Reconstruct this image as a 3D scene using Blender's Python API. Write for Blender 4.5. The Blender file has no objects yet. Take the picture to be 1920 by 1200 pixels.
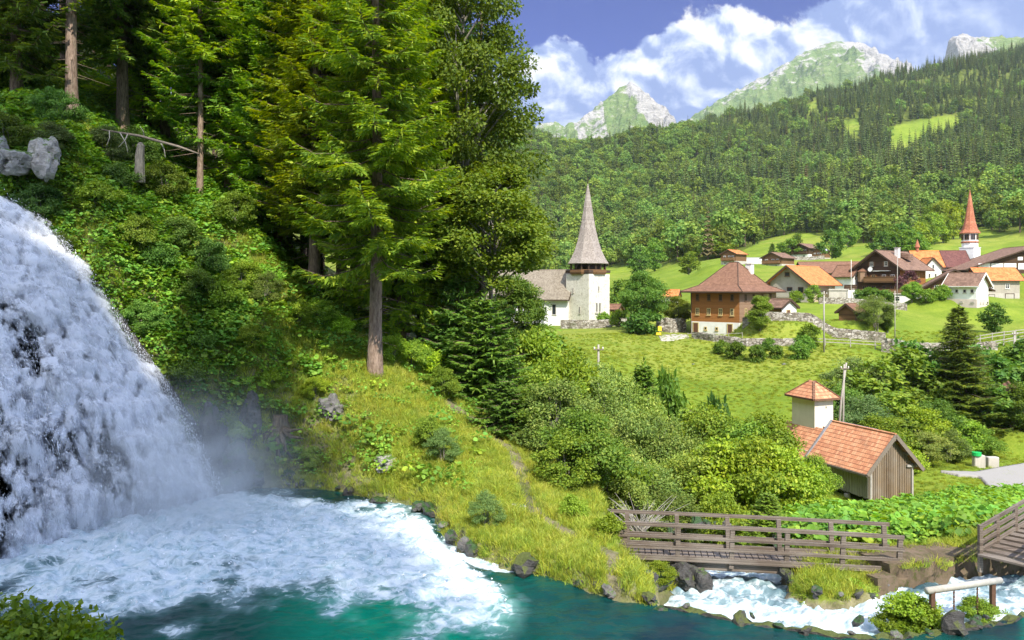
import bpy, math, random
import numpy as np
from mathutils import Vector, Matrix

S = bpy.context.scene
C = S.collection
PI = math.pi
R = math.radians
rnd = random.Random(7)
RG = np.random.default_rng(11)

# ---------------------------------------------------------------- camera
CAMZ, FPX, HZ = 8.0, 1500.0, 540.0
cd = bpy.data.cameras.new('camera'); cam = bpy.data.objects.new('camera', cd); C.objects.link(cam)
cam.location = (0, 0, CAMZ); cam.rotation_euler = (PI/2, 0, 0)
cd.sensor_width = 36; cd.lens = FPX/1920*36; cd.shift_y = -0.03125
cd.clip_start = 0.5; cd.clip_end = 30000
S.camera = cam
# ---------------------------------------------------------------- sun, sky
SUN_H = Vector((0.36, -0.93)); SUN_H.normalize(); SUN_EL = R(47)
sund = Vector((SUN_H.x*math.cos(SUN_EL), SUN_H.y*math.cos(SUN_EL), math.sin(SUN_EL)))
ld = bpy.data.lights.new('sun', 'SUN'); ld.energy = 3.0; ld.angle = R(0.6); ld.color = (1.0, 0.94, 0.83)
sun = bpy.data.objects.new('sun', ld); C.objects.link(sun)
sun.rotation_euler = sund.to_track_quat('Z', 'Y').to_euler()
S.view_settings.view_transform = 'Standard'; S.view_settings.look = 'None'
S.view_settings.exposure = 1.42; S.view_settings.gamma = 1.0
cy = S.cycles
cy.max_bounces = 6; cy.diffuse_bounces = 3; cy.glossy_bounces = 2; cy.transmission_bounces = 3
cy.transparent_max_bounces = 24; cy.volume_bounces = 2; cy.caustics_reflective = False; cy.caustics_refractive = False
cy.sample_clamp_indirect = 4.0
cy.use_denoising = True
cy.volume_step_rate = 4.0

# ---------------------------------------------------------------- node helper
class NT:
    def __init__(self, tree):
        self.t = tree; tree.nodes.clear()
    def n(self, kind, **kw):
        nd = self.t.nodes.new(kind)
        for k, v in kw.items():
            if k.startswith('i_'):
                key = k[2:]
                key = int(key) if key.isdigit() else key.replace('_', ' ')
                self.set(nd, key, v)
            else:
                setattr(nd, k, v)
        return nd
    def set(self, nd, key, v):
        s = nd.inputs[key]
        if isinstance(v, bpy.types.NodeSocket): self.t.links.new(v, s)
        elif isinstance(v, bpy.types.Node): self.t.links.new(v.outputs[0], s)
        else:
            if s.type == 'RGBA' and len(v) == 3: v = (*v, 1)
            s.default_value = v
    def math(self, op, a, b=0.0, c=None, clamp=False):
        nd = self.n('ShaderNodeMath', operation=op, use_clamp=clamp)
        self.set(nd, 0, a); self.set(nd, 1, b)
        if c is not None: self.set(nd, 2, c)
        return nd.outputs[0]
    def mix(self, f, a, b, blend='MIX'):
        nd = self.n('ShaderNodeMix', data_type='RGBA', blend_type=blend)
        self.set(nd, 0, f); self.set(nd, 6, a); self.set(nd, 7, b)
        return nd.outputs[2]
    def noise(self, vec, scale, detail=4, rough=0.55, dist=0.0, out=0):
        nd = self.n('ShaderNodeTexNoise'); 
        if vec is not None: self.set(nd, 'Vector', vec)
        nd.inputs['Scale'].default_value = scale; nd.inputs['Detail'].default_value = detail
        nd.inputs['Roughness'].default_value = rough; nd.inputs['Distortion'].default_value = dist
        return nd.outputs[out]
    def ramp(self, f, stops, interp='LINEAR'):
        nd = self.n('ShaderNodeValToRGB'); cr = nd.color_ramp; cr.interpolation = interp
        while len(cr.elements) < len(stops): cr.elements.new(0.5)
        for e, (p, c) in zip(cr.elements, stops):
            e.position = p
            e.color = (c, c, c, 1) if not hasattr(c, '__len__') else (*c, 1)[:4]
        self.set(nd, 0, f); return nd.outputs[0]
    def mapr(self, v, a, b, c=0.0, d=1.0, smooth=False):
        nd = self.n('ShaderNodeMapRange', interpolation_type='SMOOTHSTEP' if smooth else 'LINEAR')
        self.set(nd, 0, v)
        for i, q in enumerate((a, b, c, d)): self.set(nd, i+1, q)
        return nd.outputs[0]
    def scalev(self, vec, s):
        nd = self.n('ShaderNodeMapping'); self.set(nd, 'Vector', vec)
        nd.inputs['Scale'].default_value = s; return nd.outputs[0]
    def hsv(self, col, h=0.5, s=1.0, v=1.0):
        nd = self.n('ShaderNodeHueSaturation'); self.set(nd, 'Color', col)
        self.set(nd, 'Hue', h); self.set(nd, 'Saturation', s); self.set(nd, 'Value', v); return nd.outputs[0]
    def bump(self, h, strength=0.5, dist=0.1):
        nd = self.n('ShaderNodeBump'); self.set(nd, 'Height', h)
        nd.inputs['Strength'].default_value = strength; nd.inputs['Distance'].default_value = dist; return nd.outputs[0]
    def attr(self, name, out=0):
        nd = self.n('ShaderNodeAttribute'); nd.attribute_name = name; return nd.outputs[out]
    def principled(self, col, rough=0.8, spec=0.3, normal=None, **kw):
        nd = self.n('ShaderNodeBsdfPrincipled')
        self.set(nd, 'Base Color', col); self.set(nd, 'Roughness', rough); self.set(nd, 'Specular IOR Level', spec)
        if normal is not None: self.set(nd, 'Normal', normal)
        for k, v in kw.items(): self.set(nd, k.replace('_', ' '), v)
        return nd.outputs[0]
    def out(self, sh, vol=None):
        o = self.n('ShaderNodeOutputMaterial')
        if sh is not None: self.set(o, 0, sh)
        if vol is not None: self.set(o, 1, vol)

def new_mat(name):
    m = bpy.data.materials.new(name); m.use_nodes = True
    return m, NT(m.node_tree)

# ---------------------------------------------------------------- world
w = bpy.data.worlds.new("World"); S.world = w; w.use_nodes = True
n = NT(w.node_tree)
sky = n.n('ShaderNodeTexSky', sky_type='NISHITA', sun_disc=False)
sky.sun_elevation = SUN_EL; sky.sun_rotation = math.atan2(SUN_H.x, SUN_H.y)
sky.altitude = 1000; sky.air_density = 1.0; sky.dust_density = 0.4; sky.ozone_density = 2.2
tc = n.n('ShaderNodeTexCoord')
sep = n.n('ShaderNodeSeparateXYZ', i_0=tc.outputs['Generated'])
X, Y, Z = sep.outputs
ay = n.math('MAXIMUM', n.math('ABSOLUTE', Y), 0.08)
u = n.math('DIVIDE', X, ay); e = n.math('DIVIDE', Z, ay)
uv = n.n('ShaderNodeCombineXYZ', i_0=u, i_1=e, i_2=n.math('SIGN', Y)).outputs[0]
# cumulus bank: top edge as a curve of azimuth
tops = [(940,120),(985,92),(1005,62),(1040,42),(1080,52),(1115,78),(1180,80),(1215,55),(1260,22),(1310,0),(1360,-8),(1400,12),(1450,22),(1510,15),(1560,-10),(1620,-50),(1920,-80)]
fc = n.n('ShaderNodeFloatCurve'); cv = fc.mapping.curves[0]
U0, U1 = -0.1, 0.7
pts = [((((px-960)/1500)-U0)/(U1-U0), (540-py)/1500) for px, py in tops]
pts = [(0, pts[0][1]-0.02)] + pts + [(1, pts[-1][1])]
while len(cv.points) < len(pts): cv.points.new(0.5, 0.5)
for p, (a, b) in zip(cv.points, pts): p.location = (min(max(a, 0), 1), b); p.handle_type = 'VECTOR'
fc.mapping.update()
n.set(fc, 'Value', n.mapr(u, U0, U1)); top = fc.outputs[0]
nbig = n.noise(uv, 15, 8, 0.62, 0.2); nbill = n.n('ShaderNodeTexVoronoi', feature='SMOOTH_F1'); n.set(nbill, 'Vector', uv)
nwarp = n.n('ShaderNodeVectorMath', operation='ADD')
wv = n.n('ShaderNodeVectorMath', operation='SCALE'); n.set(wv, 0, n.noise(uv, 25, 5, 0.6, out=1)); wv.inputs['Scale'].default_value = 0.035
n.set(nwarp, 0, uv); n.set(nwarp, 1, wv.outputs[0]); n.set(nbill, 'Vector', nwarp.outputs[0])
nbill.inputs['Scale'].default_value = 17; nbill.inputs['Smoothness'].default_value = 0.35
billow = n.math('SUBTRACT', 0.6, nbill.outputs['Distance'])
dep = n.math('ADD', n.math('SUBTRACT', top, e), n.math('ADD', n.math('MULTIPLY', n.math('SUBTRACT', nbig, 0.5), 0.085), n.math('MULTIPLY', billow, 0.03)))
dens = n.mapr(dep, 0.010, 0.020, 0, 1, True)
gap = n.noise(uv, 5.5, 4, 0.5, 0.4)                       # blue gaps low in the bank, left
gapm = n.mapr(n.math('SUBTRACT', gap, n.mapr(u, 0.0, 0.06, 0.05, -0.35)), 0.36, 0.46, 0, 1, True)
dens = n.math('MULTIPLY', dens, gapm)
hor = n.mapr(e, 0.13, 0.24, 1, 0, True)                    # thin layer low in the sky
dens = n.math('MAXIMUM', n.math('MULTIPLY', dens, n.mapr(nbig, 0.2, 0.5, 0.9, 1.0)), n.math('MULTIPLY', hor, 0.85))
wisp = n.math('MULTIPLY', n.mapr(n.noise(n.scalev(uv, (1.2, 3, 1)), 9, 6, 0.6, 0.8), 0.58, 0.85, 0, 0.22, True), 1.0)
dens = n.math('MAXIMUM', dens, wisp)
# relief: brighter where the billow faces up and right
def relief(sc, off, det):
    o = n.n('ShaderNodeVectorMath', operation='ADD'); n.set(o, 0, uv); o.inputs[1].default_value = off
    return n.math('SUBTRACT', n.noise(uv, sc, det, 0.55, 0.3), n.noise(o.outputs[0], sc, det, 0.55, 0.3))
rl = n.math('ADD', n.math('MULTIPLY', relief(16, (0.006, 0.012, 0), 7), 4.5), n.math('MULTIPLY', billow, 0.60))
edge = n.mapr(dep, 0.015, 0.13, 0.40, 0.0, True)
lit = n.math('ADD', n.math('ADD', rl, edge), n.mapr(n.noise(uv, 4, 3, 0.5), 0.35, 0.7, -0.12, 0.45))
lit = n.math('MULTIPLY', lit, n.mapr(u, 0.38, 0.58, 1.0, 0.35))
ccol = n.ramp(lit, [(0.0, (0.27, 0.37, 0.70)), (0.3, (0.43, 0.53, 0.83)), (0.55, (0.68, 0.77, 0.98)), (0.85, (1.0, 1.0, 1.0))])
bg1 = n.n('ShaderNodeBackground'); n.set(bg1, 0, n.mix(1.0, sky.outputs[0], n.mix(n.mapr(Y, 0.15, 0.75, 0, 1, True), (0.95, 0.95, 1.0), (0.055, 0.085, 0.27)), 'MULTIPLY')); bg1.inputs[1].default_value = 0.15
bg2 = n.n('ShaderNodeBackground'); n.set(bg2, 0, ccol)
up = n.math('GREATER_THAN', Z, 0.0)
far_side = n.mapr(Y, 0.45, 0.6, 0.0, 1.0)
rest = n.noise(tc.outputs['Generated'], 2.6, 6, 0.55, 0.3)      # unseen broken cumulus added over the rest of the sky as fill light
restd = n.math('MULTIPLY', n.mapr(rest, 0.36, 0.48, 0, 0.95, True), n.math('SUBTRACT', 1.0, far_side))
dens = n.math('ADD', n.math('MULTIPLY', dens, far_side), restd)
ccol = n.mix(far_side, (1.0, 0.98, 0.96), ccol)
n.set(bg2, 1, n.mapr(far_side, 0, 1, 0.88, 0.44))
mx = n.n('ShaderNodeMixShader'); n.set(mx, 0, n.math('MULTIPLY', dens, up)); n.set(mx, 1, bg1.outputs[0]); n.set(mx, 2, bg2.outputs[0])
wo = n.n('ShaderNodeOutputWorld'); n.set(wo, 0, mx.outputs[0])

# ---------------------------------------------------------------- helpers
def W(px, py, Yd): return Vector(((px-960)/FPX*Yd, Yd, CAMZ-(py-HZ)/FPX*Yd))
def onplane(px, py, z):
    Yd = (CAMZ-z)*FPX/(py-HZ); return ((px-960)/FPX*Yd, Yd)

def _hash(ix, iy, iz, seed):
    h = (ix.astype(np.int64)*374761393 + iy.astype(np.int64)*668265263 + iz.astype(np.int64)*2147483647 + seed*1274126177) & 0xffffffff
    h = ((h ^ (h >> 13))*1274126177) & 0xffffffff
    h = h ^ (h >> 16)
    return (h & 0xffff)/65535.0
def vnoise(x, y, z=None, seed=0):
    x = np.asarray(x, float); y = np.asarray(y, float)
    z = np.zeros_like(x) if z is None else np.asarray(z, float)
    ix, iy, iz = np.floor(x), np.floor(y), np.floor(z)
    fx, fy, fz = x-ix, y-iy, z-iz
    fx = fx*fx*(3-2*fx); fy = fy*fy*(3-2*fy); fz = fz*fz*(3-2*fz)
    r = 0
    for a in (0, 1):
        for b in (0, 1):
            for c in (0, 1):
                r = r + _hash(ix+a, iy+b, iz+c, seed)*(fx if a else 1-fx)*(fy if b else 1-fy)*(fz if c else 1-fz)
    return r*2-1
def fbm(x, y, z=None, seed=0, oct=4, gain=0.5):
    s = 0; a = 1; f = 1
    for o in range(oct):
        s = s + a*vnoise(np.asarray(x)*f, np.asarray(y)*f, None if z is None else np.asarray(z)*f, seed+o*17); a *= gain; f *= 2.03
    return s
def sstep(a, b, x):
    t = np.clip((x-a)/(b-a), 0, 1); return t*t*(3-2*t)

def mesh_np(name, V, F, mats=(), smooth=False, matidx=None, attrs=None):
    """V (n,3), F (m,k) all the same k, or list of such arrays"""
    V = np.ascontiguousarray(V, np.float32)
    Fs = F if isinstance(F, (list, tuple)) else [F]
    Fs = [np.asarray(f, np.int32) for f in Fs if len(f)]
    me = bpy.data.meshes.new(name)
    me.vertices.add(len(V)); me.vertices.foreach_set('co', V.ravel())
    tot = sum(f.size for f in Fs); nf = sum(len(f) for f in Fs)
    me.loops.add(tot); me.polygons.add(nf)
    me.loops.foreach_set('vertex_index', np.concatenate([f.ravel() for f in Fs]))
    ls = np.concatenate([np.full(len(f), f.shape[1], np.int32) for f in Fs])
    me.polygons.foreach_set('loop_start', np.concatenate([[0], np.cumsum(ls)[:-1]]).astype(np.int32))
    if matidx is not None: me.polygons.foreach_set('material_index', np.asarray(matidx, np.int32))
    me.polygons.foreach_set('use_smooth', np.full(nf, smooth))
    for m in mats: me.materials.append(m)
    if attrs:
        for k, a in attrs.items():
            at = me.attributes.new(k, 'FLOAT_COLOR', 'POINT')
            col = np.ones((len(V), 4), np.float32); col[:, :a.shape[1]] = a
            at.data.foreach_set('color', col.ravel())
    me.update(calc_edges=True); me.validate()
    return me

def tag(o, label=None, cat=None, group=None, kind=None):
    if label: o['label'] = label
    if cat: o['category'] = cat
    if group: o['group'] = group
    if kind: o['kind'] = kind
    return o
def link(name, me, parent=None, loc=None):
    o = bpy.data.objects.new(name, me); C.objects.link(o)
    if parent: o.parent = parent
    if loc is not None: o.location = loc
    return o
def empty(name, loc, rz=0, label=None, cat=None, group=None):
    o = bpy.data.objects.new(name, None); C.objects.link(o); o.location = loc; o.rotation_euler = (0, 0, rz)
    o.empty_display_size = 0.5
    return tag(o, label, cat, group)

class MB:
    """collects polygons; build() links them as one mesh with metre-scaled UVs"""
    def __init__(s): s.V = []; s.F = []
    def poly(s, *vs):
        i = len(s.V); s.V += [tuple(v) for v in vs]; s.F.append(list(range(i, i+len(vs)))); return s
    def hexa(s, b, t):
        """b, t: four corners counter-clockwise (seen from above)"""
        i = len(s.V); s.V += [tuple(v) for v in b]+[tuple(v) for v in t]
        for f in ((3,2,1,0),(4,5,6,7),(0,1,5,4),(1,2,6,5),(2,3,7,6),(3,0,4,7)): s.F.append([i+k for k in f])
        return s
    def box(s, c, d):
        x, y, z = c; a, b, h = d[0]/2, d[1]/2, d[2]/2
        q = ((x-a,y-b),(x+a,y-b),(x+a,y+b),(x-a,y+b))
        return s.hexa([(p[0],p[1],z-h) for p in q], [(p[0],p[1],z+h) for p in q])
    def bar(s, p, q, wd, ht, up=(0,0,1)):
        p, q = Vector(p), Vector(q); d = (q-p).normalized(); up = Vector(up)
        if abs(d.dot(up)) > 0.98: up = Vector((0, 1, 0))
        x = d.cross(up).normalized(); y = x.cross(d).normalized()
        f = lambda o, a, b: tuple(o+x*a*wd/2+y*b*ht/2)
        i = len(s.V)
        for o in (p, q): s.V += [f(o,-1,-1), f(o,1,-1), f(o,1,1), f(o,-1,1)]
        for a in ((0,1,2,3),(7,6,5,4),(0,4,5,1),(1,5,6,2),(2,6,7,3),(3,7,4,0)): s.F.append([i+k for k in a])
        return s
    def tube(s, pts, rad, k=8):
        """pts list of Vectors, rad list"""
        i0 = len(s.V); pts = [Vector(p) for p in pts]
        for j, p in enumerate(pts):
            d = (pts[min(j+1, len(pts)-1)]-pts[max(j-1, 0)]).normalized()
            a = d.cross(Vector((0.13, 0.97, 0.2))).normalized(); b = d.cross(a).normalized()
            r = rad[j] if hasattr(rad, '__len__') else rad
            for m in range(k):
                t = 2*PI*m/k; s.V.append(tuple(p+a*math.cos(t)*r+b*math.sin(t)*r))
        for j in range(len(pts)-1):
            for m in range(k):
                s.F.append([i0+j*k+m, i0+j*k+(m+1) % k, i0+(j+1)*k+(m+1) % k, i0+(j+1)*k+m])
        s.F.append([i0+m for m in range(k)][::-1]); s.F.append([i0+(len(pts)-1)*k+m for m in range(k)])
        return s
    def lathe(s, prof, k=8, rot=0.0, c=(0, 0)):
        """prof list of (r,z); closed solid of revolution with k sides"""
        i0 = len(s.V)
        for r, z in prof:
            for m in range(k):
                t = 2*PI*m/k+rot; s.V.append((c[0]+math.cos(t)*r, c[1]+math.sin(t)*r, z))
        for j in range(len(prof)-1):
            for m in range(k):
                s.F.append([i0+j*k+m, i0+j*k+(m+1) % k, i0+(j+1)*k+(m+1) % k, i0+(j+1)*k+m])
        s.F.append([i0+m for m in range(k)][::-1]); s.F.append([i0+(len(prof)-1)*k+m for m in range(k)])
        return s
    def build(s, name, mat, parent=None, loc=None, smooth=False, bevel=0.0):
        me = bpy.data.meshes.new(name); me.from_pydata(s.V, [], s.F); me.materials.append(mat)
        me.update()
        ul = me.uv_layers.new(name='UVMap')
        zz = Vector((0, 0, 1))
        for p in me.polygons:
            nn = p.normal
            h = zz.cross(nn)
            h = h.normalized() if h.length > 1e-3 else Vector((1, 0, 0))
            v = nn.cross(h)
            for li in p.loop_indices:
                co = me.vertices[me.loops[li].vertex_index].co
                ul.data[li].uv = (co.dot(h), co.dot(v))
            p.use_smooth = smooth
        o = link(name, me, parent, loc)
        if bevel:
            m = o.modifiers.new('bevel', 'BEVEL'); m.width = bevel; m.segments = 1
        return o

def scatter(name, P, rot, scl, idx, protos, label=None, cat=None, kind='stuff'):
    """one object: instances of unlinked prototype meshes on given points"""
    me = bpy.data.meshes.new(name+'_points'); P = np.ascontiguousarray(P, np.float32); nP = len(P)
    me.vertices.add(nP); me.vertices.foreach_set('co', P.ravel())
    a = me.attributes.new('rot', 'FLOAT_VECTOR', 'POINT'); a.data.foreach_set('vector', np.ascontiguousarray(rot, np.float32).ravel())
    a = me.attributes.new('scl', 'FLOAT_VECTOR', 'POINT')
    scl = np.asarray(scl, np.float32)
    if scl.ndim == 1: scl = np.repeat(scl[:, None], 3, 1)
    a.data.foreach_set('vector', np.ascontiguousarray(scl).ravel())
    a = me.attributes.new('idx', 'INT', 'POINT'); a.data.foreach_set('value', np.ascontiguousarray(idx, np.int32))
    col = bpy.data.collections.new(name+'_kinds')
    for i, m in enumerate(protos):
        po = bpy.data.objects.new('%s_kind_%02d' % (name, i), m); col.objects.link(po)
    ng = bpy.data.node_groups.new(name, 'GeometryNodeTree')
    ng.interface.new_socket('Geometry', in_out='INPUT', socket_type='NodeSocketGeometry')
    ng.interface.new_socket('Geometry', in_out='OUTPUT', socket_type='NodeSocketGeometry')
    N, L = ng.nodes, ng.links
    gi, go = N.new('NodeGroupInput'), N.new('NodeGroupOutput')
    ip = N.new('GeometryNodeInstanceOnPoints'); ci = N.new('GeometryNodeCollectionInfo')
    ci.inputs['Collection'].default_value = col; ci.inputs['Separate Children'].default_value = True; ci.inputs['Reset Children'].default_value = True
    def na(nm, ty):
        q = N.new('GeometryNodeInputNamedAttribute'); q.data_type = ty; q.inputs[0].default_value = nm; return q.outputs[0]
    L.new(gi.outputs[0], ip.inputs['Points']); L.new(ci.outputs[0], ip.inputs['Instance'])
    ip.inputs['Pick Instance'].default_value = True
    L.new(na('idx', 'INT'), ip.inputs['Instance Index']); L.new(na('rot', 'FLOAT_VECTOR'), ip.inputs['Rotation']); L.new(na('scl', 'FLOAT_VECTOR'), ip.inputs['Scale'])
    L.new(ip.outputs[0], go.inputs[0])
    o = link(name, me); md = o.modifiers.new('scatter', 'NODES'); md.node_group = ng
    return tag(o, label, cat, None, kind)
# ================================================================ terrain
# control points: (px, distance Y, height z)
ctrl = []
def prof(px, *yz):
    for y, z in yz: ctrl.append((px, y, z))
def profp(px, *yp):
    for y, p in yp: ctrl.append((px, y, CAMZ-(p-HZ)/FPX*y))
# fall surface (also used for the waterfall mesh)
PXR = [(0,0),(.063,55),(.134,100),(.24,150),(.38,200),(.51,250),(.63,300),(.76,342),(.88,375),(1,408)]
_v = np.array([a for a, b in PXR]); _p = np.array([b for a, b in PXR], float)
def fall_pt(r, v):
    """r across 0..1, v down 0..1 -> world arrays"""
    r = np.asarray(r, float); v = np.asarray(v, float)
    pxr = np.interp(v, _v, _p); pxl = -420 + 40*v
    px = pxl + (pxr-pxl)*r
    ytop = 33.0; rr = np.clip(r, 0, 1)
    yfoot = 18.5 + 12.3*rr**1.15
    Yd = ytop + (yfoot-ytop)*v**0.85
    pytop = 350 + 18*r
    zt = CAMZ-(pytop-HZ)/FPX*ytop
    z = zt*(1-v**1.15)
    # keep right border on the silhouette
    zr = CAMZ-((368+v*557)-HZ)/FPX*Yd
    k = sstep(0.55, 1.0, rr)
    z = z*(1-k) + np.maximum(zr, 0)*k
    return (px-960)/FPX*Yd, Yd, z
for r_ in (0.0, 0.25, 0.5, 0.75, 0.97):
    for v_ in (0.0, 0.12, 0.3, 0.5, 0.7, 0.88, 1.0):
        x_, y_, z_ = fall_pt(r_, v_)
        x_, y_, z_ = float(x_), float(y_)+0.7, float(z_)-0.35
        ctrl.append((960+x_/y_*FPX, y_, z_))
prof(-400, (15, -1), (38, 15), (50, 24), (80, 40), (130, 60), (300, 110), (900, 200), (2500, 150))
prof(0, (14, -1), (18,-1), (36, 14.2), (42, 18), (55, 27), (85, 40), (140, 55), (300, 90), (900, 190), (2500, 150))
prof(120, (35.5, 13.6), (40, 16.5))
prof(200, (15, -1), (20,-1), (33, 9.5), (38, 13.4), (46, 17.4), (60, 23), (90, 34), (150, 44))
prof(300, (33, 6.3), (37, 10.5))
prof(400, (15, -1), (24, -1), (30.8, -.1), (33.3, 4.2), (37, 8.3), (44, 12.6), (58, 16), (90, 23), (150, 28), (300, 40))
prof(480, (31.6, 0), (33, 3.3), (36, 6.6))
prof(550, (15, -1), (32.2, 0.1), (33.5, 2.2), (36, 5.2), (42, 8.2), (60, 10.6), (100, 14), (170, 14))
prof(630, (31.8, .1), (33.2, 1.7), (36, 4.7))
prof(700, (15, -1), (30.4, 0), (32, 1.5), (35, 4.0), (45, 5.0), (70, 5.2), (100, 6), (170, 8), (300, 20), (420, 40), (1000, 250), (2500, 150))
prof(780, (29.0, 0.1), (31, 1.3), (35, 3.0))
prof(850, (15, -1), (25.7, -.1), (28, .75), (31, 1.4), (34, 2.2), (42, 3.0), (60, 2.8), (100, 3.0), (140, 2.8))
prof(920, (24.0, 0.0), (27, .75), (31, 1.2))
prof(1000, (15, -1), (22.4, 0.02), (24.5, .4), (27, .65), (33, 0.9), (40, .6), (50, -.6), (65, -.9), (85, -.2), (105, .5), (135, 1.2), (160, 2), (200, 4))
prof(1080, (21.6, 0.02), (24, .45), (27, .5), (30, .0))
prof(1150, (15, -1), (20.9, 0.02), (23.5, .25), (25.5, 0.0), (28, -1.0), (35, -3.2), (50, -5.0), (65, -4.2), (80, -2.4), (92, -.9), (120, 1.5), (140, 1.7), (170, 2.3), (200, 4.6), (300, 10), (400, 15))
profp(1050, (470, 505), (700, 400), (1100, 285)); prof(1050, (2500, 20))
prof(1230, (20.3, -.1), (22.3, -.2), (24, -.8))
prof(1300, (15, -1), (21, -1.2), (24, -1.4), (28, -1.9), (35, -3.8), (55, -6.3), (70, -5.2), (85, -2.8))
profp(1300, (96, 690), (108, 643), (118, 628), (128, 600), (160, 559), (220, 526), (300, 495), (400, 474), (450, 468), (700, 370), (1150, 245)); prof(1300, (2500, 60))
prof(1450, (15, -1), (20, -1.2), (26, -1.5))
prof(1500, (15, -1), (21, -1.1), (24.2, -0.6), (27, -.7), (31, -1.3), (38, -2.9), (50, -6.2), (56, -7.1), (64, -6.2), (75, -4.2))
profp(1500, (92, 700), (105, 648), (118, 612), (140, 577), (160, 555), (220, 510), (300, 478), (380, 455), (450, 437), (500, 425), (750, 330), (1200, 195)); prof(1500, (2500, 100))
profp(1650, (92, 700), (106, 648), (118, 618), (135, 585), (150, 570), (170, 556), (220, 520), (280, 475), (360, 450), (420, 432), (600, 350), (900, 240), (1300, 148)); prof(1650, (2500, 130))
prof(1650, (15, -1), (20, -1), (24.5, -.5), (28, -.8), (34, -2.2), (45, -5), (56, -7.1), (64, -6.8), (75, -5.3))
prof(1760, (15, -1), (19.5, -.4), (22.0, -.6), (24.5, -.3), (26, -.35), (30, -1.0))
prof(1850, (15, -1), (19.5, -.4), (22.0, -.6), (25.0, -.1), (27, -.2), (30, -1.2), (42, -3.9), (50, -5.3), (60, -6.3), (68, -6.9), (80, -5.8))
profp(1850, (95, 700), (108, 642), (118, 622), (128, 612), (145, 578), (158, 560), (180, 552), (230, 500), (260, 478), (340, 446), (380, 435), (600, 330), (900, 220), (1350, 118)); prof(1850, (2500, 150))
prof(2150, (15, -1), (20, -.3), (25, .3), (40, -2.5), (60, -5), (80, -4.5), (110, 2), (150, 8), (200, 15), (300, 32), (500, 100), (1400, 480), (2500, 200))
ctrl = np.array(ctrl)
def _ab(x, y):
    return x/y*3.6, np.log(y)*1.9
A_, B_ = _ab((ctrl[:, 0]-960)/FPX*ctrl[:, 1], ctrl[:, 1])
val = ctrl[:, 2]/ctrl[:, 1]
def tps_k(r2): return 0.5*r2*np.log(r2+1e-12)
nC = len(ctrl)
K = tps_k((A_[:, None]-A_[None])**2+(B_[:, None]-B_[None])**2) + np.eye(nC)*2e-4
Pm = np.stack([np.ones(nC), A_, B_], 1)
M = np.block([[K, Pm], [Pm.T, np.zeros((3, 3))]])
sol = np.linalg.solve(M, np.concatenate([val, np.zeros(3)]))
def tps(x, y):
    x = np.asarray(x, float).ravel(); y = np.asarray(y, float).ravel(); out = np.empty(len(x))
    a, b = _ab(x, y)
    for i in range(0, len(x), 20000):
        aa, bb = a[i:i+20000], b[i:i+20000]
        out[i:i+20000] = tps_k((aa[:, None]-A_[None])**2+(bb[:, None]-B_[None])**2) @ sol[:nC] + sol[nC]+sol[nC+1]*aa+sol[nC+2]*bb
    return out*y
# pool outline (z = 0 level)
pool = [(-30, 12), (-30, 17), (-17.6, 19.4), (-17, 22), (-16, 24.8), (-14.4, 27.6), (-12.7, 30.5)]
pool += [onplane(*p, 0.0) for p in ((405,919),(440,918),(500,914),(560,915),(640,922),(700,936),(770,948),(815,965),(835,1000),(870,1030),(960,1062),(1100,1108),(1240,1140),(1450,1176),(1560,1190),(1680,1195),(1800,1181),(1925,1153))]
pool += [(15.5, 20.3), (20, 21.5), (24, 21), (24, 12)]
low = [onplane(*p, 0.0) for p in ((815,975),(838,985),(862,1022),(905,1035),(970,1050),(985,1064),(955,1070),(895,1056),(845,1040))]
low2 = [onplane(*p, -0.9) for p in ((1225,1120),(1262,1098),(1300,1085),(1292,1062),(1270,1035),(1262,1000),(1450,985),(1462,1040),(1476,1072),(1482,1118),(1580,1140),(1650,1125),(1672,1085),(1760,1082),(1925,1052))]
low2 += [(19, 24.5), (19, 19), (11.5, 18.6), (8.5, 18.1), (6.2, 18.8), (3.6, 19.8)]
def sdist(poly, x, y):
    x = np.asarray(x, float); y = np.asarray(y, float)
    d = np.full(x.shape, 1e9); ins = np.zeros(x.shape, bool); m = len(poly)
    for i in range(m):
        ax, ay_ = poly[i]; bx, by = poly[(i+1) % m]
        ex, ey = bx-ax, by-ay_
        t = np.clip(((x-ax)*ex+(y-ay_)*ey)/(ex*ex+ey*ey+1e-12), 0, 1)
        d = np.minimum(d, (x-ax-t*ex)**2+(y-ay_-t*ey)**2)
        c = ((ay_ > y) != (by > y)) & (x < (bx-ax)*(y-ay_)/((by-ay_) if by != ay_ else 1e-12)+ax)
        ins ^= c
    d = np.sqrt(d); return np.where(ins, -d, d)
road = [W(1765, 888, 63), W(1830, 884, 63.5), W(1880, 872, 66), W(1940, 862, 69), W(2030, 850, 73), W(2080, 900, 66), W(1990, 930, 57), W(1920, 940, 54), W(1860, 920, 58), W(1838, 893, 62), W(1800, 893, 62)]
PADS = [(1100,612,142,7),(1378,629,119,9),(1462,602,113,4),(1510,567,152,8),(1598,565,152,4),(1600,554,166,5),(1560,540,176,7),(1680,553,162,8),(1662,570,151,6),(1780,513,187,13),(1749,530,176,4),(1945,514,172,15),
 (1885,560,157,7),(1815,577,141,6),(1785,556,151,6),(1748,561,144,3),(1597,602,117,3),(1376,497,240,7),(1459,502,250,8),(1511,484,300,9),(1541,490,286,5),(1424,468,480,10),(1580,465,360,6),(1412,496,262,7),(1254,572,150,4),(1153,590,158,3),(1925,800,76,4)]
_rp = np.array([(p.x, p.y, p.z) for p in road]); co_, *_ = np.linalg.lstsq(np.c_[_rp[:, 0], _rp[:, 1], np.ones(len(_rp))], _rp[:, 2], rcond=None)
ROADXY = [(p.x, p.y) for p in road]
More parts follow.
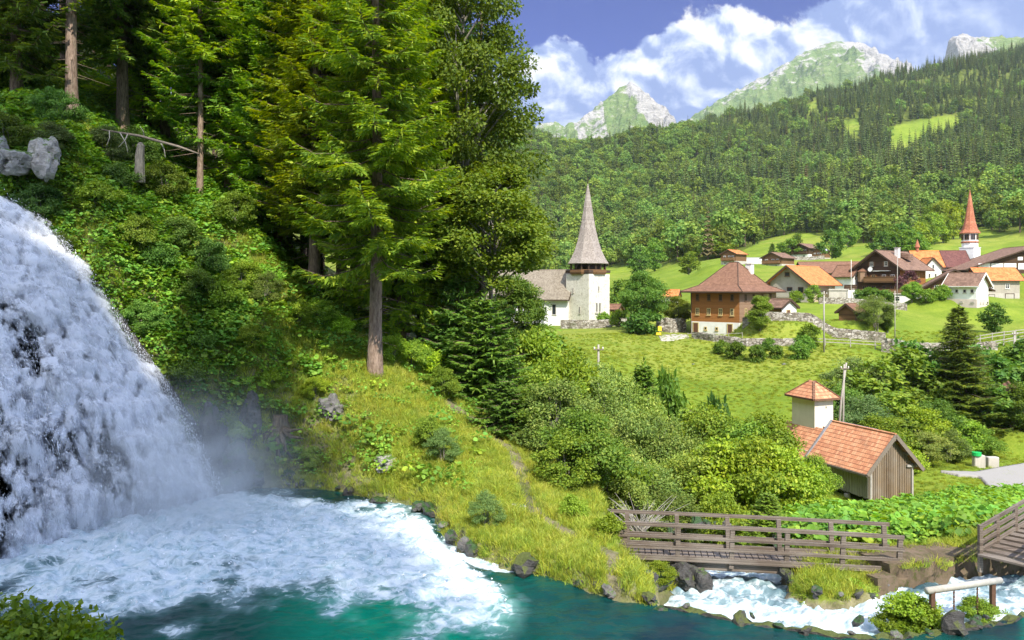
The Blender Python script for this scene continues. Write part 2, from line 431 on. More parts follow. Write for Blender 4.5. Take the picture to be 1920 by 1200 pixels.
def Hraw(x, y):
    x = np.asarray(x, float); sh = x.shape; x = x.ravel(); y = np.asarray(y, float).ravel()
    z = tps(x, y)
    near = sstep(75, 40, y)
    uu = x/y
    left = sstep(-0.12, -0.3, uu)
    rough = fbm(x*0.55, y*0.55, None, 3, 4)
    z = z + near*(0.10+0.45*left*sstep(24, 33, y))*rough + near*0.05*fbm(x*2.3, y*2.3, None, 5, 3)
    # ledges and knolls on the wooded slope
    z = z + left*sstep(30, 34, y)*sstep(70, 45, y)*0.7*np.abs(vnoise(x*0.25, y*0.25, None, 9))
    mid = sstep(60, 90, y)
    z = z + mid*fbm(x*0.05, y*0.05, None, 21, 3)*np.minimum(y*0.003, 3.0)
    far = sstep(380, 600, y)
    z = z + far*fbm(x*0.006, y*0.006, None, 31, 5)*(y-380)*0.022
    return z.reshape(sh)
def H(x, y):
    x = np.asarray(x, float); y = np.asarray(y, float); z = Hraw(x, y)
    nr = (y < 40)
    d = sdist(pool, x, y) + 0.18*vnoise(x*1.7, y*1.7, None, 41) + 0.08*vnoise(x*5, y*5, None, 42)
    floor = -1.3
    z = np.where(nr, np.where(d < 0, np.minimum(z, floor+(z*0+1.25)*sstep(-1.0, 0, d)), np.maximum(z, 0.02+0.5*sstep(0, .5, d)*sstep(6, 3, x))*1.0), z) if False else np.where(nr & (d < 0), np.minimum(z, -1.4*sstep(0.02, -0.8, d)-0.03), z)
    z = np.where(nr & (d >= 0) & (x < 3.2) & (y > 18), np.maximum(z, -0.03+0.42*sstep(0, 0.45, d)), z)
    d2 = sdist(low2, x, y) + 0.15*vnoise(x*2, y*2, None, 43)
    z = np.where(nr & (d2 < 0.0), np.minimum(z, -0.9-0.9*sstep(0, -0.6, d2)), z)
    rd = sdist(ROADXY, x, y); k = sstep(4.5, .4, rd); z = z*(1-k)+(co_[0]*x+co_[1]*y+co_[2]-.16)*k
    for ppx, ppy, pY, pr in PADS:
        c = W(ppx, ppy, pY); k = sstep(pr*1.9, pr, np.hypot(x-c.x, y-c.y)); z = z*(1-k)+(c.z+0.05)*k
    return z
def Hs(x, y): return float(H(np.array([x]), np.array([y]))[0])

u_ = np.concatenate([np.linspace(-1.1, -0.68, 25)[:-1], np.linspace(-0.68, 0.68, 430), np.linspace(0.68, 1.1, 25)[1:]])
yy = np.concatenate([np.geomspace(12.5, 17, 14)[:-1], np.geomspace(17, 48, 430)[:-1], np.geomspace(48, 130, 150)[:-1], np.geomspace(130, 2600, 190)])
YY, UU = np.meshgrid(yy, u_, indexing='ij'); XX = UU*YY
ZZ = H(XX, YY)
nr_, nc_ = YY.shape
idx = np.arange(nr_*nc_).reshape(nr_, nc_)
F = np.stack([idx[:-1, :-1], idx[:-1, 1:], idx[1:, 1:], idx[1:, :-1]], -1).reshape(-1, 4)
# masks: R woodland floor / soil, G bare rock or masonry-grey, B dry yellow grass
gy, gx = np.gradient(ZZ), None
dzdx = np.gradient(ZZ, axis=1)/np.maximum(np.gradient(XX, axis=1), 1e-6)
dzdy = np.gradient(ZZ, axis=0)/np.maximum(np.gradient(YY, axis=0), 1e-6)
slope = np.sqrt(dzdx**2+dzdy**2)
dpool = sdist(pool, XX, YY)
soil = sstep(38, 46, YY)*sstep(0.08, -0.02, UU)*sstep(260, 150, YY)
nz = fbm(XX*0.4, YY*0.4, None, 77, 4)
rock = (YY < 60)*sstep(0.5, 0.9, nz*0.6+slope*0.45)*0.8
rock = np.maximum(rock, (YY < 45)*sstep(0.50, 0.0, dpool+0.45*nz)*.7)
rock = np.maximum(rock, (YY < 45)*sstep(-0.8, -0.95, ZZ)*sstep(30, 28, YY))
PXg = 960+UU*FPX; PYg = HZ-(ZZ-CAMZ)/YY*FPX
dry = sstep(-0.2, 0.6, fbm(XX*0.035, YY*0.05, None, 55, 4))*sstep(60, 90, YY)
dry = np.maximum(dry, 0.8*sstep(32, 28, YY)*sstep(-0.2, 0.05, UU)*(0.5+0.5*nz))
pathd = np.abs(960+UU*FPX-np.interp(HZ-(ZZ-CAMZ)/YY*FPX, [750, 850, 960, 1010, 1040], [835, 965, 1000, 1080, 1150]))
rock = np.maximum(rock, .95*sstep(20, 6, pathd+8*nz)*(YY < 40)*(ZZ < 4)*(UU < .14)*(HZ-(ZZ-CAMZ)/YY*FPX > 745))
# pastures cut in the hill wood
def clear_hill(px, py):
    c = np.zeros(np.shape(px))
    for pl in ([(1670,240),(1700,230),(1795,215),(1802,232),(1755,258),(1712,280),(1690,300),(1670,302)], [(1578,228),(1610,230),(1608,254),(1582,252)], [(1508,200),(1528,188),(1534,212),(1518,216)]):
        c = np.maximum(c, sstep(2.5, -1.5, sdist(pl, px, py)))
    return c
FOREST_LO = [(900,560),(1000,530),(1060,515),(1150,500),(1230,497),(1300,492),(1340,486),(1400,466),(1440,448),(1500,436),(1560,440),(1600,458),(1680,458),(1720,440),(1760,425),(1800,415),(1830,428),(1900,442),(2400,430)]
def forest_mask(px, py, Yd):
    lo = np.interp(px, [a for a, b in FOREST_LO], [b for a, b in FOREST_LO])
    return (py < lo) & (Yd > 280)
fm = forest_mask(PXg, PYg, YY) & (clear_hill(PXg, PYg) < 0.5)
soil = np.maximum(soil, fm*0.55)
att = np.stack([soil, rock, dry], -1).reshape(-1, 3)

def ground_mat():
    m, n = new_mat('ground')
    g = n.n('ShaderNodeNewGeometry'); pos = g.outputs['Position']
    sp = n.n('ShaderNodeSeparateColor', i_0=n.attr('mask'))
    r, gg, b = sp.outputs[0], sp.outputs[1], sp.outputs[2]
    n1 = n.noise(pos, 0.22, 6, 0.65); n2 = n.noise(pos, 2.6, 6, 0.7); n3 = n.noise(pos, 14, 3, 0.6); n0 = n.noise(pos, 0.035, 4, 0.6)
    mixn = n.math('ADD', n.math('MULTIPLY', n1, 0.45), n.math('ADD', n.math('MULTIPLY', n2, 0.35), n.math('MULTIPLY', n0, 0.3)))
    green = n.ramp(mixn, [(0.36, (0.08, 0.135, 0.012)), (0.52, (0.14, 0.205, 0.018)), (0.68, (0.23, 0.28, 0.032))])
    yel = n.ramp(n2, [(0.3, (0.13, 0.19, 0.02)), (0.6, (0.28, 0.29, 0.05)), (0.8, (0.38, 0.34, 0.10))])
    grass = n.mix(n.math('MULTIPLY', b, n.mapr(n1, 0.35, 0.6, 0.3, 0.95)), green, yel)
    tus = n.noise(n.scalev(pos, (1, 1, 1.6)), 1.1, 5, 0.75)          # tussocks: real colour mottling of the sward
    grass = n.mix(n.mapr(tus, 0.50, 0.72, 0.0, 0.22, True), grass, n.mix(0.5, grass, (0.045, 0.10, 0.010)))
    fl = n.noise(pos, 7.0, 2, 0.5)
    grass = n.mix(n.mapr(fl, 0.70, 0.76, 0.0, 0.5), grass, (0.50, 0.50, 0.18))
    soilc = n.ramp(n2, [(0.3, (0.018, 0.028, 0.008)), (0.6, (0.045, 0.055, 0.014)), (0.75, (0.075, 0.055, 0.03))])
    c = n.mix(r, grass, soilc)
    vo = n.n('ShaderNodeTexVoronoi', feature='F1'); n.set(vo, 'Vector', n.scalev(pos, (1, 1, 1.5))); vo.inputs['Scale'].default_value = 2.6
    rk = n.ramp(n.math('ADD', n.math('MULTIPLY', n2, 0.7), n.math('MULTIPLY', n3, 0.4)), [(0.32, (0.05, 0.04, 0.03)), (0.5, (0.16, 0.13, 0.09)), (0.65, (0.26, 0.22, 0.15)), (0.8, (0.34, 0.31, 0.24))])
    rk = n.mix(n.mapr(n1, 0.45, 0.62, 0, 0.7), rk, (0.055, 0.075, 0.016))
    c = n.mix(n.math('MULTIPLY', gg, n.mapr(n3, 0.2, 0.5, 0.7, 1.0)), c, rk)
    h = n.math('ADD', n.math('MULTIPLY', n2, 0.6), n.math('ADD', n.math('MULTIPLY', n3, 0.25), n.math('MULTIPLY', tus, 0.5)))
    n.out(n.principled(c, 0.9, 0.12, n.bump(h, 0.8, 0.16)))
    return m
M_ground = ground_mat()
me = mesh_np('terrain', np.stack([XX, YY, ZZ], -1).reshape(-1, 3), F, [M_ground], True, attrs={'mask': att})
terrain = tag(link('terrain', me), kind='structure')
# near bank under the camera, plus an unseen hill added to shade the fall
gx_, gy_ = np.meshgrid(np.linspace(-120, 120, 121), np.linspace(-140, 12.6, 90), indexing='xy')
def Hb(x, y):
    bank = 6.2 - 6.0*sstep(3, 12.6, y) - 0.1*np.maximum(x, 0)*0.2
    bank = np.where(y > 11.5, -1.3*sstep(11.5, 12.6, y)+bank*(1-sstep(11.5, 12.6, y)), bank)
    k = sstep(14.8, 7, x + 2*np.sin(y*0.2))*sstep(-40, -18, x)
    hill = 67*k*sstep(-4, -25, y) + 14*sstep(-20, -110, y)
    return bank + hill + 1.2*fbm(x*0.12, y*0.12, None, 61, 3)*sstep(6, -5, y)
bz = Hb(gx_, gy_); ii = np.arange(bz.size).reshape(bz.shape)
Fb = np.stack([ii[:-1, :-1], ii[:-1, 1:], ii[1:, 1:], ii[1:, :-1]], -1).reshape(-1, 4)
ab = np.zeros((bz.size, 3)); ab[:, 0] = 0.6
tag(link('near_bank_shade_hill', mesh_np('near_bank_shade_hill', np.stack([gx_, gy_, bz], -1).reshape(-1, 3), Fb, [M_ground], True, attrs={'mask': ab})), kind='structure')

# ================================================================ high peaks
def rock_peak_mat(name, greenness, hi):
    m, n = new_mat(name)
    g = n.n('ShaderNodeNewGeometry'); pos = g.outputs['Position']
    nz_ = n.n('ShaderNodeSeparateXYZ', i_0=g.outputs['Normal']).outputs[2]
    a = n.noise(pos, 0.004, 8, 0.62); b = n.noise(n.scalev(pos, (1, 1, 2.2)), 0.018, 7, 0.7); c3 = n.noise(pos, 0.08, 4, 0.7)
    f = n.math('ADD', n.math('ADD', n.math('MULTIPLY', n.attr('rockm', 2), 1.35), n.math('MULTIPLY', n.math('SUBTRACT', b, 0.5), 2.6)), n.math('MULTIPLY', n.math('SUBTRACT', a, 0.5), 1.4))
    f = n.mapr(f, 0.42, 0.72, 0, 1, True)
    gr = n.ramp(b, [(0.3, (0.12, 0.20, 0.06)), (0.55, (0.20, 0.27, 0.09)), (0.75, (0.34, 0.36, 0.20))])
    rk = n.ramp(n.math('ADD', n.math('MULTIPLY', b, 0.6), n.math('MULTIPLY', c3, 0.4)), [(0.32, (0.22, 0.21, 0.21)), (0.5, (0.42, 0.40, 0.37)), (0.7, (0.58, 0.55, 0.50))])
    n.out(n.principled(n.mix(f, gr, rk), 0.95, 0.1, n.bump(n.math('ADD', b, n.math('MULTIPLY', c3, 0.4)), 1.0, 26)))
    return m
def peak(name, Yc, ridge, front, base_py, seed, rockf, amp):
    """ridge: [(px,py)...]; a real range with a front slope towards the valley and a back slope"""
    px0, px1 = ridge[0][0], ridge[-1][0]
    nu, nd = 520, 220
    px = np.linspace(px0, px1, nu); dd = np.linspace(0, 1.6, nd)
    PX, D = np.meshgrid(px, dd, indexing='xy')
    Yd = Yc - front*(1-D)
    rp = np.interp(PX, [a for a, b in ridge], [b for a, b in ridge])
    Xw = (PX-960)/FPX*Yc*(0.55+0.45*Yd/Yc)          # a range, not a cone from the lens
    zr = CAMZ-(rp-HZ)/FPX*Yc; zb = CAMZ-(base_py-HZ)/FPX*(Yc-front)
    prof_ = np.where(D < 1, D**0.9, 1-(D-1)*1.4)
    z = zb+(zr-zb)*prof_
    s = Xw/amp/5; t = Yd/amp/5
    rid = 1-np.abs(fbm(s, t, None, seed, 5, 0.55))
    rid2 = 1-np.abs(fbm(s*2.7+9, t*1.2, None, seed+5, 5, 0.6))
    wgt = sstep(0, 0.25, D)*(1-0.80*np.exp(-((D-1)/0.10)**2))
    z = z + amp*((rid-0.75)*1.5+(rid2-0.7)*0.8)*wgt + amp*0.22*fbm(s*6, t*6, None, seed+9, 5, .6)*(.35+.65*wgt)
    ii = np.arange(nu*nd).reshape(nd, nu)
    F = np.stack([ii[:-1, :-1], ii[:-1, 1:], ii[1:, 1:], ii[1:, :-1]], -1).reshape(-1, 4)
    rm = np.clip(rockf(PX, D, rp, z), 0, 1).reshape(-1, 1).repeat(3, 1)
    me = mesh_np(name, np.stack([Xw, Yd, z], -1).reshape(-1, 3), F, [M_peak], True, attrs={'rockm': rm})
    return tag(link(name, me), kind='structure')
M_peak = rock_peak_mat('limestone_and_alp', 0, 0)
peak('rocky_mountain', 2900, [(900,330),(960,268),(985,247),(1012,228),(1040,224),(1058,240),(1085,222),(1115,200),(1140,186),(1160,165),(1182,156),(1200,164),(1218,184),(1236,190),(1246,204),(1252,222),(1258,262),(1280,330),(1330,400)], 900, 400, 3,
     lambda PX, D, rp, z: 0.20 + 0.70*sstep(1168, 1192, PX+50*(D-.9)) + 0.30*(PX < 1130)*(PX > 1075) + 0.15*(PX < 1060), 75)
peak('grassy_mountain', 3600, [(1180,300),(1240,262),(1280,229),(1330,196),(1380,170),(1430,147),(1480,112),(1520,90),(1550,77),(1580,70),(1610,72),(1640,82),(1665,100),(1690,126),(1720,160),(1760,210),(1800,280)], 1300, 360, 8,
     lambda PX, D, rp, z: 0.17 + 0.62*sstep(1550, 1620, PX)*sstep(0.25, 0.6, D) + 0.20*sstep(0.8, 1.0, D), 70)
peak('rocky_crag', 2600, [(1740,220),(1768,150),(1776,112),(1778,76),(1786,66),(1806,62),(1840,66),(1880,68),(1930,72),(2000,84),(2100,120)], 700, 330, 12,
     lambda PX, D, rp, z: 0.12 + 0.75*sstep(1880, 1800, PX), 45)
peak('alpine_pasture', 2100, [(1780,190),(1830,118),(1860,98),(1895,80),(1930,66),(2000,50),(2150,60)], 500, 300, 15,
     lambda PX, D, rp, z: 0.05 + 0*PX, 14)

# ================================================================ water
def flow_noise(x, y, seed, k=1.0):
    return fbm(x*k, y*k, None, seed, 5, 0.55)
# pool
def foam_mask(x, y):
    """white water boiling out of the fall to the right, along the far shore"""
    px = 960+x/y*FPX; py = HZ+CAMZ/y*FPX
    lo = np.interp(px, [-400, 0, 100, 250, 400, 500, 620, 720, 820, 900, 960, 1020, 1100, 1250], [1100, 1100, 1118, 1138, 1112, 1108, 1122, 1142, 1165, 1178, 1170, 1150, 1120, 1130])
    hi = np.interp(px, [-400, 0, 400, 520, 640, 740, 800, 850, 900, 960, 1020, 1100], [900, 900, 915, 932, 935, 952, 972, 1030, 1075, 1105, 1125, 1150])
    nn = fbm(x*0.9, y*0.9, None, 301, 5, 0.6)
    m = sstep(-85, 62, lo-py+nn*50)*sstep(-8, 14, py-hi+nn*8)
    m = m*sstep(1035, 900, px+nn*30)
    m = np.maximum(m, 0.5*sstep(0.25, 0.8, nn)*sstep(60, 0, py-lo)*sstep(1000, 900, px))
    return m
xs = np.linspace(-25, 24, 760); ys = np.linspace(11.6, 33.2, 420)
GX, GY = np.meshgrid(xs, ys, indexing='xy')
GY = GY + 0*GX
fo = foam_mask(GX, GY)
gz = 0.03*fbm(GX*1.1, GY*1.9, None, 311, 4) + 0.012*fbm(GX*4, GY*6, None, 312, 3)
bl = 1-np.abs(fbm(GX*0.9, GY*1.3, None, 313, 4, 0.55))
gz = gz + fo*(0.16*(bl-0.6)+0.035*fbm(GX*3.1, GY*3.6, None, 314, 3, 0.5))
dfoot = np.hypot(GX+13.0, GY-26.5)
gz = gz + 0.25*sstep(7, 1, dfoot)*np.abs(fbm(GX*1.0, GY*1.0, None, 315, 3))
# glassy slide over the lip into the notch by the peninsula
ln = sdist(low, GX, GY); fo = np.maximum(fo, 1.0*sstep(0.12, -0.15, ln+0.1*vnoise(GX*3,GY*3)))
gz = gz - 0.10*sstep(0.5, -0.1, ln)
dl = sdist(pool, GX, GY)
ind = np.arange(GX.size).reshape(GX.shape)
F = np.stack([ind[:-1, :-1], ind[:-1, 1:], ind[1:, 1:], ind[1:, :-1]], -1).reshape(-1, 4)
cx = (GX[:-1, :-1]+GX[1:, 1:])/2; cyy = (GY[:-1, :-1]+GY[1:, 1:])/2
keep = (dl[:-1, :-1] < 0.42) & ((sdist(low2, cx, cyy) > -0.02) | (sdist(pool, cx, cyy) < 0))
F = F[keep.ravel()]
# brighter green put into the colour for lit shallow water, dark blue-green for depth
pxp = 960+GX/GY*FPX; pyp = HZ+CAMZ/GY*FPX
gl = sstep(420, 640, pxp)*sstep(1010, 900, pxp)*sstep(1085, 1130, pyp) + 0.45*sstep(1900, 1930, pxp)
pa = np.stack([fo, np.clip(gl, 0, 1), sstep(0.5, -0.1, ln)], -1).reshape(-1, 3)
def water_mat(name, deep, shallow, foamc=(0.56, 0.64, 0.67)):
    m, n = new_mat(name)
    g = n.n('ShaderNodeNewGeometry'); pos = g.outputs['Position']
    sp = n.n('ShaderNodeSeparateColor', i_0=n.attr('mask')); fo_, gl_, dk = sp.outputs[0], sp.outputs[1], sp.outputs[2]
    wv = n.n('ShaderNodeVectorMath', operation='ADD'); sc = n.n('ShaderNodeVectorMath', operation='SCALE'); n.set(sc, 0, n.noise(pos, 0.9, 3, 0.5, out=1)); sc.inputs['Scale'].default_value = 1.1
    n.set(wv, 0, pos); n.set(wv, 1, sc.outputs[0]); wp = wv.outputs[0]
    st = n.noise(n.scalev(wp, (0.9, 1.3, 1)), 2.2, 8, 0.68)
    fine = n.noise(wp, 9, 6, 0.7)
    vo = n.n('ShaderNodeTexVoronoi', feature='DISTANCE_TO_EDGE'); n.set(vo, 'Vector', wp); vo.inputs['Scale'].default_value = 2.3
    lace = n.mapr(vo.outputs['Distance'], 0.0, 0.16, 1, 0)
    f = n.math('ADD', n.math('MULTIPLY', fo_, 0.86), n.math('ADD', n.math('MULTIPLY', n.math('SUBTRACT', st, 0.5), 1.5), n.math('MULTIPLY', n.math('SUBTRACT', fine, 0.5), 0.40)))
    f = n.math('ADD', f, n.math('MULTIPLY', n.math('MULTIPLY', lace, n.mapr(fo_, 0.05, 0.5, 0.05, 0.28)), 1.0))
    fm_ = n.mapr(f, 0.40, 1.02, 0, 1, True)
    base = n.mix(n.mapr(n.noise(pos, 0.35, 4, 0.6), 0.35, 0.65), deep, n.mix(0.22, deep, shallow))
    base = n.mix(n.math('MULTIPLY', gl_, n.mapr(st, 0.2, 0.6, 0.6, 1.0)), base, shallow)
    milky = n.mix(n.mapr(fo_, 0.1, 0.9, 0, 0.55), base, (0.36, 0.50, 0.54))
    tint = n.ramp(n.math('ADD', n.math('MULTIPLY', fine, 0.3), n.math('MULTIPLY', st, 0.7)), [(0.36, (0.34, 0.50, 0.55)), (0.5, foamc), (0.66, (0.74, 0.78, 0.80))])
    c = n.mix(fm_, milky, tint)
    rip = n.noise(n.scalev(pos, (1, 1.9, 1)), 3.0, 5, 0.62)
    h = n.math('ADD', n.math('MULTIPLY', rip, 0.6), n.math('MULTIPLY', n.math('ADD', st, fine), 0.35))
    n.out(n.principled(c, n.mapr(fm_, 0, 1, 0.10, 0.8), 0.4, n.bump(h, 0.28, 0.14), IOR=1.33))
    return m
M_pool = water_mat('pool_water', (0.005, 0.022, 0.028), (0.0, 0.23, 0.14))
tag(link('pool_water', mesh_np('pool_water', np.stack([GX, GY, gz], -1).reshape(-1, 3), F, [M_pool], True, attrs={'mask': pa})), kind='structure')
# lower stream: rapids behind the weir, under the bridge
xs = np.linspace(-3, 19.5, 460); ys = np.linspace(17.8, 34, 330)
GX, GY = np.meshgrid(xs, ys, indexing='xy')
z0 = -0.55 - 0.42*sstep(19.5, 22.5, GY - 0.12*(GX-6)) - 0.28*np.clip(GY-24.5, 0, 30) + 0.45*sstep(8.5, 13.5, GX)*sstep(26, 22, GY)
z0 = z0 - 0.15*sstep(6, 3.5, GX)
tb = 1-np.abs(fbm(GX*1.1+GY*0.3, GY*0.8, None, 411, 4, 0.6))
z0 = z0 + 0.22*(tb-0.6) + 0.045*fbm(GX*3.2, GY*2.6, None, 412, 3, 0.5)
fo = np.clip(0.84 + 0.45*fbm(GX*0.6, GY*0.6, None, 413, 4) - 0.25*sstep(25, 28, GY) - 0.35*sstep(22.4, 23.3, GY)*sstep(11, 12.5, GX), 0, 1)
ind = np.arange(GX.size).reshape(GX.shape)
F = np.stack([ind[:-1, :-1], ind[:-1, 1:], ind[1:, 1:], ind[1:, :-1]], -1).reshape(-1, 4)
cx = (GX[:-1, :-1]+GX[1:, 1:])/2; cyy = (GY[:-1, :-1]+GY[1:, 1:])/2
keep = (sdist(low2, cx, cyy) < 0.45) & (sdist(pool, cx, cyy) > 0.12)
F = F[keep.ravel()]
pa = np.stack([fo, 0*fo, 0*fo], -1).reshape(-1, 3)
M_rapid = water_mat('rapid_water', (0.03, 0.07, 0.09), (0.05, 0.16, 0.16))
tag(link('stream_water', mesh_np('stream_water', np.stack([GX, GY, z0], -1).reshape(-1, 3), F, [M_rapid], True, attrs={'mask': pa})), kind='structure')

# ---------------------------------------------------------------- waterfall
def rock_mat(name, dark=1.0, moss=0.5, mossc=(0.05, 0.09, 0.015), rough=0.85, sc=1.0):
    m, n = new_mat(name)
    g = n.n('ShaderNodeNewGeometry'); pos = g.outputs['Position']
    a = n.noise(pos, 1.2*sc, 7, 0.68); b = n.noise(n.scalev(pos, (1, 1, 2.4)), 3.5*sc, 6, 0.7); c_ = n.noise(pos, 18*sc, 3, 0.6)
    nz_ = n.n('ShaderNodeSeparateXYZ', i_0=g.outputs['Normal']).outputs[2]
    rk = n.ramp(n.math('ADD', n.math('MULTIPLY', a, 0.5), n.math('MULTIPLY', b, 0.5)), [(0.3, tuple(q*dark for q in (0.10, 0.095, 0.09))), (0.5, tuple(q*dark for q in (0.30, 0.28, 0.26))), (0.7, tuple(q*dark for q in (0.55, 0.53, 0.50)))])
    mo = n.mapr(n.math('ADD', n.math('MULTIPLY', nz_, 0.55), n.math('ADD', n.math('MULTIPLY', a, 0.9), n.math('MULTIPLY', c_, 0.2))), 1.15-moss, 1.35-moss, 0, 1, True)
    c = n.mix(mo, rk, n.mix(c_, mossc, tuple(q*2.4 for q in mossc)))
    n.out(n.principled(c, rough, 0.4, n.bump(n.math('ADD', b, n.math('MULTIPLY', c_, 0.3)), 0.9, 0.12/sc)))
    return m
M_wet = rock_mat('wet_rock', 0.30, 0.42, (0.02, 0.045, 0.01), 0.35)
M_rock = rock_mat('pale_limestone', 1.35, 0.38)
M_rockd = rock_mat('dark_boulder', 0.22, 0.15, rough=0.5)
def fall_mesh(name, r0, r1, nu, nv, off, seed, amp, mat, ampf=1.0, v1=1.12):
    rr, vv = np.meshgrid(np.linspace(r0, r1, nu), np.linspace(-0.03, v1, nv), indexing='xy')
    x, y, z = fall_pt(rr, np.clip(vv, 0, 1))
    z = z - np.maximum(vv-1, 0)*10; y = y + np.maximum(-vv, 0)*30
    # flow-stretched relief
    a = fbm(rr*26, vv*5-rr*2, None, seed, 4, 0.6)*amp + fbm(rr*90, vv*11-rr*6, None, seed+3, 4, 0.6)*amp*0.4*ampf
    a = a + 0.30*fbm(rr*9+3, vv*3.2-rr*3, None, seed+7, 3, 0.5) + 0.10*np.abs(fbm(rr*24, vv*9, None, seed+8, 3, 0.5))
    # big ledges throw the water outwards
    led = 0.55*np.exp(-((vv-0.42-0.05*np.sin(rr*9))/0.07)**2)*sstep(0.95, 0.8, rr) + 0.5*np.exp(-((vv-0.75-0.05*np.sin(rr*7+1))/0.08)**2)*sstep(0.95, 0.8, rr)
    k = off + a + led*0.7
    edge = sstep(1.02, 0.86, rr)
    y = y - k*(.35+.5*edge); z = z + k*0.45*edge; x = x - k*.12*(1-edge)
    ii = np.arange(nu*nv).reshape(nv, nu)
    F = np.stack([ii[:-1, :-1], ii[:-1, 1:], ii[1:, 1:], ii[1:, :-1]], -1).reshape(-1, 4)[:, ::-1]
    at = np.stack([rr, vv, 0*rr], -1).reshape(-1, 3)
    return mesh_np(name, np.stack([x, y, z], -1).reshape(-1, 3), F, [mat], True, attrs={'flow': at})
def fall_mat(name, holes, soft=0.07):
    m, n = new_mat(name)
    fl = n.attr('flow', 1); sp = n.n('ShaderNodeSeparateXYZ', i_0=fl); r, v = sp.outputs[0], sp.outputs[1]
    fv = n.n('ShaderNodeCombineXYZ', i_0=r, i_1=n.math('SUBTRACT', n.math('MULTIPLY', v, 0.30), n.math('MULTIPLY', r, 0.12)), i_2=0.0).outputs[0]
    s1 = n.noise(fv, 26, 9, 0.72, 0.4); s2 = n.noise(fv, 95, 7, 0.72, 0.3)
    g = n.n('ShaderNodeNewGeometry'); s3 = n.noise(g.outputs['Position'], 4, 6, 0.72)
    d = n.math('ADD', n.math('MULTIPLY', s1, 0.40), n.math('ADD', n.math('MULTIPLY', s2, 0.25), n.math('MULTIPLY', s3, 0.35)))
    def blob(rc, vc, rw, vw, amt):
        a = n.math('DIVIDE', n.math('SUBTRACT', r, rc), rw); b = n.math('DIVIDE', n.math('SUBTRACT', v, vc), vw)
        q = n.math('ADD', n.math('MULTIPLY', a, a), n.math('MULTIPLY', b, b))
        return n.mapr(q, 0.0, 1.6, amt, 0.0, True)
    thin = holes
    tot = None
    for b in ((0.708, 0.58, 0.05, 0.11, 0.30), (0.545, 0.84, 0.06, 0.20, 0.30), (0.79, 0.91, 0.04, 0.13, 0.24), (0.68, 0.84, 0.035, 0.12, 0.16), (0.60, 0.5, 0.04, 0.10, 0.14), (0.87, 0.80, 0.025, 0.12, 0.08)):
        q = blob(*b); tot = q if tot is None else n.math('ADD', tot, q)
    tot = n.math('MULTIPLY', tot, n.mapr(n.noise(fv, 34, 4, 0.6), 0.38, 0.58, 0.15, 1.25))
    edge = n.mapr(r, 0.955, 1.0, 0.0, 0.24)
    thr = n.math('ADD', n.math('ADD', tot, edge), thin)
    al = n.mapr(n.math('SUBTRACT', d, thr), 0.0, soft, 0, 1, True)
    c = n.ramp(d, [(0.35, (0.76, 0.79, 0.85)), (0.5, (0.90, 0.91, 0.94)), (0.62, (0.97, 0.97, 0.98))])
    pr = n.principled(c, 0.6, 0.3, n.bump(n.math('ADD', s2, s3), 0.35, 0.08))
    tl = n.n('ShaderNodeBsdfTranslucent', i_0=(0.8, 0.85, 0.9)).outputs[0]
    m1 = n.n('ShaderNodeMixShader', i_0=0.25); n.set(m1, 1, pr); n.set(m1, 2, tl)
    tr = n.n('ShaderNodeBsdfTransparent').outputs[0]
    m2 = n.n('ShaderNodeMixShader'); n.set(m2, 0, al); n.set(m2, 1, tr); n.set(m2, 2, m1.outputs[0])
    n.out(m2.outputs[0])
    return m
tag(link('cliff_rock', fall_mesh('cliff_rock', 0, 1.03, 160, 160, -0.12, 501, 0.38, M_wet, 1.6)), kind='structure')
fe = tag(link('waterfall', fall_mesh('waterfall', 0, 1.005, 380, 380, 0.30, 511, 0.12, fall_mat('falling_water', 0.30, 0.08))), kind='structure')
tag(link('waterfall_spray', fall_mesh('waterfall_spray', 0.02, 1.012, 380, 380, 0.55, 531, 0.16, fall_mat('thin_falling_water', 0.42, 0.22))), kind='structure')
